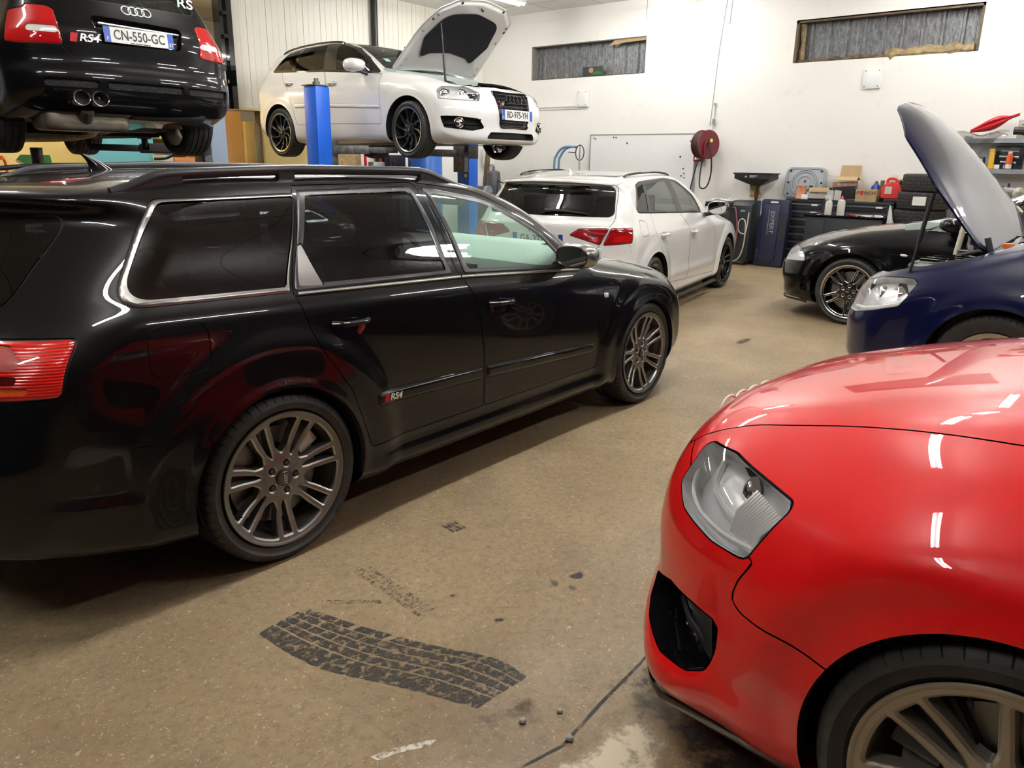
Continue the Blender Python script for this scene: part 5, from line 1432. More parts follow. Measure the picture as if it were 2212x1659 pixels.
def build_white_lift():
    A = 2.578; N = A+.87; B = white_lift_body()
    c = Car('hatchback_car', 'white hatchback raised on the blue lift with its bonnet propped open', (5.767, 6.95, 1.499), math.radians(-91.95), B, MATS['paint_white'], h=.02)
    root = c.root; arches(c, [(0, .315, .362), (A, .315, .366)])
    HL = [(3.00, .815, .725), (3.02, .77, .765), (3.17, .55, .775), (3.30, .44, .70), (3.345, .50, .615), (3.20, .70, .62), (3.05, .835, .632)]
    def inner(c, lens, sd):
        for x, y in ((3.20, .585), (3.085, .735)):
            q = Vector((x-.035, y*sd, .695)); d = Vector((.75, .5*sd, .1)).normalized(); mb = MB()
            u = d.orthogonal().normalized(); v = d.cross(u)
            mb.lathe([(.001, .02), (.025, .014), (.04, 0), (.052, .012), (.056, -.02)], 20, lambda r, h, a: tuple(q + d*h + u*(r*math.cos(a)) + v*(r*math.sin(a)))); mb.build('lamp_reflector', MATS['chrome'], lens)
        mb = MB(); mb.tube([(3.29, .53*sd, .628), (3.17, .68*sd, .632), (3.05, .80*sd, .65)], .012, 6); mb.build('light_strip', MATS['white_plastic'], lens)
    headlamp(c, HL, .75, .05, inner)
    # single-frame grille
    g = rounded([(-.30, .735, .03), (.30, .735, .03), (.235, .345, .05), (-.235, .345, .05)])
    T = take(c, g, 'F', lambda x, y, z: x > 3.1); b = bowl(c, T, .05, MATS['black_plastic'], 'grille')
    mb = MB()
    for k in range(9):
        z = .37+.042*k
        if .43 < z < .56: continue
        hw = .235+.065*(z-.345)/.39-.012; ys = np.linspace(-hw, hw, 12); x = B.x_at(ys, z+0*ys)
        mb.tube([(a-.012, y, z) for a, y in zip(x, ys)], .006, 6)
    for y in np.linspace(-.24, .24, 9):
        x = B.x_at(np.array([y, y]), np.array([.56, .72])); mb.tube([(x[0]-.014, y, .56), (x[1]-.014, y, .72)], .005, 6)
    mb.build('grille_bars', MATS['gloss_black'], b)
    P = c.on_end(np.concatenate([g, g[:1]]), True, .002); mb = MB(); mb.tube(P[:-1], .009, 6, closed=True); mb.build('grille_frame', MATS['gloss_black'], b)
    rings(b, (float(B.x_at(0, .66))+.006, 0, .655), (0, 1, 0), (-.18, 0, 1), .043, 'gloss_black', .007)
    plate(b, (float(B.x_at(.2, .49))+.035, -.0, .487), (0, 1, 0), (-.03, 0, 1), 'BD-975-YH')
    badge(b, (float(B.x_at(-.2, .61))+.0, -.215, .60), (0, 1, 0), (0, 0, 1), 'S3', .032)
    # fog lamp openings
    FG = [(3.075, .838, .455), (3.22, .72, .455), (3.37, .52, .43), (3.395, .455, .335), (3.335, .59, .305), (3.12, .815, .335)]
    for sd in (1, -1):
        a = .72*sd; d = np.array([math.cos(a), math.sin(a)])
        T = take(c, rounded([(-x*d[1]+y*sd*d[0], z, .02) for x, y, z in FG]), ('D', a, 0.), lambda x, y, z, sd=sd: (y*sd > .2) & (x > 2.6))
        f = bowl(c, T, .06, MATS['black_plastic'], 'fog_opening')
        mb = MB()
        for z in (.36, .42): mb.tube([(x-.012, y*sd, z) for x, y in ((3.38, .49), (3.30, .63), (3.20, .74), (3.12, .805))], .009, 6)
        mb.build('fog_slats', MATS['gloss_black'], f)
        q = Vector((3.24, .705*sd, .385)); d3 = Vector((.78, .6*sd, 0)).normalized(); u = Vector((0, 0, 1)); v = d3.cross(u); mb = MB()
        mb.lathe([(.001, .012), (.03, .006), (.044, 0), (.05, .014), (.057, .012), (.06, -.03)], 22, lambda r, h, an: tuple(q + d3*h + u*(r*math.cos(an)) + v*(r*math.sin(an)))); mb.build('fog_lamp', MATS['chrome'], f)
    T = take(c, rounded([(-.42, .225, .02), (-.36, .295, .02), (.36, .295, .02), (.42, .225, .02)]), 'F', lambda x, y, z: x > 3.1); bowl(c, T, .06, MATS['black_plastic'], 'lower_grille')
    # bonnet up
    bon = rounded([(2.10, -.70, .06), (2.79, -.655, .2), (3.03, -.60, .08), (3.18, -.40, .1), (3.235, 0, .5), (3.18, .40, .1), (3.03, .60, .08), (2.79, .655, .2), (2.10, .70, .06), (2.16, 0, .5)])
    pad = rounded([(2.42, -.30, .05), (2.34, -.42, .06), (2.62, -.53, .08), (2.98, -.43, .2), (3.06, 0, .4), (2.98, .43, .2), (2.62, .53, .08), (2.34, .42, .06), (2.42, .30, .05), (2.46, 0, .1)])
    bn, rot = open_bonnet(c, bon, (2.08, .99), math.radians(50), pad, lambda x, y, z: (x > 1.9) & (z > .66))
    mb = MB(); q = rot(np.array([(3.14, .03, .80)]))[0]; mb.tube([q-np.array([0, .06, 0]), q+np.array([-.03, .02, -.03]), q+np.array([-.06, .08, -.02])], .02, 8); mb.build('bonnet_latch', MATS['black_plastic'], bn)
    mb = MB()
    for x, y in ((2.2, -.62), (2.2, .62), (2.30, -.60), (2.30, .60), (2.95, -.56), (2.95, .56), (2.88, -.585), (2.88, .585), (2.7, .60), (2.7, -.60), (3.15, -.34), (3.15, .34)):
        p = rot(np.array([(x, y, float(B.z_at(x, y))-.03)]))[0]; mb.lathe([(.001, -.003), (.016, -.003), (.016, .003)], 12, lambda r, h, a: (p[0]+r*math.cos(a)*.6+h*.7, p[1]+r*math.sin(a), p[2]+r*math.cos(a)*.75-h*.6))
    mb.build('rubber_plugs', MATS['rubber_dark'], bn)
    top = rot(np.array([(2.86, -.47, .80)]))[0]; mb = MB(); mb.tube([(2.82, -.50, .85), tuple(top)], [.010, .008], 8); mb.tube([(2.82+.45*(top[0]-2.82), -.50+.45*(top[1]+.50), .85+.45*(top[2]-.85)), (2.82, -.50, .85)], .013, 8); mb.build('bonnet_prop', MATS['black_plastic'], root)
    engine_bay(c, A, N, .64)
    # sides
    dlo = rounded([(-.225, 1.085, .03), (-.04, 1.335, .06), (.22, 1.375, .1), (.81, 1.385, .1), (1.14, 1.37, .2), (1.43, 1.292, .2), (1.69, 1.165, .2), (2.03, .955, .02), (1.08, 1.025, .3)])
    panes = [(rounded([(-.165, 1.105, .02), (-.01, 1.315, .04), (.235, 1.352, .01), (.24, 1.09, .01)]), 'glass_dark', None), (rounded([(.30, 1.087, .01), (.295, 1.357, .01), (.80, 1.36, .02), (.935, 1.055, .02)]), 'glass_dark', None),
             (rounded([(1.20, 1.035, .02), (1.055, 1.345, .03), (1.14, 1.345, .1), (1.40, 1.272, .2), (1.66, 1.148, .2), (1.93, .975, .03)]), 'glass_grey', None)]
    side_glass(c, panes, dlo, 'gloss_black')
    for v in ('R', 'L'):
        c.cut('side_moulding', rounded([(.385, .615, .012), (1.04, .60, .004), (1.04, .65, .004), (.37, .665, .012)]), v, gap=.001, disp=.010, edge=.012)
        c.cut('side_moulding', rounded([(1.075, .60, .004), (2.10, .555, .012), (2.105, .597, .012), (1.075, .65, .004)]), v, gap=.001, disp=.010, edge=.012)
    D = side_doors(c, [rounded([(.42, .405, .03), (.37, .55, .1), (.225, .84, .2), (.08, .97, .1), (.02, 1.08, .02), (.965, 1.03, .01), (1.045, .85, .2), (1.062, .405, .02)]), rounded([(1.07, .405, .02), (1.053, .85, .2), (.973, 1.03, .01), (2.035, .95, .02), (2.09, .80, .1), (2.132, .385, .03)])])
    handles(c, [(.24, .925, 0), (1.18, .88, 1)], D)
    for v in ('R', 'L'):
        c.seam_line(rounded([(2.20, .66), (2.95, .66, .02), (3.06, .58, .03), (3.4, .58), (3.4, .3), (2.2, .3)]), v, cond=lambda x, y, z: (x > 2.85) & (x < 3.0) & (z > .5))
    c.cut('windscreen', rounded([(2.02, -.66, .1), (2.10, 0, .6), (2.02, .66, .1), (1.27, .52, .08), (1.18, 0, .5), (1.27, -.52, .08)]), 'T', MATS['glass_grey'], cond=lambda x, y, z: (z > .93) & (x > 1.0))
    c.cut('roof_panel', rounded([(1.24, -.535, .1), (1.15, 0, .5), (1.24, .535, .1), (-.30, .53, .1), (-.34, 0, .5), (-.30, -.53, .1)]), 'T', MATS['gloss_black'], cond=lambda x, y, z: z > 1.15)
    c.cut('rear_window', rounded([(-.55, 1.03, .06), (.55, 1.03, .06), (.46, 1.27, .05), (-.46, 1.27, .05)]), 'B', MATS['glass_dark'], cond=lambda x, y, z: x < -.35)
    for a, sd in ((PI+.62, -1), (PI-.62, 1)):
        d = np.array([math.cos(a), math.sin(a)])
        L3 = [(-.52, -.84, .93), (-.55, -.85, .80), (-.74, -.60, .79), (-.76, -.45, .83), (-.74, -.45, .94)]
        c.cut('tail_lamp', rounded([(-x*d[1] + (y*-sd)*d[0], z, .02) for x, y, z in L3]), ('D', a, 0.), MATS['lamp_red'], cond=lambda x, y, z, sd=sd: (y*sd > .3) & (x < -.3))
    mirrors(c, 1.68, .955, 1.045, c.paint, .21, .12, .075)
    ribbon_rail(c, -.28, 1.08, .545, .555, .022, .013)
    c.finish(); c.wells([(0, .315), (A, .315)], .364)
    # wipers, inspection sticker
    P = c.on_top([(2.0, -.45), (1.98, 0), (1.92, .4)], .012); mb = MB(); mb.tube(P, .009, 6); mb.build('wiper', MATS['black_plastic'], root)
    P = c.on_top([(1.80, -.50), (1.80, -.42), (1.72, -.405), (1.72, -.485)], .003); mb = MB(); mb.add(P, [(0, 1, 2, 3)]); mb.build('windscreen_sticker', MATS['sticker_cyan'], root)
    # underside
    mb = MB(); mb.span((-.45, -.55, .17), (A-.40, .55, .22)); mb.tube([(-.5, .2, .17), (.4, .15, .15), (2.0, .05, .15)], .04, 8); mb.build('underbody', MATS['engine_grey'], root, bevel=.01)
    st = single_spoke(10, .247, .013, .011, .075, twist=.42, tp=1.2, dish=.03, bev=.005, drop=.004, res=34, cal_mat='caliper_black', cap='cap_black', wall_mat='wheel_black')
    wp = make_wheel(st, .315, .247, .225, MATS['wheel_black'], MATS['rim_bright'])
    put_wheels(c, wp, 0, A, .868, .315, steer=-.06)
    cabin(c, A, seats=((1.35, .36), (1.35, -.36)))
    return c
pm('sticker_cyan', (.45, .78, .85), .4)
white_lift = build_white_lift()
pm('lamp_pale', (.62, .42, .40), .12, coat=1.); pm('lamp_wine', (.30, .004, .008), .07, coat=1.); pm('roof_dark', (.10, .105, .11), .12, coat=1.)
def build_white_park():
    A = 2.637; N = A+.885; B = white_park_body()
    c = Car('hatchback_car', 'white hatchback parked on the floor beyond the black estate, tail towards it, black wheels', (4.882, 2.119, 0), math.radians(9.32), B, MATS['paint_white'], h=.0185)
    root = c.root; arches(c, [(0, .317, .36), (A, .317, .362)])
    # tail lamps: body part and tailgate part
    a0 = PI+.75
    for sd in (-1, 1):
        a = PI + .75*(-sd); d = np.array([math.cos(a), math.sin(a)]); pr = lambda P: rounded([(-x*d[1] + y*(-sd)*d[0], z, .012) for x, y, z in P])
        L3 = [(-.742, -.31, .852), (-.715, -.396, .912), (-.655, -.60, .923), (-.455, -.80, .925), (-.505, -.82, .795), (-.655, -.60, .770), (-.72, -.45, .815)]
        cond = lambda x, y, z, sd=sd: (y*sd > .15) & (x < -.2)
        wing = [(-.612, -.655, .923), (-.455, -.80, .925), (-.505, -.82, .795), (-.652, -.602, .770)]
        gate = [(-.742, -.31, .852), (-.715, -.396, .912), (-.624, -.640, .923), (-.667, -.578, .774), (-.72, -.45, .815)]
        for nm, P, extra in (('tail_lamp', wing, [('brake_lens', [(-.60, -.70, .865), (-.475, -.80, .868), (-.50, -.81, .812), (-.625, -.665, .80)], 'lamp_red'), ('lamp_line', [(-.605, -.665, .888), (-.465, -.80, .888), (-.465, -.80, .898), (-.60, -.668, .898)], 'lamp_dark')]),
                             ('gate_lamp', gate, [('reversing_strip', [(-.728, -.37, .852), (-.66, -.56, .848), (-.665, -.56, .830), (-.728, -.39, .842)], 'lamp_pale'), ('fog_lens', [(-.715, -.47, .822), (-.665, -.575, .825), (-.667, -.574, .79), (-.70, -.50, .808)], 'lamp_red')])):
            ch = [c.cut(n2, pr(q), ('D', a, 0.), MATS[m2], gap=0, cond=cond) for n2, q, m2 in extra]
            tl = c.cut(nm, pr(P), ('D', a, 0.), MATS['lamp_wine'], gap=.0025, disp=.003, edge=.01, cond=cond)
            for q in ch: q.parent = tl
    # number plate recess on the tailgate and plate
    # tailgate seam, rear window, spoiler
    rw = rounded([(-.655, 1.015, .05), (.655, 1.015, .05), (.575, 1.275, .06), (-.575, 1.275, .06)], n=8)
    c.cut('rear_window', rw, 'B', MATS['glass_dark'], gap=.004, cond=lambda x, y, z: (x < -.22) & (B.normal(np.stack([x, y, z], -1))[:, 0] < -.3))
    tg = rounded([(-.535, .70, .03), (.535, .70, .03), (.625, .85, .05), (.665, 1.0, .1), (.60, 1.29, .05), (-.60, 1.29, .05), (-.665, 1.0, .1), (-.625, .85, .05)])
    c.cut('tailgate', tg, 'B', cond=lambda x, y, z: x < -.2)
    dlo = rounded([(-.325, 1.045, .05), (-.05, 1.285, .07), (.09, 1.315, .1), (.84, 1.343, .2), (1.17, 1.32, .2), (1.555, 1.155, .3), (1.725, .965, .03), (.9, .995, .5)])
    panes = [(rounded([(-.275, 1.06, .02), (-.06, 1.26, .05), (.135, 1.29, .01), (-.01, 1.045, .01)]), 'glass_dark', None), (rounded([(.045, 1.04, .01), (.19, 1.292, .01), (.79, 1.315, .02), (.825, 1.015, .02)]), 'glass_grey', None),
             (rounded([(.995, 1.01, .02), (.955, 1.318, .03), (1.16, 1.295, .2), (1.53, 1.14, .3), (1.665, .985, .03)]), 'glass_grey', None)]
    side_glass(c, panes, dlo, 'satin_black')
    D = side_doors(c, [rounded([(.335, .335, .04), (.30, .48, .2), (.075, .745, .2), (.0, .89, .1), (.03, 1.03, .02), (.90, 1.0, .01), (1.02, .865, .1), (1.062, .30, .02)]), rounded([(1.07, .30, .02), (1.028, .865, .1), (.908, 1.0, .01), (1.76, .955, .01), (2.0, .80, .15), (2.13, .26, .03)])])
    handles(c, [(.205, .825, 0), (1.15, .795, 1)], D, c.paint)
    c.cut('fuel_flap', rounded([(-.36, .835), (-.17, .845), (-.15, .965), (-.30, .985)], .04, 8), 'R')
    for v in ('R', 'L'):
        c.seam_line(rounded([(-2, .30), (-.33, .3), (-.33, .615), (-.47, .635, .04), (-.515, .70, .05), (-.53, .785), (-2, .785)]), v, cond=lambda x, y, z: (x > -.6) & (z < .78))
    c.cut('windscreen', rounded([(2.08, -.66, .1), (2.16, 0, .6), (2.08, .66, .1), (1.32, .52, .08), (1.23, 0, .5), (1.32, -.52, .08)]), 'T', MATS['glass_grey'], cond=lambda x, y, z: (z > .93) & (x > 1.0))
    c.cut('bonnet', rounded([(2.15, -.70, .06), (2.85, -.655, .2), (3.2, -.5, .08), (3.30, 0, .5), (3.2, .5, .08), (2.85, .655, .2), (2.15, .70, .06), (2.2, 0, .5)]), 'T', cond=lambda x, y, z: (x > 1.9) & (z > .66))
    c.cut('roof_panel', rounded([(1.27, -.535, .1), (1.18, 0, .5), (1.27, .535, .1), (-.20, .53, .05), (-.24, 0, .5), (-.20, -.53, .05)]), 'T', MATS['roof_dark'], cond=lambda x, y, z: z > 1.15)
    c.finish(); c.wells([(0, .317), (A, .317)], .362)
    # spoiler lip, wiper, plate, sills, exhaust
    ys = np.linspace(-.60, .60, 25); xs = np.array([float(B.x_at(y, 1.30, False)) for y in ys])
    mb = MB(); V = []; n = 25
    for i in range(n):
        x, y = xs[i], ys[i]
        for dx, dz in ((.10, .028), (-.045, .008), (-.05, -.008), (.02, -.03)): V.append((x+dx, y, 1.318+dz-.025*(y/.6)**2))
    Fc = [(i*4+k, i*4+(k+1) % 4, i*4+4+(k+1) % 4, i*4+4+k) for i in range(n-1) for k in range(4)] + [(0, 1, 2, 3), (96, 97, 98, 99)]
    mb.add(V, Fc); mb.build('roof_spoiler', c.paint, root, bevel=.006)
    P = c.on_end([(.0, 1.045), (-.16, 1.052), (-.42, 1.03)], False, .02); mb = MB(); mb.tube(P, [.016, .013, .006], 8); q = P[0]; mb.tube([q+np.array([.02, 0, 0]), q+np.array([-.02, 0, 0])], .028, 14); mb.build('rear_wiper', MATS['satin_black'], root)
    n = Vector(B.normal(np.array([[float(B.x_at(0, .81, False)), 0, .81]]))[0]); x = float(B.x_at(0, .80, False))
    plate(root, (x-.008, 0, .80), (0, -1, 0), (-.12, 0, 1), 'GA-327-DL')
    rings(root, (float(B.x_at(0, .885, False))-.004, 0, .885), (0, -1, 0), (0, 0, 1), .030, 'gloss_black', .003)
    for sd in (-1, 1): mb = MB(); mb.box((1.275, sd*.8825, .1525), (1.75, .045, .025)); mb.box((.49, sd*.87, .17), (.26, .06, .08)); mb.build('sill_skirt', MATS['satin_black'], root, bevel=.008)
    mirrors(c, 1.70, .965, 1.02, MATS['gloss_black'], .19, .12, .075)
    ribbon_rail(c, -.10, 1.12, .55, .56, .022, .013, 'gloss_black'); fin(c, -.10, c.paint, .9)
    st = twin_spoke(5, .25, .050, .040, .026, .016, .080, .085, dish=.03, bev=.006, drop=.005, res=60, cal_mat='caliper_black', cap='cap_black')
    wp = make_wheel(st, .317, .25, .235, MATS['wheel_black'], MATS['wheel_black'])
    put_wheels(c, wp, 0, A, .872, .317, steer=-.05)
    cabin(c, A)
    return c
white_park = build_white_park()
pm('lamp_deep', (.40, .004, .006), .09, coat=1.); pm('exhaust_chrome', (.55, .52, .48), .18, 1.); pm('exhaust_steel', (.36, .31, .25), .42, .75, noise=.4, scale=9)
def build_black_lift():
    A = 2.607; B = black_lift_body()
    c = Car('estate_car', 'black older estate car raised on a lift, its tail and twin exhaust facing the camera', (1.615, 4.876, 1.482), math.radians(86.8), B, MATS['paint_black'], h=.0185)
    root = c.root; arches(c, [(0, .322, .36), (A, .322, .362)])
    for sd in (-1, 1):
        a = PI + .55*(-sd); d = np.array([math.cos(a), math.sin(a)]); pr = lambda P: rounded([(-x*d[1] + y*(-sd)*d[0], z, .02) for x, y, z in P])
        cond = lambda x, y, z, sd=sd: (y*sd > .2) & (x < -.4)
        L3 = [(-.735, -.70, 1.0), (-.745, -.675, 1.025), (-.811, -.555, 1.02), (-.842, -.525, .995), (-.885, -.520, .90), (-.904, -.508, .762), (-.80, -.755, .750), (-.66, -.80, .76), (-.65, -.77, .98)]
        w1 = [(-.5, -.95, .838), (-1.2, -.3, .845), (-1.2, -.3, .895), (-.5, -.95, .895)]
        wh = [(-.79, -.70, .835), (-.895, -.525, .835), (-.885, -.535, .880), (-.78, -.69, .880)]
        l2 = c.cut('lamp_band', pr([(x, y, z) for x, y, z in wh]), ('D', a, 0.), MATS['lamp_white'], gap=0, cond=cond)
        l1 = c.cut('tail_lamp', pr(L3), ('D', a, 0.), MATS['lamp_deep'], gap=.003, disp=.004, edge=.012, cond=cond); l2.parent = l1
    # number plate recess
    rec = rounded([(-.345, .80, .03), (.265, .79, .03), (.30, .985, .03), (-.385, .965, .03)])
    T = take(c, rec, 'B', lambda x, y, z: x < -.6); b = bowl(c, T, .035, c.paint, 'plate_recess', scale=.95)
    # (view B: y to the left) plate inside the recess, chrome strip above it
    xr = float(B.x_at(0, .86, False))+.018
    plate(b, (xr-.012, -.03, .862), (0, -1, 0), (.10, 0, 1), 'CN-550-GC', region='57', sub=True)
    P = c.on_end([(.25, .945), (-.36, .93)], False, -.02); mb = MB(); mb.tube(P, .012, 8); mb.build('plate_strip', MATS['chrome'], b)
    q = Vector(c.on_end([(-.06, 1.055)], False, .004)[0]); n = Vector(B.normal(np.array([q]))[0]); ey = (Vector((0, 0, 1)) - n*n.z).normalized()
    rings(root, q, (0, -1, 0), ey, .034)
    q = Vector(c.on_end([(.44, .815)], False, .006)[0]); badge(root, q, (-.135, -1, 0), (.10, 0, 1), 'RS4', .075)
    # tailgate, rear window, bumper seam
    c.cut('rear_window', rounded([(-.60, 1.10, .07), (.60, 1.10, .07), (.52, 1.285, .05), (-.52, 1.285, .05)]), 'B', MATS['glass_green'], gap=.004, cond=lambda x, y, z: x < -.5)
    c.cut('tailgate', rounded([(-.50, .68, .05), (.455, .68, .04), (.525, .75, .03), (.53, .99, .05), (.66, 1.04, .05), (.56, 1.31, .05), (-.56, 1.31, .05), (-.66, 1.04, .05), (-.58, .99, .05), (-.58, .76, .03)]), 'B', cond=lambda x, y, z: x < -.5)
    for v in ('R', 'L'):
        c.seam_line(rounded([(-2, .72), (-.55, .715), (-.37, .70), (-.36, .3), (-2, .3)]), v, cond=lambda x, y, z: (x > -.85) & (z > .4))
    # mesh strips in the bumper
    for y0, y1 in ((.67, .315), (.26, -.325), (-.365, -.76)):
        T = take(c, rounded([(y1, .468, .012), (y0, .468, .02), (y0, .525, .02), (y1, .525, .012)]), 'B', lambda x, y, z: x < -.5)
        bowl(c, T, .02, MATS['mesh_black'], 'bumper_mesh', scale=.97)
    dlo = rounded([(-.52, .985, .05), (.3, .955), (2.0, .92, .02), (1.66, 1.13, .2), (1.36, 1.27, .2), (1.05, 1.335, .1), (.2, 1.35, .1), (-.33, 1.30, .08)])
    panes = [(rounded([(-.45, 1.005, .04), (.12, .985, .01), (.24, 1.32, .01), (-.29, 1.275, .05)]), 'glass_dark', None), (rounded([(.17, .98, .01), (.95, .955, .02), (.90, 1.315, .02), (.29, 1.325, .02)]), 'glass_dark', None), (rounded([(1.02, .95, .02), (1.9, .935, .03), (1.6, 1.13, .2), (1.3, 1.255, .2), (.98, 1.31, .03)]), 'glass_grey', None)]
    side_glass(c, panes, dlo, 'satin_black')
    D = side_doors(c, [rounded([(.40, .36, .04), (.32, .6, .2), (.12, .84, .2), (.12, .965, .02), (1.0, .93, .01), (1.08, .7, .2), (1.08, .36, .02)]), rounded([(1.09, .36, .02), (1.09, .7, .2), (1.01, .93, .01), (2.0, .90, .02), (2.10, .7, .1), (2.13, .36, .03)])])
    handles(c, [(.28, .83, 0), (1.22, .80, 1)], D)
    c.cut('windscreen', rounded([(2.00, -.66, .1), (2.07, 0, .6), (2.00, .66, .1), (1.30, .52, .08), (1.22, 0, .5), (1.30, -.52, .08)]), 'T', MATS['glass_grey'], cond=lambda x, y, z: (z > .9) & (x > 1.0))
    c.cut('bonnet', rounded([(2.06, -.70, .06), (2.85, -.655, .2), (3.3, -.5, .08), (3.40, 0, .5), (3.3, .5, .08), (2.85, .655, .2), (2.06, .70, .06), (2.12, 0, .5)]), 'T', cond=lambda x, y, z: (x > 1.9) & (z > .6))
    c.finish(); c.wells([(0, .322), (A, .322)], .362, .30)
    mirrors(c, 1.66, .95, 1.0, MATS['mirror_silver'], .18, .11, .062); ribbon_rail(c, -.5, 1.1, .54, .55, .03, .013)
    text_obj('RS', .12, MATS['white_plastic'], root, 'window_sticker', c.on_end([(-.50, 1.185)], False, .006)[0], (-.25, -1, -.1), (.5, 0, 1), .001, 1., 'CENTER', .2)
    # exhaust: silencer and two tailpipes on the left
    mb = MB()
    for y in (.475, .345):
        mb.lathe([(.001, .16), (.050, .16), (.052, .0), (.058, -.004), (.060, .004), (.060, .20), (.045, .26)], 24, lambda r, h, a, y=y: (-1.03+h, y+r*math.cos(a), .395+r*math.sin(a)*.92))
    e = mb.build('tailpipe', MATS['exhaust_chrome'], root)
    mb = MB()
    for y in (.475, .345): mb.cyl((-.94, y, .395), (-.93, y, .395), .051)
    mb.build('tailpipe_bore', MATS['rubber_dark'], e)
    mb = MB(); mb.box((-.60, .35, .27), (.36, .62, .20)); mb.build('silencer', MATS['exhaust_steel'], root, bevel=.07, seg=4)
    mb = MB(); mb.tube(spline([(-.45, .25, .24), (-.2, .12, .20), (.1, .06, .17), (.8, .04, .15), (2.0, .04, .15)], 5), .036, 10); mb.tube(spline([(-.86, .39, .33), (-.75, .37, .26), (-.6, .35, .24)], 4), .05, 10); mb.build('exhaust_pipe', MATS['exhaust_steel'], root)
    # under the floor: tank, subframe, rear axle arms
    mb = MB(); mb.span((-.86, -.56, .27), (-.40, .08, .42)); mb.build('spare_wheel_well', MATS['lining'], root, bevel=.06, seg=3)
    mb = MB(); mb.box((.0, 0, .24), (.14, .95, .09)); mb.tube([(.05, -.62, .30), (.0, 0, .32), (.05, .62, .30)], .05, 10); mb.lathe([(.001, -.1), (.10, -.08), (.12, 0), (.10, .08), (.001, .1)], 16, lambda r, h, a: (-.02+r*math.cos(a), h, .28+r*math.sin(a)))
    mb.tube([(.35, -.45, .22), (.02, -.66, .25)], .03, 8); mb.tube([(.35, .45, .22), (.02, .66, .25)], .03, 8); mb.build('rear_axle', MATS['engine_grey'], root, bevel=.008)
    mb = MB(); mb.span((.2, -.60, .165), (2.1, .60, .20)); mb.build('floor_pan', MATS['lining'], root)
    st = twin_spoke(5, .247, .055, .045, .026, .018, .085, .09, dish=.03, bev=.006, res=40, cal_mat='caliper_black')
    wp = make_wheel(st, .322, .247, .255, MATS['silver_alloy'], MATS['silver_alloy'])
    put_wheels(c, wp, 0, A, .885, .322)
    cabin(c, A)
    return c
black_lift = build_black_lift()
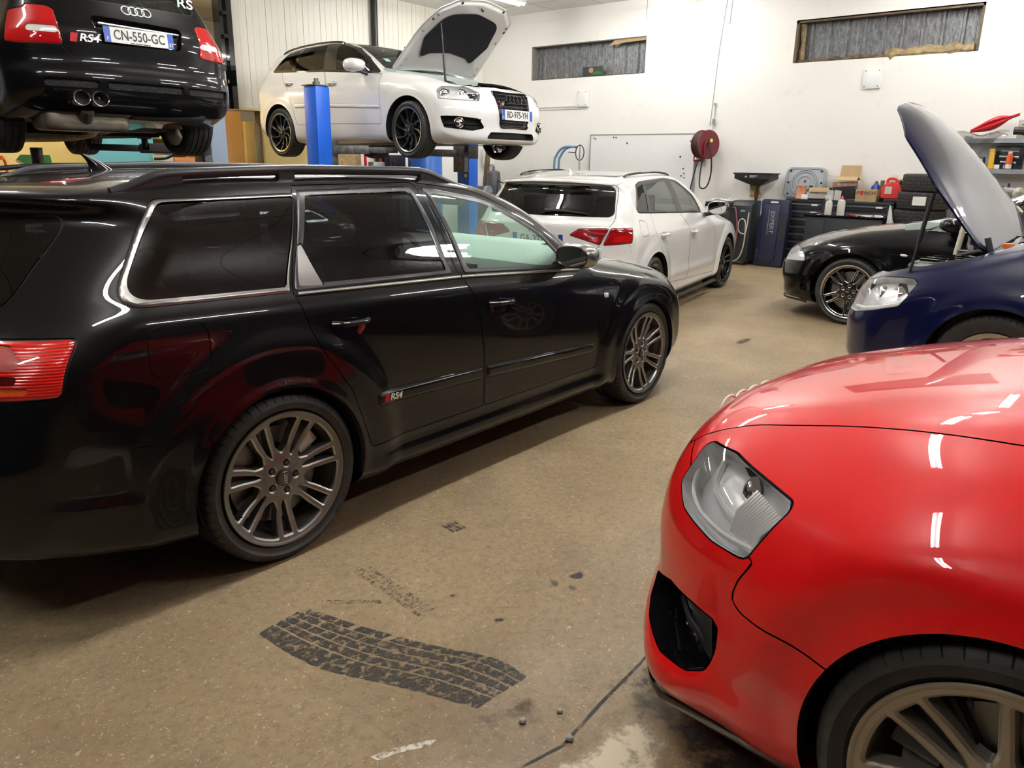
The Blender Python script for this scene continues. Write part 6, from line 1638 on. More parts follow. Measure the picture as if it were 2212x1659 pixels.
def build_saloon():
    A = 2.617; N = A+.90; B = saloon_body(); ya = math.radians(85)
    c = Car('saloon_car', 'black saloon car by the tool cabinet, clear headlamp, black wheels with bright spoke edges', (7.057-A*math.cos(ya), -.27-A*math.sin(ya), 0), ya, B, MATS['paint_black'], h=.0185)
    root = c.root; arches(c, [(0, .322, .36), (A, .322, .368)])
    HL = [(3.30, .57, .70), (3.235, .655, .698), (3.16, .75, .675), (3.085, .822, .632), (3.07, .845, .575), (3.36, .60, .545), (3.40, .54, .60)]
    def inner(c, lens, sd):
        for x, y in ((3.25, .64), (3.16, .735)):
            q = Vector((x-.03, y*sd, .622)); d = Vector((.8, .45*sd, 0)).normalized(); u = Vector((0, 0, 1)); v = d.cross(u); mb = MB()
            mb.lathe([(.001, -.02), (.03, -.012), (.045, .008), (.05, -.03)], 18, lambda r, h, a: tuple(q + d*h + u*(r*math.cos(a)) + v*(r*math.sin(a)))); mb.build('lamp_reflector', MATS['chrome'], lens)
    headlamp(c, HL, .80, .045, inner)
    for sd in (1, -1):
        a = .95*sd; d = np.array([math.cos(a), math.sin(a)]); pr = lambda P: rounded([(-x*d[1]+y*sd*d[0], z, .015) for x, y, z in P])
        cond = lambda x, y, z, sd=sd: (y*sd > .2) & (x > 2.6)
        c.cut('indicator_lamp', pr([(3.068, .832, .628), (2.99, .852, .605), (2.975, .860, .562), (3.058, .848, .565)]), ('D', a, 0.), MATS['gloss_black'], cond=cond)
        T = take(c, pr([(3.07, .84, .435), (2.95, .865, .445), (2.99, .85, .285), (3.105, .82, .288)]), ('D', a, 0.), cond); bowl(c, T, .05, MATS['gloss_black'], 'brake_duct')
    for v in ('L', 'R'):
        c.cut('side_repeater', rounded([(2.12, .703), (2.19, .703), (2.19, .727), (2.12, .727)], .008), v, MATS['lamp_white'], gap=.001, disp=.004, edge=.006)
        c.seam_line(rounded([(2.88, .565), (3.10, .565), (3.6, .55), (3.6, .2), (2.88, .2)]), v, cond=lambda x, y, z: (x > 2.80) & (z > .5))
    g = rounded([(-.36, .66, .02), (.36, .66, .02), (.33, .585, .02), (-.33, .585, .02)]); T = take(c, g, 'F', lambda x, y, z: x > 3.2); b = bowl(c, T, .03, MATS['mesh_black'], 'grille'); rings(b, (float(B.x_at(0, .62))+.004, 0, .622), (0, 1, 0), (0, 0, 1), .03)
    c.cut('bonnet', rounded([(2.10, -.685, .06), (2.40, -.675, .3), (2.916, -.66, .3), (3.20, -.66, .08), (3.38, -.45, .1), (3.42, 0, .5), (3.38, .45, .1), (3.20, .66, .08), (2.916, .66, .3), (2.40, .675, .3), (2.10, .685, .06), (2.17, 0, .5)]), 'T', cond=lambda x, y, z: (x > 1.9) & (z > .64))
    dlo = rounded([(-.25, .985, .05), (.8, .955), (2.03, .935, .02), (1.66, 1.14, .2), (1.36, 1.28, .2), (1.0, 1.345, .1), (.5, 1.345, .1), (.1, 1.24, .15)])
    panes = [(rounded([(-.1, 1.0, .03), (.90, .975, .02), (.86, 1.32, .02), (.5, 1.315, .1), (.12, 1.2, .1)]), 'glass_dark', None), (rounded([(.98, .97, .02), (1.93, .955, .03), (1.62, 1.13, .2), (1.32, 1.265, .2), (.94, 1.32, .03)]), 'glass_grey', None)]
    side_glass(c, panes, dlo, 'satin_trim')
    D = side_doors(c, [rounded([(.40, .36, .04), (.2, .7, .2), (.10, .96, .02), (.95, .945, .01), (1.05, .7, .2), (1.05, .36, .02)]), rounded([(1.06, .36, .02), (1.06, .7, .2), (.96, .945, .01), (2.045, .915, .02), (2.07, .7, .1), (2.10, .36, .03)])])
    handles(c, [(.28, .85, 0), (1.22, .84, 1)], D)
    c.cut('windscreen', rounded([(2.02, -.66, .1), (2.09, 0, .6), (2.02, .66, .1), (1.30, .52, .08), (1.22, 0, .5), (1.30, -.52, .08)]), 'T', MATS['glass_grey'], cond=lambda x, y, z: (z > .93) & (x > 1.0))
    c.cut('rear_window', rounded([(-.50, -.58, .06), (-.55, 0, .5), (-.50, .58, .06), (.0, .48, .06), (.05, 0, .5), (.0, -.48, .06)]), 'T', MATS['glass_dark'], cond=lambda x, y, z: (x < .3) & (z > .97))
    c.finish(); c.wells([(0, .322), (A, .322)], .37)
    ys = np.linspace(-.78, .78, 40); x = B.x_at(ys, .19+0*ys); mb = MB(); mb.tube([(a-.002, b, .165) for a, b in zip(x, ys)], .012, 8, flat=.6); mb.build('front_lip', MATS['satin_black'], root)
    mirrors(c, 1.70, .95, 1.01, c.paint, .18, .11, .062)
    P = c.on_top([(2.03, .50), (2.06, .1), (2.03, -.2)], .015); mb = MB(); mb.tube(P, .011, 6); mb.build('wiper', MATS['black_plastic'], root)
    mb = MB(); mb.tube(c.on_side(np.stack([np.linspace(-.1, 2.03, 20), np.linspace(.99, .945, 20)-.012], -1), 1, .004), .008, 6); mb.build('waist_strip', MATS['chrome'], root)
    st = twin_spoke(5, .2585, .046, .036, .027, .015, .085, .085, dish=.02, bev=.0045, drop=.003, res=60, cal_mat='caliper_black', cap='cap_black', edge_mat='rim_bright')
    wp = make_wheel(st, .322, .2585, .225, MATS['wheel_black'], MATS['rim_bright'])
    put_wheels(c, wp, 0, A, .855, .322, rolls=(0, .6, 1.1, .18)); cabin(c, A)
    return c
saloon = build_saloon()

def build_van():
    A = 2.85; N = A+1.02; B = van_body(); ya = math.radians(84)
    c = Car('people_carrier', 'dark navy people carrier with its bonnet propped up, behind the red car', (4.455-A*math.cos(ya), -1.843-A*math.sin(ya), 0), ya, B, MATS['paint_navy'], h=.0185)
    root = c.root; arches(c, [(0, .33, .378), (A, .33, .38)])
    HL = [(3.795, .60, .555), (3.765, .575, .675), (3.73, .56, .745), (3.60, .66, .795), (3.365, .79, .818), (3.325, .828, .795), (3.36, .862, .705), (3.40, .868, .645), (3.56, .825, .592), (3.70, .72, .555)]
    def inner(c, lens, sd):
        for x, y, z, r, m in ((3.64, .70, .665, .062, 'chrome'), (3.50, .78, .70, .05, 'chrome'), (3.73, .61, .64, .04, 'lamp_silver')):
            q = Vector((x-.045, (y-.03)*sd, z)); d = Vector((.78, .55*sd, .05)).normalized(); u = Vector((0, 0, 1)); v = d.cross(u); mb = MB()
            mb.lathe([(.001, -.03), (r*.5, -.022), (r*.85, .0), (r, .012), (r*1.08, .004), (r*1.1, -.04)], 20, lambda rr, h, a: tuple(q + d*h + u*(rr*math.cos(a)) + v*(rr*math.sin(a)))); mb.build('lamp_reflector', MATS[m], lens)
        mb = MB(); mb.add([Vector((x-.035, (y-.035)*sd, z)) for x, y, z in ((3.44, .80, .775), (3.40, .835, .70), (3.47, .81, .63), (3.53, .76, .65), (3.50, .75, .77))], [(0, 1, 2, 3, 4)]); mb.build('lamp_bezel', MATS['lamp_black'], lens)
        mb = MB(); mb.tube([Vector((x-.02, (y-.02)*sd, z)) for x, y, z in ((3.77, .62, .575), (3.68, .72, .58), (3.55, .81, .615), (3.42, .855, .66))], .012, 6); mb.build('light_strip', MATS['white_plastic'], lens)
    headlamp(c, HL, .85, .06, inner)
    g = rounded([(-.50, .735, .03), (.50, .735, .03), (.44, .62, .03), (-.44, .62, .03)]); T = take(c, g, 'F', lambda x, y, z: x > 3.5); b = bowl(c, T, .04, MATS['mesh_black'], 'grille')
    mb = MB()
    for z in (.65, .70): ys = np.linspace(-.46, .46, 20); mb.tube([(float(B.x_at(y, z))-.004, y, z) for y in ys], .008, 6)
    mb.build('grille_bars', MATS['chrome'], b)
    T = take(c, rounded([(-.60, .46, .03), (.60, .46, .03), (.54, .29, .03), (-.54, .29, .03)]), 'F', lambda x, y, z: x > 3.5); bowl(c, T, .05, MATS['black_plastic'], 'lower_grille')
    for v in ('L', 'R'):
        c.seam_line(rounded([(3.12, .60), (3.25, .648), (3.41, .638), (4.2, .60), (4.2, .2), (3.1, .2)]), v, cond=lambda x, y, z: (x > 3.14) & (z > .55) & (x < 3.45))
    bon = rounded([(A+.14, -.71, .08), (3.32, -.70, .2), (3.58, -.60, .1), (3.74, -.38, .1), (3.79, 0, .5), (3.74, .38, .1), (3.58, .60, .1), (3.32, .70, .2), (A+.14, .71, .08), (A+.18, 0, .5)])
    bn, rot = open_bonnet(c, bon, (A+.16, 1.03), math.radians(61), None, lambda x, y, z: (x > 2.8) & (z > .66), inner=MATS['paint_navy'], reach=1.5)
    engine_bay(c, A+.30, N, .70)
    mb = MB()
    for sd in (1, -1):
        p = rot(np.array([(3.30, .66*sd, .86)]))[0]; mb = MB(); a = Vector((3.42, .72*sd, .80)); b_ = Vector(p); m = a.lerp(b_, .45)
        mb.tube([a, m], .009, 8); mb.tube([m, b_], .014, 8); mb.build('gas_strut', MATS['black_plastic'], root)
        h = Vector(rot(np.array([(A+.2, .64*sd, 1.03)]))[0]); mb = MB(); mb.tube([(A+.12, .64*sd, .88), (A+.16, .64*sd, 1.0), h], .018, 6); mb.build('bonnet_hinge', MATS['dark_steel'], root)
    c.cut('windscreen', rounded([(A-.05, -.70, .1), (A-.0, 0, .6), (A-.05, .70, .1), (A-1.1, .56, .1), (A-1.2, 0, .5), (A-1.1, -.56, .1)]), 'T', MATS['glass_grey'], cond=lambda x, y, z: (z > 1.05) & (x > 1.2))
    dlo = rounded([(-.6, 1.15, .06), (1.0, 1.11), (2.45, 1.06, .03), (1.9, 1.42, .2), (1.6, 1.56, .1), (.5, 1.61, .1), (-.5, 1.57, .06)])
    panes = [(rounded([(-.5, 1.18, .04), (.1, 1.165, .01), (.1, 1.57, .01), (-.42, 1.54, .04)]), 'glass_dark', None), (rounded([(.16, 1.165, .02), (1.0, 1.14, .02), (1.0, 1.57, .02), (.16, 1.57, .02)]), 'glass_dark', None), (rounded([(1.08, 1.135, .02), (2.3, 1.09, .03), (1.85, 1.40, .2), (1.55, 1.53, .1), (1.08, 1.565, .02)]), 'glass_grey', None)]
    side_glass(c, panes, dlo, 'gloss_black')
    D = side_doors(c, [rounded([(.42, .40, .04), (.2, .8, .2), (.12, 1.12, .02), (1.03, 1.09, .01), (1.05, .40, .02)]), rounded([(1.06, .40, .02), (1.04, 1.09, .01), (2.3, 1.05, .03), (2.36, .40, .03)])])
    handles(c, [(.3, .99, 0), (1.25, .97, 1)], D)
    c.finish(); c.wells([(0, .33), (A, .33)], .382)
    mirrors(c, 2.1, 1.0, 1.20, c.paint, .2, .12, .09)
    # crumpled foil-like cover and a cap in the bay by the windscreen
    mb = MB(); mb.lathe([(.001, .05), (.03, .05), (.034, .03), (.034, 0)], 16, lambda r, h, a: (A+.10+r*math.cos(a), .52+r*math.sin(a), 1.00+h)); mb.build('reservoir_cap', MATS['cap_orange'], root)
    mb = MB(); rnd = random.Random(5); n, m = 10, 8; V = []
    for i in range(n):
        for j in range(m): V.append((A-.10+.026*i, -.05+.075*j, 1.01+.05*rnd.random()+.03*math.sin(i*1.3+j)))
    mb.add(V, [(i*m+j, i*m+j+1, (i+1)*m+j+1, (i+1)*m+j) for i in range(n-1) for j in range(m-1)]); mb.build('heat_shield', MATS['chrome'], root, smooth=.2)
    st = twin_spoke(5, .2285, .055, .045, .026, .018, .085, .09, dish=.03, bev=.006, res=40, cal_mat='caliper_black')
    wp = make_wheel(st, .335, .2285, .225, MATS['silver_alloy'], MATS['silver_alloy']); put_wheels(c, wp, 0, A, .875, .335)
    return c
pm('cap_orange', (.8, .16, .02), .4)
van = build_van()
# ------------------------------------------------------------------ lifts
pm('lift_blue', (.008, .13, .72), .35, noise=.12, scale=6); pm('lift_grey', (.28, .36, .46), .45); pm('oily_steel', (.20, .20, .20), .4, .7, noise=.5, scale=20); pm('sticker_yellow', (.8, .75, .15), .4); pm('blue_drum', (.008, .10, .42), .3)
def lift(name, label, x, y, dx, zs, mat, top=2.30, sticker=False, rz=0.):
    t = thing(name, label, 'lift', (x, y, 0), rz)
    for sd in (-1, 1):
        X = sd*dx
        mb = MB(); mb.span((X-.105, -.12, 0.02), (X+.105, .12, top)); p = mb.build('post', MATS[mat], t, bevel=.03)
        mb = MB(); mb.span((X-.115, -.13, top), (X+.115, .13, top+.012)); mb.cyl((X, 0, top), (X, 0, top+.05), .045, 12); mb.cyl((X, 0, top+.05), (X, 0, top+.085), .028, 8); mb.build('post_cap', MATS['oily_steel'], p)
        mb = MB(); mb.span((X-.30, -.28, 0), (X+.30, .28, .025)); mb.build('base_plate', MATS['oily_steel'], p)
        mb = MB(); mb.span((X-sd*.10, -.11, zs-.36), (X-sd*.19, .11, zs+.02)); mb.build('carriage', MATS['oily_steel'], t, bevel=.01)
        for ey in (-1, 1):
            a = Vector((X-sd*.15, ey*.08, zs-.10)); b = Vector((sd*.62, ey*.62, zs-.09)); m = a.lerp(b, .55)
            u = (b-a).normalized(); v = Vector((0, 0, 1)).cross(u)
            mb = MB()
            for p0, p1, w, h in ((a, m, .06, .05), (m-u*.05, b, .042, .035)):
                mb.add([q+v*s*w+Vector((0, 0, k*h)) for q in (p0, p1) for s, k in ((-1, -1), (1, -1), (1, 1), (-1, 1))], [(0, 1, 2, 3), (7, 6, 5, 4), (0, 4, 5, 1), (1, 5, 6, 2), (2, 6, 7, 3), (3, 7, 4, 0)])
            ar = mb.build('lift_arm', MATS['oily_steel' if mat == 'lift_blue' else 'black_plastic'], t, bevel=.006)
            mb = MB(); mb.cyl(b+Vector((0, 0, .0)), b+Vector((0, 0, .075)), .03, 12); mb.cyl(b+Vector((0, 0, .075)), b+Vector((0, 0, .092)), .065, 16); mb.build('arm_pad', MATS['rubber'], ar)
        if sticker and sd > 0:
            mb = MB(); mb.span((X-.108, -.123, 1.50), (X+.108, .123, 1.80)); c = mb.build('warning_band', MATS['black_plastic'], p, bevel=.03)
            mb = MB(); tr = [(X-.11, -.02, 1.66), (X-.11, -.10, 1.66), (X-.11, -.06, 1.735)]; mb.tube(tr, .006, 6, closed=True); mb.build('warning_triangle', MATS['plate_white'], c)
            text_obj('STOP', .06, MATS['plate_white'], c, 'band_lettering', (X-.11, -.05, 1.60), (0, -1, 0), (0, 0, 1), .002)
            mb = MB(); mb.cyl((X-.106, -.06, 1.28), (X-.110, -.06, 1.28), .026, 16); mb.build('round_sticker', MATS['sticker_yellow'], p)
    return t
lift('vehicle_lift', 'blue two-post lift carrying the white hatchback', 5.77, 5.56, 1.32, 1.687, 'lift_blue', 2.30, True)
lift('vehicle_lift', 'grey-blue two-post lift carrying the black older estate', 1.685, 6.12, 1.72, 1.655, 'lift_grey', 2.30)
t = thing('hose', 'black hose hanging off the lift arm under the raised black estate', 'hose', (0, 0, 0))
mb = MB(); mb.tube(spline([(2.86, 6.06, 1.58), (2.86, 6.0, 1.56), (2.83, 5.98, 1.50), (2.74, 5.97, 1.46), (2.62, 5.97, 1.45)], 8), .016, 8); mb.build('hose_line', MATS['rubber_dark'], t)

# far dark car beyond the estate: only its roof shows over the nearer roof
def build_far_car():
    B = black_lift_body(); c = Car('estate_car', 'black car behind the large black estate, only its roof line showing', (.95, 3.98, 0), 0., B, MATS['paint_black'], h=.03)
    arches(c, [(0, .322, .36), (2.607, .322, .362)])
    side_glass(c, [(rounded([(-.40, 1.02, .06), (.15, 1.0, .01), (.25, 1.30, .01), (-.26, 1.26, .06)]), 'glass_dark', None), (rounded([(.25, 1.0, .02), (.95, .98, .02), (.9, 1.30, .02), (.32, 1.31, .02)]), 'glass_dark', None), (rounded([(1.02, .97, .02), (1.85, .95, .03), (1.58, 1.12, .2), (1.28, 1.25, .2), (.98, 1.29, .03)]), 'glass_grey', None)],
               rounded([(-.52, .985, .05), (.3, .955), (2.0, .92, .02), (1.66, 1.13, .2), (1.36, 1.27, .2), (1.05, 1.335, .1), (.2, 1.35, .1), (-.33, 1.30, .08)]), 'satin_black')
    c.cut('rear_window', rounded([(-.55, 1.0, .07), (.55, 1.0, .07), (.50, 1.27, .05), (-.50, 1.27, .05)]), 'B', MATS['glass_dark'], cond=lambda x, y, z: x < -.5)
    c.cut('windscreen', rounded([(2.00, -.66, .1), (2.07, 0, .6), (2.00, .66, .1), (1.30, .52, .08), (1.22, 0, .5), (1.30, -.52, .08)]), 'T', MATS['glass_grey'], cond=lambda x, y, z: (z > .9) & (x > 1.0))
    c.finish(); c.wells([(0, .322), (2.607, .322)], .362); ribbon_rail(c, -.55, 1.15, .53, .55, .045, .018, 'satin_black')
    st = single_spoke(5, .235, .03, .03, .09, dish=.03, bev=.006, res=30, cal_mat='caliper_black'); wp = make_wheel(st, .322, .235, .225, MATS['silver_alloy'], MATS['silver_alloy']); put_wheels(c, wp, 0, 2.607, .87, .322)
build_far_car()

# ------------------------------------------------------------------ on and along the white wall
pm('box_white', (.80, .80, .77), .45); pm('board_white', (.80, .82, .82), .25); pm('board_edge', (.35, .36, .36), .4, .5); pm('reel_red', (.15, .007, .011), .35, noise=.2); pm('picture_dark', (.02, .03, .03), .5); pm('green_paint', (.02, .16, .02), .55, noise=.25, scale=6)
pm('picture_skin', (.45, .2, .12), .6)
def wallbox(y, z, w, h, d, name, label, cat, mat='box_white', rim=True):
    t = thing(name, label, cat, (XW, y, z))
    mb = MB(); mb.span((-d, -w/2, -h/2), (0, w/2, h/2)); mb.build('housing', MATS[mat], t, bevel=.008)
    if rim:
        mb = MB(); mb.span((-d-.004, -w/2+.02, -h/2+.02), (-d+.002, w/2-.02, h/2-.02)); mb.build('cover', MATS['board_white'], t, bevel=.003)
        mb = MB()
        for a in (-1, 1):
            for b in (-1, 1): mb.cyl((-d-.006, a*(w/2-.03), b*(h/2-.03)), (-d-.002, a*(w/2-.03), b*(h/2-.03)), .008, 8)
        mb.build('screws', MATS['dark_steel'], t)
    return t
wallbox(6.0, 2.605, .22, .28, .06, 'junction_box', 'white junction box at the end of the wall conduit', 'electrical box')
wallbox(1.08, 2.695, .24, .27, .03, 'access_panel', 'white square panel under the larger window', 'panel')
t = thing('conduit', 'thin grey cable conduit running into the junction box', 'conduit', (XW-.015, 6.1, 2.49)); mb = MB(); mb.span((-.012, 0, -.012), (.012, 2.3, .012)); mb.span((-.008, 0, -.05), (.008, 2.3, -.04)); mb.build('duct', MATS['box_white'], t)
t = thing('whiteboard', 'large blank white board with magnets, leaning on the wall beside the hose reel', 'board', (XW-.04, 4.745, 1.44))
mb = MB(); mb.span((-.012, -1.045, -.54), (.012, 1.045, .54)); mb.build('panel', MATS['board_white'], t)
mb = MB()
for a, b in (((-.016, -1.05, .525), (.016, 1.05, .545)), ((-.016, -1.05, -.545), (.016, 1.05, -.525)), ((-.016, -1.05, -.54), (.016, -1.03, .54)), ((-.016, 1.03, -.54), (.016, 1.05, .54))): mb.span(a, b)
mb.build('frame', MATS['board_edge'], t)
for k, (y, z, r) in enumerate(((.97, .48, .012), (.93, .47, .014), (.55, .49, .013), (.50, .485, .014), (.27, .39, .016), (-.78, .17, .016), (-.85, -.02, .014), (-.87, -.10, .012), (-.82, -.14, .014), (-.88, -.17, .012), (-.95, .42, .014))):
    mb = MB(); mb.cyl((-.013, y, z), (-.018, y, z), r, 12); mb.build('magnet', MATS['dark_steel'], t)
t = thing('poster', 'small colour picture propped in the left-hand wall window', 'picture', (XW+.02, 5.85, 3.05))
mb = MB(); mb.box((0, 0, 0), (.012, .42, .18)); mb.build('backing', MATS['picture_dark'], t)
mb = MB(); mb.add([(-.008, -.1+.13*math.cos(a), -.045+.05*math.sin(a)) for a in np.linspace(0, PI, 14)], [tuple(range(14))]); mb.build('picture_patch', MATS['green_paint'], t)
mb = MB(); mb.add([(-.008, .03+.05*math.cos(a), .03+.045*math.sin(a)) for a in np.linspace(0, 2*PI, 15)[:-1]], [tuple(range(14))]); mb.build('picture_patch', MATS['picture_skin'], t)
# cables down the wall
def cable(pts, label, r=.004, mat='black_plastic', name='cable', cat='cable'):
    mb = MB(); mb.tube(spline(pts, 6) if len(pts) > 2 else pts, r, 6); return tag(mb.build(name, MATS[mat]), label, cat)
cable([(XW-.006, 4.80, ZC), (XW-.006, 4.80, 3.80)], 'short thin cable hanging above the corner of the left-hand window', .004, 'board_edge')
cable([(XW-.006, 3.36, ZC), (XW-.006, 3.44, 3.3), (XW-.006, 3.48, 2.5), (XW-.006, 3.50, 2.1)], 'long thin cable running down the wall to the hose reel', .004, 'board_edge')
cable([(XW-.006, 3.28, ZC), (XW-.006, 3.31, 3.6)], 'short thin cable beside the long wall cable', .004, 'board_edge')
# hose reel
t = thing('hose_reel', 'dark red hose reel hanging on the white wall', 'reel', (XW-.27, 3.43, 1.80)); RA = 1.15
for xo in (-.085, .085):
    mb = MB(); mb.lathe([(.001, -.006), (.05, -.012), (.09, -.004), (.215, -.004), (.226, .004), (.215, .010), (.001, .006)], 36, lambda r, h, a: (xo-h*(1 if xo > 0 else -1), r*math.cos(a), r*math.sin(a))); mb.build('flange', MATS['reel_red'], t).rotation_euler = (0, 0, RA)
mb = MB()
for k in range(7): mb.tube([(-.066+.022*k, .185*math.cos(a), .185*math.sin(a)) for a in np.linspace(0, 2*PI, 33)[:-1]], .0115, 8, closed=True)
mb.build('wound_hose', MATS['rubber'], t).rotation_euler = (0, 0, RA)
mb = MB(); mb.cyl((-.12, 0, 0), (.11, 0, 0), .03, 12); mb.tube([(-.105, 0, 0), (-.12, .08, .05), (-.12, .11, -.05), (-.105, .09, -.17)], .014, 8); mb.build('axle_arm', MATS['reel_red'], t).rotation_euler = (0, 0, RA)
mb = MB(); mb.cyl((-.105, -.03, .06), (-.112, -.03, .06), .03, 14); mb.build('reel_sticker', MATS['sticker_yellow'], t).rotation_euler = (0, 0, RA)
mb = MB(); mb.span((.12, -.03, -.03), (.27, .03, .03)); mb.span((.255, -.06, -.12), (.27, .06, .12)); mb.build('wall_bracket', MATS['reel_red'], t)
mb = MB(); mb.box((.18, .17, -.215), (.13, .15, .10)); s_ = mb.build('socket_box', MATS['reel_red'], t, bevel=.01)
mb = MB(); mb.box((.11, .15, -.205), (.012, .05, .045)); mb.box((.11, .20, -.215), (.012, .03, .045)); mb.build('socket_cover', MATS['box_white'], s_)
mb = MB(); mb.tube(spline([(-.10, -.10, .0), (-.11, -.17, -.15), (-.06, -.17, -.45), (0, -.08, -.66), (.05, .06, -.66), (.10, .09, -.40), (.14, .08, -.2)], 8), .012, 8); mb.build('hanging_hose', MATS['rubber_dark'], t)
mb = MB(); mb.tube(spline([(.13, .17, -.26), (.12, .22, -.5), (.12, .26, -.75), (.10, .22, -1.05)], 8), .011, 8); mb.build('lead', MATS['rubber_dark'], t)
mb = MB(); mb.tube([(.20, 0, .03), (.25, .0, .34), (.258, .0, .62)], .007, 6); mb.cyl((.235, -.015, .63), (.265, .015, .63), .02, 10); mb.box((.24, 0, .36), (.03, .04, .09)); mb.build('hanger', MATS['galv'], t)
# oil drainer: funnel on a stem, standing behind the service machine
t = thing('oil_drainer', 'black wide funnel on a stem standing against the wall', 'funnel', (10.42, 2.52, 0))
mb = MB(); hw, d = .30, .17
q = lambda s, z, o=0.: [(-d*s, -hw*s+o, z), (d*s, -hw*s+o, z), (d*s, hw*s+o, z), (-d*s, hw*s+o, z)]
V = q(1.04, 1.375)+q(1.04, 1.36)+q(.96, 1.355)+q(.96, 1.29)+[(x*.25, y*.22-.03, 1.185) for x, y, z in q(1, 0)]
mb.add(V, [(a*4+k, a*4+(k+1) % 4, a*4+4+(k+1) % 4, a*4+4+k) for a in range(4) for k in range(4)]+[(16, 17, 18, 19)]); mb.build('funnel', MATS['black_plastic'], t)
mb = MB(); mb.cyl((0, -.03, .02), (0, -.03, 1.2), .024, 12); mb.lathe([(.001, .02), (.09, .02), (.09, .05), (.08, .45), (.05, .95), (.001, .98)], 20, lambda r, h, a: (r*math.cos(a), -.03+r*math.sin(a)*1.1, h)); mb.build('tank', MATS['black_plastic'], t)
mb = MB(); mb.cyl((0, -.03, 1.02), (0, -.03, 1.09), .035, 12); mb.build('valve', MATS['reel_red'], t)
mb = MB(); mb.box((-.168, -.02, 1.332), (.003, .12, .012)); mb.box((-.168, .0, 1.315), (.003, .08, .006)); mb.build('warning_lines', MATS['plate_white'], t)
mb = MB(); mb.add([(-.168, .115, 1.31), (-.168, .085, 1.31), (-.168, .10, 1.34)], [(0, 1, 2)]); mb.build('warning_triangle', MATS['plate_white'], t)
# yellowish bag behind it
mb = MB(); rnd = random.Random(4); V = []
for i in range(7):
    for j in range(8): V.append((10.62+.03*math.sin(i*1.1+j)+.012*rnd.random(), 2.68-.17*j/7+.01*rnd.random(), 1.0+.22*i/6))
mb.add(V, [(i*8+j, i*8+j+1, i*8+9+j, i*8+8+j) for i in range(6) for j in range(7)]); pm('bag_yellow', (.50, .42, .14), .5); tag(mb.build('plastic_bag', MATS['bag_yellow']), 'crumpled yellowish bag between funnel and wall', 'bag')
# service machine with hoses
pm('machine_black', (.014, .016, .022), .4); pm('hose_red', (.20, .05, .06), .45); pm('hose_clear', (.45, .43, .36), .3)
t = thing('service_machine', 'tall dark workshop machine on castors with red and pale hoses', 'machine', (10.09, 2.68, 0))
mb = MB(); mb.prism([(-.19, .06), (-.15, .90), (-.05, .965), (.20, .97), (.20, .06)], lambda u, v, s: (u, -.34+.36*s, v)); b = mb.build('body', MATS['machine_black'], t, bevel=.02)
mb = MB(); mb.span((-.12, .02, .10), (.20, .36, .86)); mb.build('side_cabinet', MATS['machine_black'], t, bevel=.02)
mb = MB(); mb.span((-.17, -.02, .88), (.22, .42, .935)); mb.span((-.19, .02, .86), (-.15, .42, .90)); mb.build('tray', MATS['black_plastic'], t, bevel=.01)
mb = MB(); mb.cyl((-.1, -.22, .80), (-.155, -.22, .80), .001, 4); mb.box((-.157, -.20, .82), (.004, .07, .03)); mb.build('maker_plate', MATS['galv'], t)
mb = MB(); mb.tube(spline([(-.16, -.02, .86), (-.20, -.10, .84), (-.22, -.16, .55), (-.24, -.15, .30), (-.26, -.03, .04), (-.26, .05, .05), (-.24, .12, .2)], 8), .012, 8); mb.build('red_hose', MATS['hose_red'], t)
mb = MB(); mb.tube(spline([(-.16, -.30, .80), (-.20, -.30, .55), (-.20, -.27, .48), (-.20, -.18, .52), (-.20, -.17, .66), (-.20, -.23, .70), (-.20, -.28, .62), (-.21, -.28, .3), (-.24, -.22, .10), (-.25, -.06, .04), (-.25, 0, .05)], 8), .010, 8); mb.build('pale_hose', MATS['hose_clear'], t)
mb = MB()
for y in (.18, .24): mb.tube([(-.135, y, .84), (-.14, y+.01, .35)], .011, 8)
mb.build('steel_pipes', MATS['steel'], t)
mb = MB(); rnd = random.Random(9)
for k in range(4): mb.tube(spline([(-.1+.06*k, .36-.08*k, .945), (-.05+.05*k, .30-.06*k, .97+.02*rnd.random()), (0, .16, .95), (.05, .04+.05*k, .96)], 5), .012, 6)
mb.build('coiled_leads', MATS['white_plastic'], t)
for x in (-.14, .15):
    for y in (-.28, .30):
        mb = MB(); mb.cyl((x, y-.018, .04), (x, y+.018, .04), .04, 16); mb.span((x-.03, y-.03, .06), (x+.03, y+.03, .10)); mb.build('castor', MATS['black_plastic'], t)
# dark navy case lid with lettering
pm('case_navy', (.012, .015, .045), .35); t = thing('plastic_case', 'dark navy moulded plastic case standing upright, EXPERT on its side', 'case', (10.13, 2.07, 0)); t.rotation_euler = (0, .07, 0)
mb = MB(); mb.prism(rounded([(-.22, .0, .05), (.22, .0, .05), (.22, .70, .04), (.19, .78, .05), (.21, 1.0, .06), (-.21, 1.0, .06), (-.23, .78, .05), (-.22, .7, .04)]), lambda u, v, s: (-.08+.14*s, u, v)); mb.build('shell', MATS['case_navy'], t, bevel=.012)
mb = MB(); mb.span((-.10, -.10, .08), (-.07, .15, .92)); mb.span((-.095, .16, .05), (-.07, .20, .25)); mb.build('raised_panel', MATS['case_navy'], t, bevel=.02)
mb = MB(); mb.span((-.092, -.20, .40), (-.07, -.13, .80)); mb.build('side_recess', MATS['rubber_dark'], t); mb = MB(); mb.span((-.092, -.06, .05), (-.078, .10, .17)); mb.build('foot_recess', MATS['rubber_dark'], t)
mb = MB(); mb.box((-.084, 0, .955), (.012, .12, .025)); mb.build('carry_slot', MATS['plate_white'], t, bevel=.006)
text_obj('EXPERT', .085, MATS['galv'], t, 'case_lettering', (-.102, .0, .66), (0, 0, -1), (0, -1, 0), .003, 1.15); mb = MB(); mb.box((-.101, .055, .66), (.004, .008, .36)); mb.build('case_line', MATS['galv'], t)
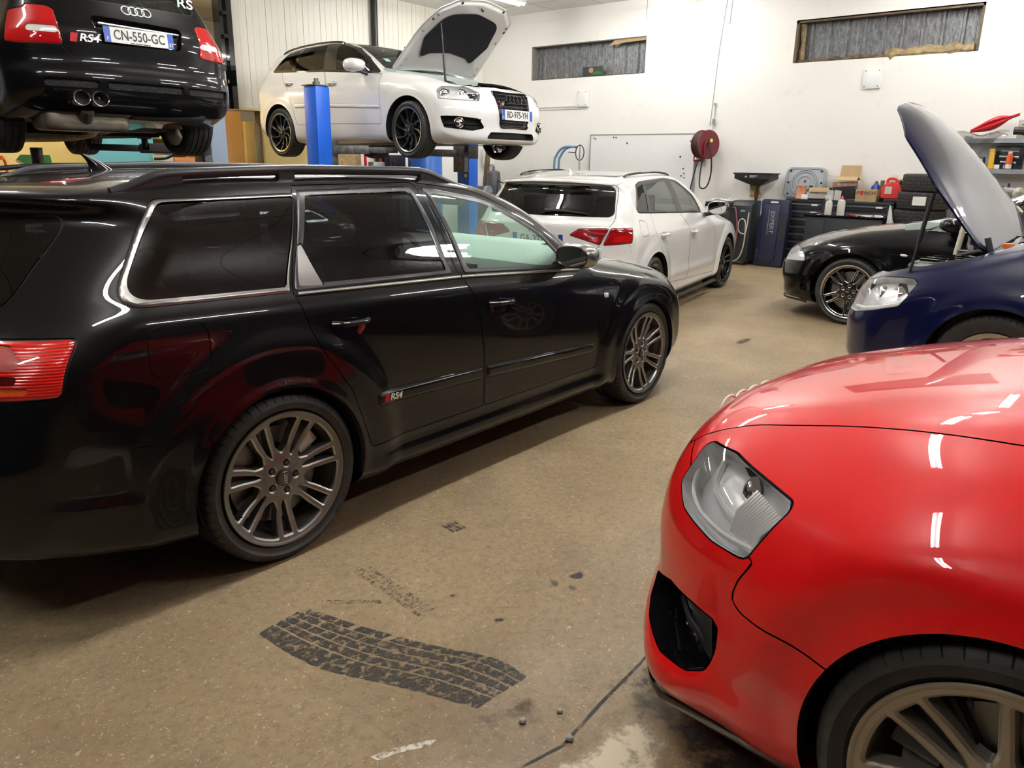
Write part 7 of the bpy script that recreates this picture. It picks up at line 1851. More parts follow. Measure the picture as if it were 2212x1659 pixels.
# grey plastic lid on the wall side
pm('lid_grey', (.33, .36, .39), .45); t = thing('plastic_tray', 'grey square moulded tray with round ribs, on edge behind the orange tin', 'tray', (10.62, 1.83, 1.014)); t.rotation_euler = (0, .10, 0)
mb = MB(); mb.prism(rounded([(-.31, 0, .08), (.31, 0, .08), (.30, .46, .09), (-.30, .46, .09)]), lambda u, v, s: (-.03+.05*s, u, v)); mb.build('shell', MATS['lid_grey'], t, bevel=.008)
for r in (.17, .11, .20):
    mb = MB(); mb.tube([(-.032, r*math.cos(a), .22+r*math.sin(a)) for a in np.linspace(0, 2*PI, 33)[:-1]], .011, 6, closed=True); mb.build('rib', MATS['lid_grey'], t)
mb = MB(); mb.tube([(-.032, p[0]*.93, .23+(p[1]-.23)*.9) for p in rounded([(-.31, 0, .08), (.31, 0, .08), (.30, .46, .09), (-.30, .46, .09)])], .009, 6, closed=True); mb.build('rib', MATS['lid_grey'], t)
mb = MB()
for y, z in ((-.24, .06), (.24, .06), (-.23, .40), (.23, .40), (0, .40), (-.25, .23), (.25, .23), (0, .25)): mb.cyl((-.031, y, z), (-.034, y, z), .017, 12)
mb.build('holes', MATS['rubber_dark'], t)
# tool chest
pm('chest_black', (.016, .018, .024), .42); pm('chest_edge', (.16, .17, .19), .35, .6)
t = thing('tool_chest', 'wide black tool chest with rows of drawers against the wall', 'tool chest', (10.34, 1.22, 0))
mb = MB(); mb.span((0, -.74, .08), (.34, .74, 1.0)); mb.span((-.02, -.76, .97), (.36, .76, 1.012)); mb.span((-.02, .70, .06), (.02, .76, 1.0)); mb.span((-.02, -.76, .06), (.02, -.70, 1.0)); mb.build('carcass', MATS['chest_black'], t, bevel=.006)
for z0, ya, yb in [(z, .22, .68) for z in np.arange(.20, .90, .112)] + [(z, -.68, .17) for z in (.536, .648, .76, .872)]:
    mb = MB(); mb.span((-.016, ya, z0), (.0, yb, z0+.085)); d = mb.build('drawer', MATS['chest_black'], t, bevel=.004)
    mb = MB(); mb.tube([(-.018, ya+.01, z0+.072), (-.032, ya+.04, z0+.066), (-.032, yb-.04, z0+.066), (-.018, yb-.01, z0+.072)], .010, 6); mb.build('drawer_pull', MATS['chest_edge'], d)
    mb = MB(); mb.box((-.042, ya+.10, z0+.066), (.006, .09, .024)); mb.build('drawer_label', MATS['plate_white'], d)
for x in (.05, .29):
    for y in (-.66, .66): mb = MB(); mb.cyl((x, y-.02, .04), (x, y+.02, .04), .04, 14); mb.build('castor', MATS['rubber_dark'], t)
t = thing('tool_cart', 'low black tool cart in front of the tool chest', 'tool cart', (9.83, .97, 0))
mb = MB(); mb.span((0, -.50, .10), (.40, .52, .80)); mb.build('body', MATS['chest_black'], t, bevel=.008)
mb = MB(); mb.span((-.02, -.52, .80), (.42, .54, .81)); 
for a, b in (((-.02, -.52, .80), (-.005, .54, .83)), ((.405, -.52, .80), (.42, .54, .83)), ((-.02, -.52, .80), (.42, -.505, .83)), ((-.02, .525, .80), (.42, .54, .83))): mb.span(a, b)
mb.build('tray', MATS['chest_black'], t)
mb = MB(); mb.span((-.006, -.48, .15), (.0, .24, .76)); mb.span((-.006, .26, .15), (0, .50, .76)); mb.build('panel', MATS['chest_black'], t, bevel=.003)
for x in (.06, .34):
    for y in (-.42, .44): mb = MB(); mb.cyl((x, y-.02, .05), (x, y+.02, .05), .05, 14); mb.build('castor', MATS['rubber_dark'], t)
# tools on the cart
pm('tool_red', (.55, .02, .02), .35)
def tool(kind, y, x, rz, mat, label, L=.2):
    t = thing(kind, label, 'hand tool', (x, y, .818), rz, 'tools on the cart'); 
    mb = MB(); mb.tube([(0, -L/2, .016), (0, L*.05, .016)], .014, 8); mb.build('handle', MATS[mat], t); mb = MB(); mb.tube([(0, L*.05, .016), (0, L*.42, .014)], .006, 8); mb.box((0, L*.45, .014), (.03, .04, .012)); mb.build('shank', MATS['chrome'], t)
for k, (y, m, d) in enumerate(((1.30, 'tool_red', 'red-handled tool at the near end of the cart, beside the spray bottle'), (.98, 'rubber_dark', 'black-handled ratchet lying in the cart beside the pink-capped bottle'), (.86, 'tool_red', 'red screwdriver lying in the middle of the cart tray'), (.77, 'galv', 'plain steel spanner lying in the cart tray'), (.66, 'galv', 'long steel spanner behind the paper on the cart tray'), (.56, 'tool_red', 'red-handled tool at the far end of the cart tray'))): tool('hand_tool', y, 9.93+.04*(k % 2), 1.4+.5*k, m, d, .2)
for y, d in ((.66, 'white paper slip standing in the cart tray'), (.54, 'white paper slip nearer the tyre stack in the cart tray')):
    mb = MB(); mb.box((9.90, y, .838), (.01, .10, .03)); tag(mb.build('paper_slip', MATS['plate_white']), d, 'paper', 'paper slips on the cart')
def bottle(name, label, x, y, z, prof, mat, cap=None, capprof=None, cat='bottle', group=None, sx=1., lab=None):
    t = thing(name, label, cat, (x, y, z), 0, group); mb = MB(); mb.lathe([(.0005, 0)]+prof, 20, lambda r, h, a: (r*math.cos(a)*sx, r*math.sin(a), h)); mb.build('body', MATS[mat], t)
    if cap: mb = MB(); mb.lathe(capprof, 14); mb.build('cap', MATS[cap], t)
    if lab: mb = MB(); r, h0, h1, m = lab; mb.lathe([(r, h0), (r, h1)], 20, lambda r, h, a: (r*math.cos(a)*sx, r*math.sin(a), h)); mb.build('label', MATS[m], t)
    return t
pm('bottle_cloudy', (.60, .58, .54), .35); pm('cap_pink', (.75, .10, .20), .4); pm('orange_print', (.70, .16, .04), .4, col2=(.45, .40, .33), scale=22); pm('bottle_black', (.012, .012, .014), .3); pm('bottle_blue', (.02, .04, .22), .3); pm('bottle_orange', (.75, .12, .03), .35); pm('bottle_red', (.60, .03, .03), .35); pm('bottle_grey', (.25, .26, .27), .35)
b = bottle('spray_bottle', 'cloudy trigger spray bottle standing on the cart', 9.93, 1.22, .812, [(.045, .003), (.048, .02), (.048, .17), (.04, .20), (.016, .215), (.015, .23)], 'bottle_cloudy', 'white_plastic', [(.0005, .262), (.016, .26), (.018, .23), (.0005, .228)])
mb = MB(); mb.box((0, .02, .265), (.025, .09, .028)); mb.box((0, .05, .235), (.012, .012, .05)); mb.build('trigger', MATS['white_plastic'], b)
bottle('squeeze_bottle', 'cloudy bottle with a pink cap standing on the cart', 9.93, 1.05, .812, [(.048, .003), (.052, .02), (.052, .19), (.045, .22), (.018, .235)], 'bottle_cloudy', 'cap_pink', [(.018, .235), (.020, .262), (.010, .266), (.008, .285), (.0005, .287)])
# on top of the chest
T0 = 1.013
bottle('tin', 'orange printed tin on the tool chest', 10.47, 1.82, T0, [(.075, .002), (.078, .008), (.074, .014), (.074, .19), (.078, .196), (.074, .20), (.0005, .196)], 'orange_print')
bottle('bottle', 'black bottle with a pale label beside the orange tin', 10.47, 1.68, T0, [(.045, .003), (.048, .01), (.048, .13), (.035, .155), (.024, .165)], 'bottle_black', 'bottle_black', [(.026, .165), (.026, .195), (.0005, .197)], lab=(.0485, .03, .11, 'white_plastic'))
mb = MB(); mb.box((10.32, 1.70, T0+.036), (.07, .09, .07)); tag(mb.build('small_box', MATS['plate_white'], bevel=.004), 'small plain white box at the edge of the chest top', 'box')
def carton(name, label, loc, size, rz=0., mat='cardboard', flaps=(), cat='box'):
    t = thing(name, label, cat, loc, rz); w, d, h = size; mb = MB()
    P = [(-w/2, -d/2), (w/2, -d/2), (w/2, d/2), (-w/2, d/2)]; P2 = [(x*.985, y*.985) for x, y in P]
    V = [(x, y, 0) for x, y in P]+[(x, y, h) for x, y in P]+[(x, y, h) for x, y in P2]+[(x, y, .006) for x, y in P2]
    mb.add(V, [(3, 2, 1, 0)]+[(a+k, a+(k+1) % 4, a+4+(k+1) % 4, a+4+k) for a in (0, 4, 8) for k in range(4)]+[(12, 13, 14, 15)]); mb.build('carton', MATS[mat], t)
    for side, ang, L in flaps:
        a = {'x-': ((-w/2, -d/2), (-w/2, d/2), (-1, 0)), 'x+': ((w/2, -d/2), (w/2, d/2), (1, 0)), 'y-': ((-w/2, -d/2), (w/2, -d/2), (0, -1)), 'y+': ((-w/2, d/2), (w/2, d/2), (0, 1))}[side]
        o = (a[2][0]*math.cos(ang)*L, a[2][1]*math.cos(ang)*L, math.sin(ang)*L); mb = MB()
        p, q = a[0], a[1]; th = .002; V = []
        for s in (0, th): V += [(p[0], p[1], h+s), (q[0], q[1], h+s), (q[0]+o[0], q[1]+o[1], h+o[2]+s), (p[0]+o[0], p[1]+o[1], h+o[2]+s)]
        mb.add(V, [(3, 2, 1, 0), (4, 5, 6, 7)]+[(k, (k+1) % 4, 4+(k+1) % 4, 4+k) for k in range(4)]); mb.build('flap', MATS['cardboard'], t)
    return t
pm('carton_white', (.58, .55, .47), .6); pm('box_black', (.012, .012, .014), .35)
c1 = carton('cardboard_box', 'small pale cardboard box, lid half open, between the black bottle and the tall black box', (10.46, 1.53, T0+.02), (.22, .28, .15), .12, 'carton_white', (('x-', -1.0, .07), ('y-', .2, .08)))
text_obj('O O O', .04, MATS['lintel_brown'], c1, 'carton_print', (-.112, .06, .085), (0, -1, 0), (0, 0, 1), .001)
mb = MB(); mb.box((10.45, 1.52, T0+.010), (.28, .30, .018)); tag(mb.build('tray', MATS['rubber_dark'], bevel=.004), 'flat black tray under the pale cardboard box', 'tray')
t = thing('product_box', 'tall black box with an orange printed band, tilted, an open carton on it', 'box', (10.46, 1.10, T0+.012), .2); t.location.y = 1.17; t.rotation_euler = (-.08, 0, .15)
mb = MB(); mb.span((-.14, -.15, .005), (.14, .15, .24)); mb.build('box_body', MATS['box_black'], t, bevel=.003); mb = MB(); mb.span((-.142, -.152, .19), (.142, .152, .255)); mb.build('printed_band', MATS['orange_print'], t)
text_obj('Manufact II', .045, MATS['plate_white'], t, 'box_lettering', (-.144, .0, .225), (0, -1, 0), (0, 0, 1), .001, .9)
c2 = carton('cardboard_box', 'open cardboard carton with raised flaps on top of the tall black box', (10.46, 1.15, T0+.292), (.25, .28, .045), .15, 'cardboard', (('x+', 1.35, .16), ('x-', -.35, .14), ('y+', .05, .15), ('y-', -.9, .14)))
c3 = carton('cardboard_box', 'closed brown cardboard box printed FORCH beside the red canister', (10.44, .855, T0), (.20, .28, .165), 0, 'cardboard', (('x-', -.0, -.10), ('x+', 0, -.10)))
text_obj('F', .058, MATS['plate_ink'], c3, 'box_lettering', (-.102, .113, .118), (0, -1, 0), (0, 0, 1), .001, 1.3); text_obj('RCH', .058, MATS['plate_ink'], c3, 'box_lettering', (-.102, -.055, .118), (0, -1, 0), (0, 0, 1), .001, 1.3)
mb = MB(); mb.add([(-.1025, .06+y, .118+z) for y, z in ((-.028, .03), (.028, .03), (.026, -.005), (0, -.035), (-.026, -.005))], [(4, 3, 2, 1, 0)]); mb.build('shield_mark', MATS['bottle_red'], c3)
for y, d in ((1.33, 'white leaflet leaning on the tall black box, nearer the pale carton'), (1.225, 'white leaflet leaning on the tall black box, nearer the cardboard box')):
    mb = MB(); mb.box((10.285, y, T0+.075), (.006, .095, .145), ry=-.25, rx=.12); tag(mb.build('leaflet', MATS['plate_white']), d, 'paper', 'leaflets on the chest')
bottle('bottle', 'blue bottle with a black cap behind the brown printed box', 10.60, .80, T0, [(.05, .003), (.062, .02), (.062, .20), (.03, .25)], 'bottle_blue', 'bottle_black', [(.032, .245), (.024, .265), (.012, .285), (.0005, .287)])
mb = MB(); mb.box((10.54, .70, T0+.15), (.08, .04, .29), rx=-.03); tag(mb.build('timber_offcut', MATS['timber'], bevel=.003), 'upright brown timber offcut between the printed box and the red canister', 'timber')
mb = MB(); mb.box((10.60, .615, T0+.13), (.03, .012, .27)); tag(mb.build('white_strip', MATS['plate_white']), 'upright white strip beside the timber offcut', 'strip')
t = thing('jerry_can', 'clear plastic canister behind the red canister', 'canister', (10.60, .48, T0)); pm('clear_plastic', (.55, .50, .40), .25, coat=.3); mb = MB(); mb.span((-.06, -.16, 0), (.06, .16, .34)); mb.build('body', MATS['clear_plastic'], t, bevel=.05, seg=3); mb = MB(); mb.cyl((0, .08, .33), (0, .08, .37), .03, 14); mb.build('cap', MATS['white_plastic'], t)
mb = MB(); mb.span((10.36, .40, T0-.0), (10.52, .62, T0+.05)); tag(mb.build('stand_block', MATS['box_black'], bevel=.004), 'black block under the red canister', 'block')
t = thing('fuel_can', 'red fuel canister with a white label on the tool chest', 'canister', (10.44, .535, T0+.052))
mb = MB(); mb.prism(rounded([(-.13, 0, .03), (.13, 0, .03), (.14, .13, .04), (.10, .19, .05), (.03, .225, .02), (-.06, .225, .02), (-.11, .18, .04), (-.14, .13, .04)]), lambda u, v, s: (-.08+.16*s, u, v)); mb.build('body', MATS['bottle_red'], t, bevel=.022, seg=3)
mb = MB(); mb.tube(spline([(0, .08, .19), (0, .075, .255), (0, .03, .275), (0, -.03, .26), (0, -.07, .20)], 6), .018, 8); mb.build('grip', MATS['bottle_red'], t); mb = MB(); mb.cyl((0, -.085, .19), (0, -.105, .25), .026, 14); mb.build('cap', MATS['rubber_dark'], t); mb = MB(); mb.box((-.083, .035, .115), (.004, .09, .10)); mb.build('label', MATS['carton_white'], t)
# stack of tyres
for k, d in enumerate(('lowest tyre of the stack by the tool chest', 'second tyre from the floor in the stack by the tool chest', 'third tyre from the floor in the stack by the tool chest', 'third tyre from the top of the stack, right below the wide white label', 'tyre with a wide white label, second from the top of the stack', 'topmost tyre of the stack, white tag at its edge')):
    t = thing('car_tyre', d, 'tyre', (10.32+.012*(k % 2), .10+(0, .02, -.02, .02, .0, -.03)[k], .001+.235*k+.118), .3*k, 'stacked tyres')
    t.rotation_euler = (PI/2, 0, .4*k)
    if k == 0: proto_t = tyre_mesh(.325, .215, .235, 52, winter=True)
    o = link('tyre_body', proto_t, t)
    t.rotation_euler = (PI/2, 0, 0)
    if k >= 4:
        mb = MB(); n = 8; a0 = (PI-.05) if k == 4 else PI-1.0; w = .5 if k == 4 else .12
        V = [(.3275*math.cos(a0+w*(i/n-.5)), z, .3275*math.sin(a0+w*(i/n-.5))) for z in ((-.055, .06) if k == 4 else (-.02, .09)) for i in range(n+1)]
        mb.add(V, [(i, i+1, n+2+i, n+1+i) for i in range(n)]); mb.build('tyre_label', MATS['plate_white'], t)
mb = MB(); rnd = random.Random(3); V = []
for i in range(9):
    for j in range(9): V.append((9.93+.02*math.sin(j*2.1+i), .43-.28*j/8*(1-.55*i/8)-.10*i/8*0, .02+.98*(i/8)*(1-.45*abs(j/8-.15))+.02*rnd.random()))
mb.add(V, [(i*9+j, i*9+j+1, i*9+10+j, i*9+9+j) for i in range(8) for j in range(8)]); pm('sheet_white', (.72, .72, .72), .35); tag(mb.build('plastic_sheet', MATS['sheet_white']), 'white plastic sheet draped at the foot of the tyre stack', 'sheet')
# shelf unit
t = thing('shelf_unit', 'galvanised shelf unit against the wall, crowded with bottles and cases', 'shelf', (10.40, -.90, 0))
for x in (0, .27):
    for y in (-.62, .62):
        mb = MB(); mb.span((x-.02, y-.022, 0), (x+.02, y+.022, 1.90)); p = mb.build('upright', MATS['galv'], t)
        mb = MB()
        for z in np.arange(.2, 1.85, .085): mb.box((x-.021, y, z), (.003, .012, .03))
        mb.build('slots', MATS['rubber_dark'], p)
for z in (.35, .95, 1.48, 1.86):
    mb = MB(); mb.span((-.02, -.62, z), (.29, .62, z+.006)); mb.span((-.024, -.62, z-.05), (-.018, .62, z+.006)); mb.span((.288, -.62, z-.05), (.294, .62, z+.006)); mb.build('shelf_board', MATS['galv'], t)
SX = 10.42
rnd = random.Random(12)
bots = [('bottle_grey', 'grey'), ('bottle_black', 'black'), ('bottle_grey', 'grey'), ('bottle_cloudy', 'pale'), ('bottle_red', 'red'), ('bottle_orange', 'orange'), ('bottle_black', 'black'), ('bottle_red', 'red'), ('bottle_cloudy', 'pale'), ('bottle_orange', 'orange')]
where = ['first', 'second', 'third', 'fourth', 'fifth', 'sixth', 'seventh', 'eighth', 'ninth', 'tenth']
for k, (m, cn) in enumerate(bots):
    y = -.30 - .085*k; h = (.20, .24, .22, .26, .20, .25, .22, .20, .24, .21)[k]; r = .034
    bottle('bottle', f'{cn} bottle on the lowest visible shelf, {where[k]} from the end nearer the tyres', SX+.05+.05*(k % 2), y, .957, [(r, .003), (r*1.05, .01), (r*1.05, h*.7), (r*.55, h*.85)], m, 'bottle_red' if k in (3, 8) else 'white_plastic' if k % 2 else 'rubber_dark', [(r*.58, h*.85), (r*.58, h), (.0005, h)], 'bottle', 'bottles on the shelf', .8, (r*1.07, h*.2, h*.6, 'white_plastic' if k % 3 else 'carton_white'))
t = thing('light_bar', 'long black bar with two white knobs on the middle shelf', 'bar', (SX, -.405, 1.489)); mb = MB(); mb.span((0, -.125, .05), (.06, .12, .15)); mb.build('bar', MATS['bottle_black'], t, bevel=.015)
for y in (.08, -.07): mb = MB(); mb.cyl((-.01, y, .10), (0, y, .10), .032, 14); mb.build('knob', MATS['white_plastic'], t)
mb = MB(); mb.span((.0, -.12, 0), (.06, .115, .05)); mb.build('foot', MATS['rubber_dark'], t)
pm('level_yellow', (.75, .42, .03), .4); mb = MB(); mb.box((SX+.02, -.60, 1.615), (.03, .06, .25), rx=-.05); tag(mb.build('spirit_level', MATS['level_yellow'], bevel=.004), 'yellow lettered bar standing upright on the middle shelf', 'level')
t = thing('drill_case', 'black open case of tools on the middle shelf', 'case', (SX+.12, -.78, 1.487)); mb = MB(); mb.span((0, -.16, 0), (.08, .16, .29)); mb.build('case', MATS['bottle_black'], t, bevel=.012)
mb = MB()
for z, w in ((.22, .10), (.15, .11), (.08, .09)): mb.tube([(-.008, -w, z), (-.008, w, z+.01)], .016, 8)
mb.build('stored_tool', MATS['galv'], t)
bottle('spray_can', 'orange and white spray can on the middle shelf', SX+.03, -.80, 1.487, [(.034, .002), (.036, .01), (.036, .17), (.02, .19)], 'bottle_orange', 'white_plastic', [(.026, .19), (.026, .22), (.0005, .222)], lab=(.0365, .01, .06, 'white_plastic'))
mb = MB(); mb.box((SX, -.67, 1.515), (.07, .05, .055), rz=.4); tag(mb.build('small_box', MATS['plate_white'], bevel=.004), 'small white carton lying by the yellow bar', 'box')
mb = MB(); mb.lathe([(.0005, 0), (.04, .002), (.04, .05), (.028, .055), (.0005, .055)], 16, lambda r, h, a: (SX+.02+r*math.cos(a), -.72+r*math.sin(a), 1.487+h)); tag(mb.build('lamp_bulb_pack', MATS['chrome']), 'small round metal pot beside the spray can', 'pot')
# on top of the shelf: film, red folded canopy, paper bag, black bag
glass_mat('film', (.72, .72, .71), .22, 2.2); mb = MB(); rnd = random.Random(8); V = []; n, m = 16, 14
for i in range(n):
    for j in range(m):
        u, v = i/(n-1), j/(m-1); y = -.10-.62*u; drop = max(0, v-.35)
        V.append((10.52-.17*min(1, v/.35) - .02*math.sin(7*u)*v, y+.03*math.sin(9*v+u*3), 1.885 + .07*(1-v)*abs(math.sin(4*u+1)) - drop*.42*math.sin(PI*min(1, u+.12))**1.3 + .025*rnd.random()))
mb.add(V, [(i*m+j, i*m+j+1, (i+1)*m+j+1, (i+1)*m+j) for i in range(n-1) for j in range(m-1)]); tag(mb.build('plastic_film', MATS['film']), 'crumpled clear plastic film hanging over the top shelf edge', 'film')
pm('canopy_red', (.50, .012, .02), .5); t = thing('folded_parasol', 'red folded fabric parasol lying on top of the shelf unit', 'parasol', (10.46, -.30, 1.93)); mb = MB(); V = []; n, m = 14, 16
for i in range(n):
    u = i/(n-1); r = .022+.075*math.sin(PI*min(1, u*1.25))*(.4+u)
    for j in range(m):
        a = 2*PI*j/m; rr = r*(1+.28*math.cos(5*a)); V.append((rr*math.cos(a)*1.1, -.52*u, .03+.20*u+rr*math.sin(a)*.8))
mb.add(V, [(i*m+j, i*m+(j+1) % m, (i+1)*m+(j+1) % m, (i+1)*m+j) for i in range(n-1) for j in range(m)]+[tuple(range(m)), tuple((n-1)*m+j for j in range(m))]); mb.build('canopy', MATS['canopy_red'], t)
c4 = carton('paper_bag', 'pale paper bag with scribbled marks on top of the shelf unit', (10.54, -.90, 1.87), (.12, .16, .22), .2, 'carton_white', (), 'bag'); mb = MB(); mb.tube(spline([(-.062, .05, .16), (-.062, .0, .18), (-.062, -.03, .15), (-.062, .02, .11), (-.062, -.04, .08), (-.062, -.05, .14)], 6), .004, 6); mb.build('bag_scribble', MATS['lintel_brown'], c4)
mb = MB(); rnd = random.Random(2); mb.tube([(10.36, -.80-.08*k, 1.935+.02*rnd.random()) for k in range(8)], [.03+.03*rnd.random() for _ in range(8)], 10); tag(mb.build('fabric_roll', MATS['rubber_dark']), 'rolled black fabric at the front of the top shelf', 'fabric')
# oil tank between the saloon and the van
t = thing('oil_tank', 'black cylindrical tank with a cream lid, hose and valves', 'tank', (5.80, -1.36, 0)); pm('cream_paint', (.62, .57, .45), .4, noise=.2)
mb = MB(); mb.lathe([(.0005, .25), (.16, .25), (.17, .27), (.17, 1.14), (.165, 1.15)], 28); mb.build('tank_body', MATS['gloss_black'], t); mb = MB(); mb.lathe([(.175, 1.13), (.18, 1.16), (.14, 1.20), (.06, 1.22), (.0005, 1.225)], 28); mb.build('tank_lid', MATS['cream_paint'], t)
mb = MB(); mb.cyl((0, 0, 1.22), (0, 0, 1.30), .05, 14); mb.cyl((0, 0, 1.30), (0, 0, 1.36), .02, 10); mb.tube([(-.03, .12, 1.34), (0, 0, 1.33), (.0, -.10, 1.32)], .015, 8); mb.build('valve_block', MATS['steel'], t)
mb = MB(); mb.lathe([(.0005, -.02), (.035, 0), (.0005, .02)], 14, lambda r, h, a: (-.02+h, -.12+r*math.cos(a), 1.31+r*math.sin(a))); mb.build('valve_knob', MATS['cream_paint'], t)
mb = MB(); mb.tube(spline([(-.04, .03, 1.22), (-.10, .12, 1.22), (-.16, .17, 1.10), (-.19, .20, .85), (-.2, .22, .5), (-.2, .2, .15)], 8), .022, 8); mb.build('cream_hose', MATS['cream_paint'], t)
mb = MB()
for a in (0, 2.1, 4.2): mb.tube([(.15*math.cos(a), .15*math.sin(a), .27), (.22*math.cos(a), .22*math.sin(a), .0)], .018, 8)
mb.build('stand_legs', MATS['dark_steel'], t)
# blue box resting on the van's scuttle
mb = MB(); mb.box((4.18, -1.95, 1.20), (.10, .17, .075), rz=.25, rx=.12); o = tag(mb.build('glove_box', MATS['lift_blue'], bevel=.004), 'small blue cardboard box lying at the foot of the van windscreen', 'box')
# blue hand trolley and a wheel on a rod behind the white car
pm('trolley_blue', (.16, .30, .48), .35, .3); t = thing('hand_trolley', 'pale blue tubular hand trolley against the wall behind the parked white hatchback', 'trolley', (10.2, 6.0, 0))
for x in (0, .14):
    mb = MB(); mb.tube(spline([(x, .26, .15), (x, .26, 1.40), (x, .22, 1.60), (x, .12, 1.72), (x, 0, 1.76), (x, -.14, 1.76)], 6), .022, 10); mb.build('tube_frame', MATS['trolley_blue'], t)
mb = MB(); mb.span((-.05, .1, .05), (.35, .45, .08)); mb.build('toe_plate', MATS['dark_steel'], t); 
for x in (-.05, .20): mb = MB(); mb.cyl((x-.02, .30, .13), (x+.02, .30, .13), .13, 20); mb.build('trolley_wheel', MATS['rubber'], t)
t = thing('valve_wheel', 'thin ring wheel on an upright rod behind the parked white hatchback', 'handwheel', (10.25, 5.74, 0)); mb = MB(); mb.tube([(0, .09*math.cos(a), 1.66+.13*math.sin(a)) for a in np.linspace(0, 2*PI, 29)[:-1]], .010, 8, closed=True); mb.tube([(0, 0, 1.53), (0, 0, 1.79)], .007, 6); mb.tube([(0, .09, 1.66), (0, .25, 1.67)], .007, 6); mb.build('ring', MATS['dark_steel'], t)
mb = MB(); mb.cyl((0, 0, 0), (0, 0, 1.56), .016, 10); mb.span((-.15, -.15, 0), (.15, .15, .03)); mb.build('rod', MATS['steel'], t)
# clutter in the corner behind the blue lift post
t = thing('drum', 'tall blue drum in the corner behind the lift', 'drum', (8.35, 7.72, 0)); mb = MB(); mb.lathe([(.0005, 0), (.29, 0), (.30, .02), (.30, .5), (.31, .52), (.30, .54), (.30, 1.05), (.31, 1.07), (.30, 1.09), (.30, 1.60), (.29, 1.62), (.0005, 1.61)], 36); mb.build('drum_body', MATS['blue_drum'], t)
wallbox(8.23, 1.60, .20, .34, .12, 'switch_box', 'white switch box on the wall beside the far blue lift post', 'electrical box', rim=False)
t = thing('pump', 'grey oil canister on an upright dark post', 'pump', (10.3, 7.80, 0)); mb = MB(); mb.tube([(0, .22, 0), (0, .20, 1.1), (.02, .16, 1.75)], [.07, .06, .045], 10); mb.build('post', MATS['timber'], t); mb = MB(); mb.lathe([(.0005, .85), (.15, .85), (.16, .9), (.13, 1.28), (.10, 1.31), (.03, 1.32), (.02, 1.40), (.0005, 1.4)], 18); mb.build('canister', MATS['engine_grey'], t); mb = MB(); mb.span((-.2, -.2, 0), (.2, .3, .85)); mb.build('cabinet', MATS['chest_black'], t)
t = thing('bench_grinder', 'small grey grinder with a round wheel beside the oil canister', 'grinder', (9.7, 7.55, .80)); mb = MB(); mb.cyl((0, -.12, .14), (0, .12, .14), .10, 20); mb.span((-.06, -.06, 0), (.06, .06, .1)); mb.build('motor', MATS['dark_steel'], t); mb = MB(); mb.cyl((-.02, -.17, .14), (-.02, -.12, .14), .11, 24); mb.build('grinding_wheel', MATS['galv'], t)
mb = MB(); mb.span((9.4, 6.6, 0), (10.05, 7.75, .799)); tag(mb.build('workbench', MATS['timber'], bevel=.01), 'low dark workbench under the grinder in the corner', 'workbench')
t = thing('bicycle_carrier', 'black angled tube frame lying on the workbench', 'frame', (9.86, 7.0, .80)); mb = MB(); mb.tube([(0, .35, 0), (0, .32, .34), (0, -.1, .22), (0, -.25, .02)], .014, 8); mb.tube([(0, .16, .28), (0, .20, .02)], .012, 8); mb.build('frame_tube', MATS['black_plastic'], t); mb = MB(); mb.tube([(0.06, .05+.1*math.cos(a), .12+.1*math.sin(a)) for a in np.linspace(0, 2*PI, 20)[:-1]], .012, 6, closed=True); mb.build('frame_ring', MATS['dark_steel'], t)
mb = MB(); mb.lathe([(.0005, 0), (.06, 0), (.065, .13), (.0005, .135)], 14, lambda r, h, a: (9.60+r*math.cos(a), 7.32+r*math.sin(a), .80+h)); tag(mb.build('pot', MATS['bottle_blue']), 'small dark blue pot on the workbench', 'pot')
mb = MB(); mb.box((9.56, 6.88, .86), (.2, .3, .12), rz=.3); tag(mb.build('tool_bag', MATS['reel_red'], bevel=.03), 'dark red bag on the workbench', 'bag')
# things seen under the raised hatchback along the back wall
pm('osb', (.50, .34, .17), .7, noise=.35, scale=30); mb = MB(); mb.box((7.07, YW-.06, .92), (.78, .02, 1.84), rx=-.02); tag(mb.build('board', MATS['osb']), 'tan chipboard sheet leaning behind the near blue lift post', 'board')
t = thing('sack_truck', 'red upright frame with a silver case behind the raised hatchback', 'frame', (7.62, 8.24, 0))
for x in (-.17, .17): mb = MB(); mb.tube([(x, 0, 0), (x, .02, 1.62)], .025, 8); mb.build('frame_side', MATS['tool_red'], t)
mb = MB(); mb.span((-.17, -.05, 0), (.17, -.02, .03)); mb.tube([(-.17, .02, 1.3), (.17, .02, 1.3)], .015, 8); mb.build('frame_cross', MATS['tool_red'], t)
mb = MB(); mb.span((-.13, -.14, .9), (.13, 0, 1.45)); mb.build('silver_case', MATS['galv'], t, bevel=.015); mb = MB(); mb.span((-.16, -.2, .5), (.16, 0, .88)); mb.build('dark_case', MATS['box_black'], t, bevel=.02)
for k, (x, z, s, m, d) in enumerate(((8.09, 1.022, (.34, .24, .44), 'box_black', 'lower black machine box on the rack beside the blue drum'), (8.08, 1.422, (.38, .24, .30), 'chest_black', 'upper black machine box on the rack beside the blue drum'))):
    mb = MB(); mb.box((x, 8.25, z), s); mb.box((x-.1, 8.12, z), (.08, .03, .12)); tag(mb.build('machine_box', MATS[m], bevel=.03, seg=3), d, 'box')
mb = MB()
for z in (.40, .80): mb.span((7.84, 8.1, z-.02), (8.34, 8.42, z))
for x in (7.86, 8.32):
    for y in (8.12, 8.40): mb.span((x-.015, y-.015, 0), (x+.015, y+.015, 1.24 if y > 8.2 else .80))
mb.span((7.84, 8.1, 1.25), (8.34, 8.42, 1.268)); tag(mb.build('rack', MATS['dark_steel']), 'low dark metal rack in the corner', 'rack')
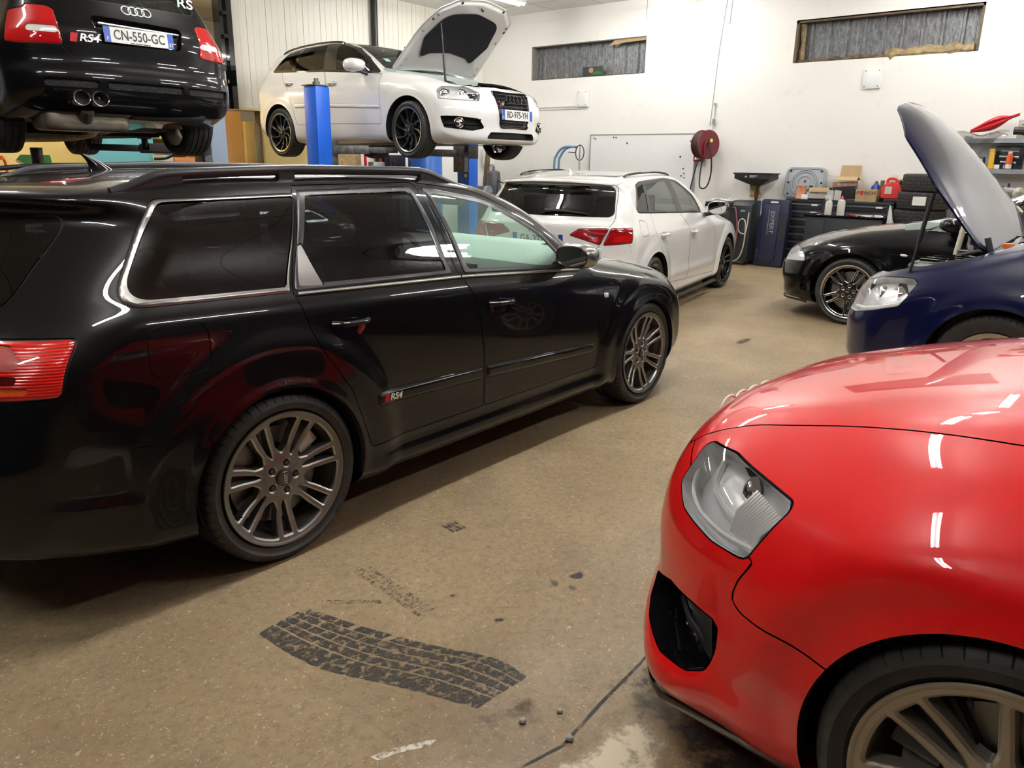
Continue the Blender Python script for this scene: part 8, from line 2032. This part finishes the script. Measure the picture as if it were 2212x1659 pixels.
# ------------------------------------------------------------------ back room
t = thing('door_leaf', 'orange-beige flush door with a dark handle in the back room', 'door', (5.52, 9.62, 0)); mb = MB(); mb.span((-.13, 0, 0), (.46, .05, 2.20)); mb.build('leaf', MATS['orange_wall'], t, bevel=.004); mb = MB(); mb.tube([(-.02, 0, 1.52), (-.02, -.05, 1.52), (.08, -.06, 1.52)], .012, 8); mb.box((-.02, -.008, 1.44), (.04, .012, .22)); mb.build('door_handle', MATS['dark_steel'], t)
mb = MB(); mb.span((6.0, 9.55, 0), (6.17, 9.9, 2.06)); tag(mb.build('cupboard', MATS['yellow_wall'], bevel=.005), 'narrow yellow cupboard end beside the orange-beige door', 'cupboard')
pm('red_brown', (.22, .06, .035), .5); mb = MB(); mb.span((6.19, 9.5, 0), (6.36, 9.56, 2.1)); mb.span((6.22, 9.49, 0), (6.25, 9.5, 2.1)); tag(mb.build('door_panel', MATS['red_brown'], bevel=.004), 'red-brown panel standing beside the yellow cupboard', 'panel')
pm('old_wood', (.22, .17, .09), .7, noise=.35, scale=9); mb = MB(); mb.span((5.50, 8.50, 0), (5.615, 8.56, 2.0)); tag(mb.build('plank', MATS['old_wood'], bevel=.003), 'upright weathered plank beside the yellow wall', 'plank')
pm('cyan_paint', (.16, .52, .58), .5); mb = MB(); mb.span((3.40, 9.40, 0), (4.34, 9.46, 1.95)); tag(mb.build('partition', MATS['cyan_paint'], bevel=.006), 'flat light blue panel standing in the back room', 'panel')
t = thing('arrow_sign', 'green arrow-shaped board against the yellow wall', 'sign', (2.78, 9.62, 1.40)); mb = MB(); mb.prism([(-.24, .0), (-.17, .075), (.19, .075), (.21, -.07), (-.13, -.07)], lambda u, v, s: (u, -.012+.024*s, v)); mb.build('board', MATS['green_paint'], t); mb = MB(); mb.tube([(-.1, .02, -.07), (-.1, .02, -1.40)], .015, 8); mb.tube([(.12, .02, -.07), (.12, .02, -1.40)], .015, 8); mb.build('sign_legs', MATS['old_wood'], t); mb = MB(); mb.tube([(-.24, -.014, 0), (-.13, -.014, -.075)], .012, 6); mb.build('worn_edge', MATS['cardboard'], t)
t = thing('stand_pipe', 'red bent pipe at the left end of the back room', 'pipe', (2.33, 9.5, 0)); mb = MB(); mb.tube(spline([(-.12, 0, 1.40), (-.03, 0, 1.45), (.03, 0, 1.41), (.05, 0, 1.2), (.06, 0, 0)], 6), .018, 8); mb.lathe([(.0005, .0), (.05, .01), (.05, .09), (.0005, .1)], 14, lambda r, h, a: (-.02+r*math.cos(a), r*math.sin(a), 1.40+h*.6)); mb.build('pipe', MATS['bottle_orange'], t)
pm('shelf_yellow', (.72, .55, .28), .6); t = thing('wall_rack', 'wooden rack with thin shelves beside the light blue panel', 'rack', (4.62, 9.75, 0))
for z in (.9, 1.2, 1.50, 1.62, 1.73): mb = MB(); mb.span((-.30, -.15, z), (.35, .15, z+.02)); mb.build('shelf_board', MATS['old_wood'], t)
mb = MB(); mb.span((-.30, .13, 0), (.35, .15, 1.9)); mb.build('back_board', MATS['shelf_yellow'], t); 
for x in (-.30, .35): mb = MB(); mb.span((x-.012, -.15, 0), (x+.012, .15, 1.9)); mb.build('rack_side', MATS['shelf_yellow'], t)
pm('carton_orange', (.72, .27, .07), .55); pm('carton_grey', (.42, .32, .26), .6)
mb = MB(); mb.span((4.44, 9.0, 0), (4.90, 9.35, 1.47)); tag(mb.build('storage_box', MATS['carton_orange'], bevel=.006), 'orange tall carton in front of the wooden rack', 'box')
mb = MB(); mb.span((4.92, 9.0, 0), (5.2, 9.3, 1.52)); tag(mb.build('storage_box', MATS['carton_grey'], bevel=.006), 'greyish brown carton beside the orange tall carton', 'box')
mb = MB(); mb.span((4.28, 9.02, 0), (4.43, 9.35, 1.50)); tag(mb.build('storage_box', MATS['carton_white'], bevel=.006), 'pale carton between the blue panel and the orange carton', 'box')
t = thing('gearbox_jack', 'tall dark steel jack column standing beyond the raised black estate', 'jack', (1.95, 7.25, 0)); mb = MB(); mb.cyl((0, 0, 0.04), (0, 0, 1.38), .09, 16); mb.cyl((0, 0, 1.3), (0, 0, 1.55), .06, 14); mb.build('column', MATS['oily_steel'], t)
mb = MB(); 
for a in range(4): mb.tube([(0, 0, .1), (.4*math.cos(a*PI/2+.4), .4*math.sin(a*PI/2+.4), .05)], .03, 8)
mb.build('jack_foot', MATS['oily_steel'], t)
t = thing('scrap_bin', 'heap of dark metal offcuts beside the steel jack', 'scrap', (1.32, 7.4, 0)); rnd = random.Random(6); mb = MB(); mb.lathe([(.0005, .0), (.2, 0), (.22, 1.2), (.2, 1.2), (.19, .02)], 18); mb.build('bin', MATS['dark_steel'], t)
mb = MB()
for k in range(9): a = rnd.random()*6.28; mb.tube([(.1*math.cos(a), .1*math.sin(a), .6), (.16*math.cos(a)+.04*rnd.random(), .16*math.sin(a), 1.35+.12*rnd.random())], .018, 6)
mb.build('offcuts', MATS['oily_steel'], t)
# ------------------------------------------------------------------ marks on the floor
def mark_mat(name, col, lo, hi, scale, detail=8, rough=.7, stretch=None):
    """Worn mark: coloured where a noise is above a threshold, clear elsewhere."""
    m, N, L, b = node_mat(name); b.inputs['Base Color'].default_value = (*col, 1); b.inputs['Roughness'].default_value = rough
    tc = N.new('ShaderNodeTexCoord'); n = N.new('ShaderNodeTexNoise'); n.inputs['Scale'].default_value = scale; n.inputs['Detail'].default_value = detail; n.inputs['Roughness'].default_value = .7
    L.new(tc.outputs['Object'], n.inputs['Vector']); r = N.new('ShaderNodeMapRange'); r.inputs[1].default_value = lo; r.inputs[2].default_value = hi
    at = N.new('ShaderNodeAttribute'); at.attribute_name = 'wear'; ad = N.new('ShaderNodeMath'); ad.operation = 'SUBTRACT'
    L.new(n.outputs['Fac'], ad.inputs[0]); L.new(at.outputs['Fac'], ad.inputs[1])
    L.new(ad.outputs[0], r.inputs[0]); L.new(r.outputs[0], b.inputs['Alpha']); return m
mark_mat('tread_ink', (.040, .037, .033), .40, .54, 38); mark_mat('tread_faint', (.09, .075, .055), .45, .66, 40); mark_mat('oil_dark', (.035, .035, .035), .34, .56, 14); mark_mat('stain_grey', (.12, .115, .105), .42, .60, 7)
mark_mat('paint_pale', (.66, .58, .42), .30, .46, 9); mark_mat('scratch_white', (.70, .64, .52), .40, .55, 40); mark_mat('dirt_brown', (.10, .07, .045), .45, .68, 6)
def flat(name, polys, mat, label, cat, z=.0012, group=None):
    mb = MB()
    for P in polys:
        P = [(x, y, z) for x, y in P]
        a = sum(P[i-1][0]*P[i][1]-P[i][0]*P[i-1][1] for i in range(len(P)))
        mb.add(P if a > 0 else P[::-1], [tuple(range(len(P)))])
    return tag(mb.build(name, MATS[mat]), label, cat, group)
def tread_print():
    """Five rows of blocks pressed in dust by a tyre, curving as the wheel turned."""
    top = spline([(-.178, -.318), (-.119, -.569), (-.049, -.793), (.015, -.944), (.034, -1.031), (.025, -1.121)], 12)
    bot = spline([(-.365, -.326), (-.363, -.483), (-.342, -.636), (-.288, -.776), (-.241, -.889), (-.170, -1.10)], 12)
    n = min(len(top), len(bot)); top, bot = top[:n], bot[:n]
    rnd = random.Random(21); polys = []
    rows = ((0, .14), (.17, .31), (.345, .485), (.52, .66), (.70, 1.0))
    for k, (u0, u1) in enumerate(rows):
        i = 0
        while i < n-2:
            if rnd.random() < .04 + .14*(k == 0): i += 1; continue
            d = .04 + .05*rnd.random()
            q = []
            for t, u in ((0, u0), (.5, u0-.012*rnd.random()), (1-d, u0), (1-d+.12, u1), (.55, u1+.012*rnd.random()), (.12, u1)):
                s = min(i + t*3, n-1.001); j = int(s); f = s-j
                a = top[j]*(1-f)+top[j+1]*f; b = bot[j]*(1-f)+bot[j+1]*f; q.append(tuple(a+(b-a)*u))
            polys.append(q); i += 3
    flat('tyre_print', polys, 'tread_ink', 'dark tyre tread print of five rows in the middle of the floor', 'tyre mark')
tread_print()
def band(a, b, w, n=5, seg=9):
    a, b = np.array(a), np.array(b); d = (b-a)/np.linalg.norm(b-a); e = np.array([-d[1], d[0]]); out = []
    for r in range(n):
        o = e*w*(r/n-.5)
        for s in range(seg):
            p, q = a+(b-a)*(s+.06)/seg+o, a+(b-a)*(s+.92)/seg+o
            out.append([tuple(p), tuple(q), tuple(q+e*w*.8/n), tuple(p+e*w*.8/n)])
    return out
flat('tyre_print', band((.12, -.26), (.07, -.66), .075, 3, 8), 'tread_faint', 'faint narrow tread mark beyond the dark five-row print', 'tyre mark')
flat('tyre_print', band((-.12, -.33), (.02, -.49), .03, 1, 5), 'tread_faint', 'faint short line touching the narrow tread mark', 'tyre mark')
flat('tyre_print', band((.60, -.245), (.585, -.335), .075, 4, 2), 'tread_ink', 'small patch of tread print near the black estate', 'tyre mark')
rnd = random.Random(7)
def patch(name, outline, mat, label, cat, z, soft=.45):
    """A flat mark whose wear grows towards its outline (attribute 'wear')."""
    P = np.array(outline, float); n = len(P); ctr = P.mean(0); V = [tuple(ctr)+(z,)]; W = [0.]; Fc = []
    R = (.35, .6, .8, .92, 1.)
    for i, t in enumerate(R):
        for p in P: V.append(tuple(ctr+(p-ctr)*t)+(z,)); W.append(soft*max(0, (t-.35)/.65)**1.6)
        for k in range(n):
            j = (k+1) % n
            if i == 0: Fc.append((0, 1+k, 1+j))
            else: Fc.append((1+(i-1)*n+k, 1+i*n+k, 1+i*n+j, 1+(i-1)*n+j))
    me = bpy.data.meshes.new(name); me.from_pydata(V, [], Fc); me.materials.append(MATS[mat])
    at = me.attributes.new('wear', 'FLOAT', 'POINT'); at.data.foreach_set('value', W)
    return tag(link(name, me), label, cat)
def spot(cx, cy, rx, ry, mat, label, name='oil_spot', cat='stain', soft=.30):
    p, q = rnd.uniform(0, 6), rnd.uniform(0, 6)
    P = [(cx+rx*math.cos(a)*(1+.16*math.sin(2*a+p)+.10*math.sin(3*a+q)), cy+ry*math.sin(a)*(1+.16*math.sin(2*a+p)+.10*math.sin(3*a+q))) for a in np.linspace(0, 2*PI, 41)[:-1]]
    patch(name, P, mat, label, cat, .0014+.0004*rnd.random(), soft)
spot(.605, -.908, .035, .028, 'oil_dark', 'largest dark spot of the cluster on the floor before the red car'); spot(.508, -.87, .022, .03, 'stain_grey', 'greyish spot beside the largest dark one'); spot(.522, -.945, .02, .035, 'stain_grey', 'long faint spot below the largest dark one')
spot(.204, -.651, .016, .016, 'oil_dark', 'tiny spot between the tread print and the dark cluster'); spot(.196, -.869, .02, .02, 'oil_dark', 'small round spot above the end of the tread print'); spot(4.83, .225, .17, .055, 'oil_dark', 'long dark spot on the floor far off by the white hatchback')
spot(.20, -1.55, .20, .30, 'stain_grey', 'large grey damp-looking stain under the lip of the red car'); spot(.10, -1.75, .16, .22, 'oil_dark', 'dark stain nearest the red wheel'); spot(.28, -1.42, .12, .10, 'stain_grey', 'grey stain at the nose of the red car')
patch('paint_patch', rounded([(-.30, -1.33, .05), (-.136, -1.375, .08), (.06, -1.385, .05), (.14, -1.45, .05), (.06, -1.62, .1), (-.12, -1.88, .1), (-.7, -1.95, .1), (-.65, -1.45, .1)], n=8), 'paint_pale', 'worn pale cream floor paint at the near corner by the red car', 'floor paint', .0010, .30)
flat('scratch', [[(-.485, -1.01), (-.44, -1.025), (-.35, -1.08), (-.33, -1.098), (-.36, -1.10), (-.43, -1.055), (-.48, -1.035)]], 'scratch_white', 'short white scuff below the dark tread print', 'scuff')
flat('floor_crack', [[(-.271, -1.322), (-.132, -1.360), (.074, -1.347), (.297, -1.343), (.444, -1.330), (.444, -1.337), (.297, -1.352), (.074, -1.358), (-.132, -1.370), (-.271, -1.330)]], 'oil_dark', 'dark joint line in the floor running to the red car', 'floor joint', .0010)
patch('dirt_patch', rounded([(-.28, -1.06, .06), (-.05, -1.12, .06), (.08, -1.18, .05), (.14, -1.30, .04), (.0, -1.345, .05), (-.22, -1.34, .05), (-.36, -1.2, .08)], n=6), 'dirt_brown', 'brownish smear at the end of the dark tread print', 'stain', .0008, .35)
pm('pebble_grey', (.35, .33, .30), .6, noise=.3, scale=60)
for x, y, r, d in ((-.133, -1.231, .011, 'small pebble beside the brown smear'), (-.105, -1.367, .012, 'small pale pebble by the floor joint'), (-.035, -1.285, .009, 'tiny pebble on the brown smear'), (.455, -1.345, .014, 'crumb of grit at the nose of the red car')):
    mb = MB(); mb.lathe([(.0004, 0), (r*.8, r*.2), (r, r*.6), (r*.7, r*1.1), (.0004, r*1.25)], 9, lambda rr, h, a: (x+rr*math.cos(a)*(1+.2*math.sin(3*a)), y+rr*math.sin(a), h)); tag(mb.build('pebble', MATS['pebble_grey']), d, 'pebble')
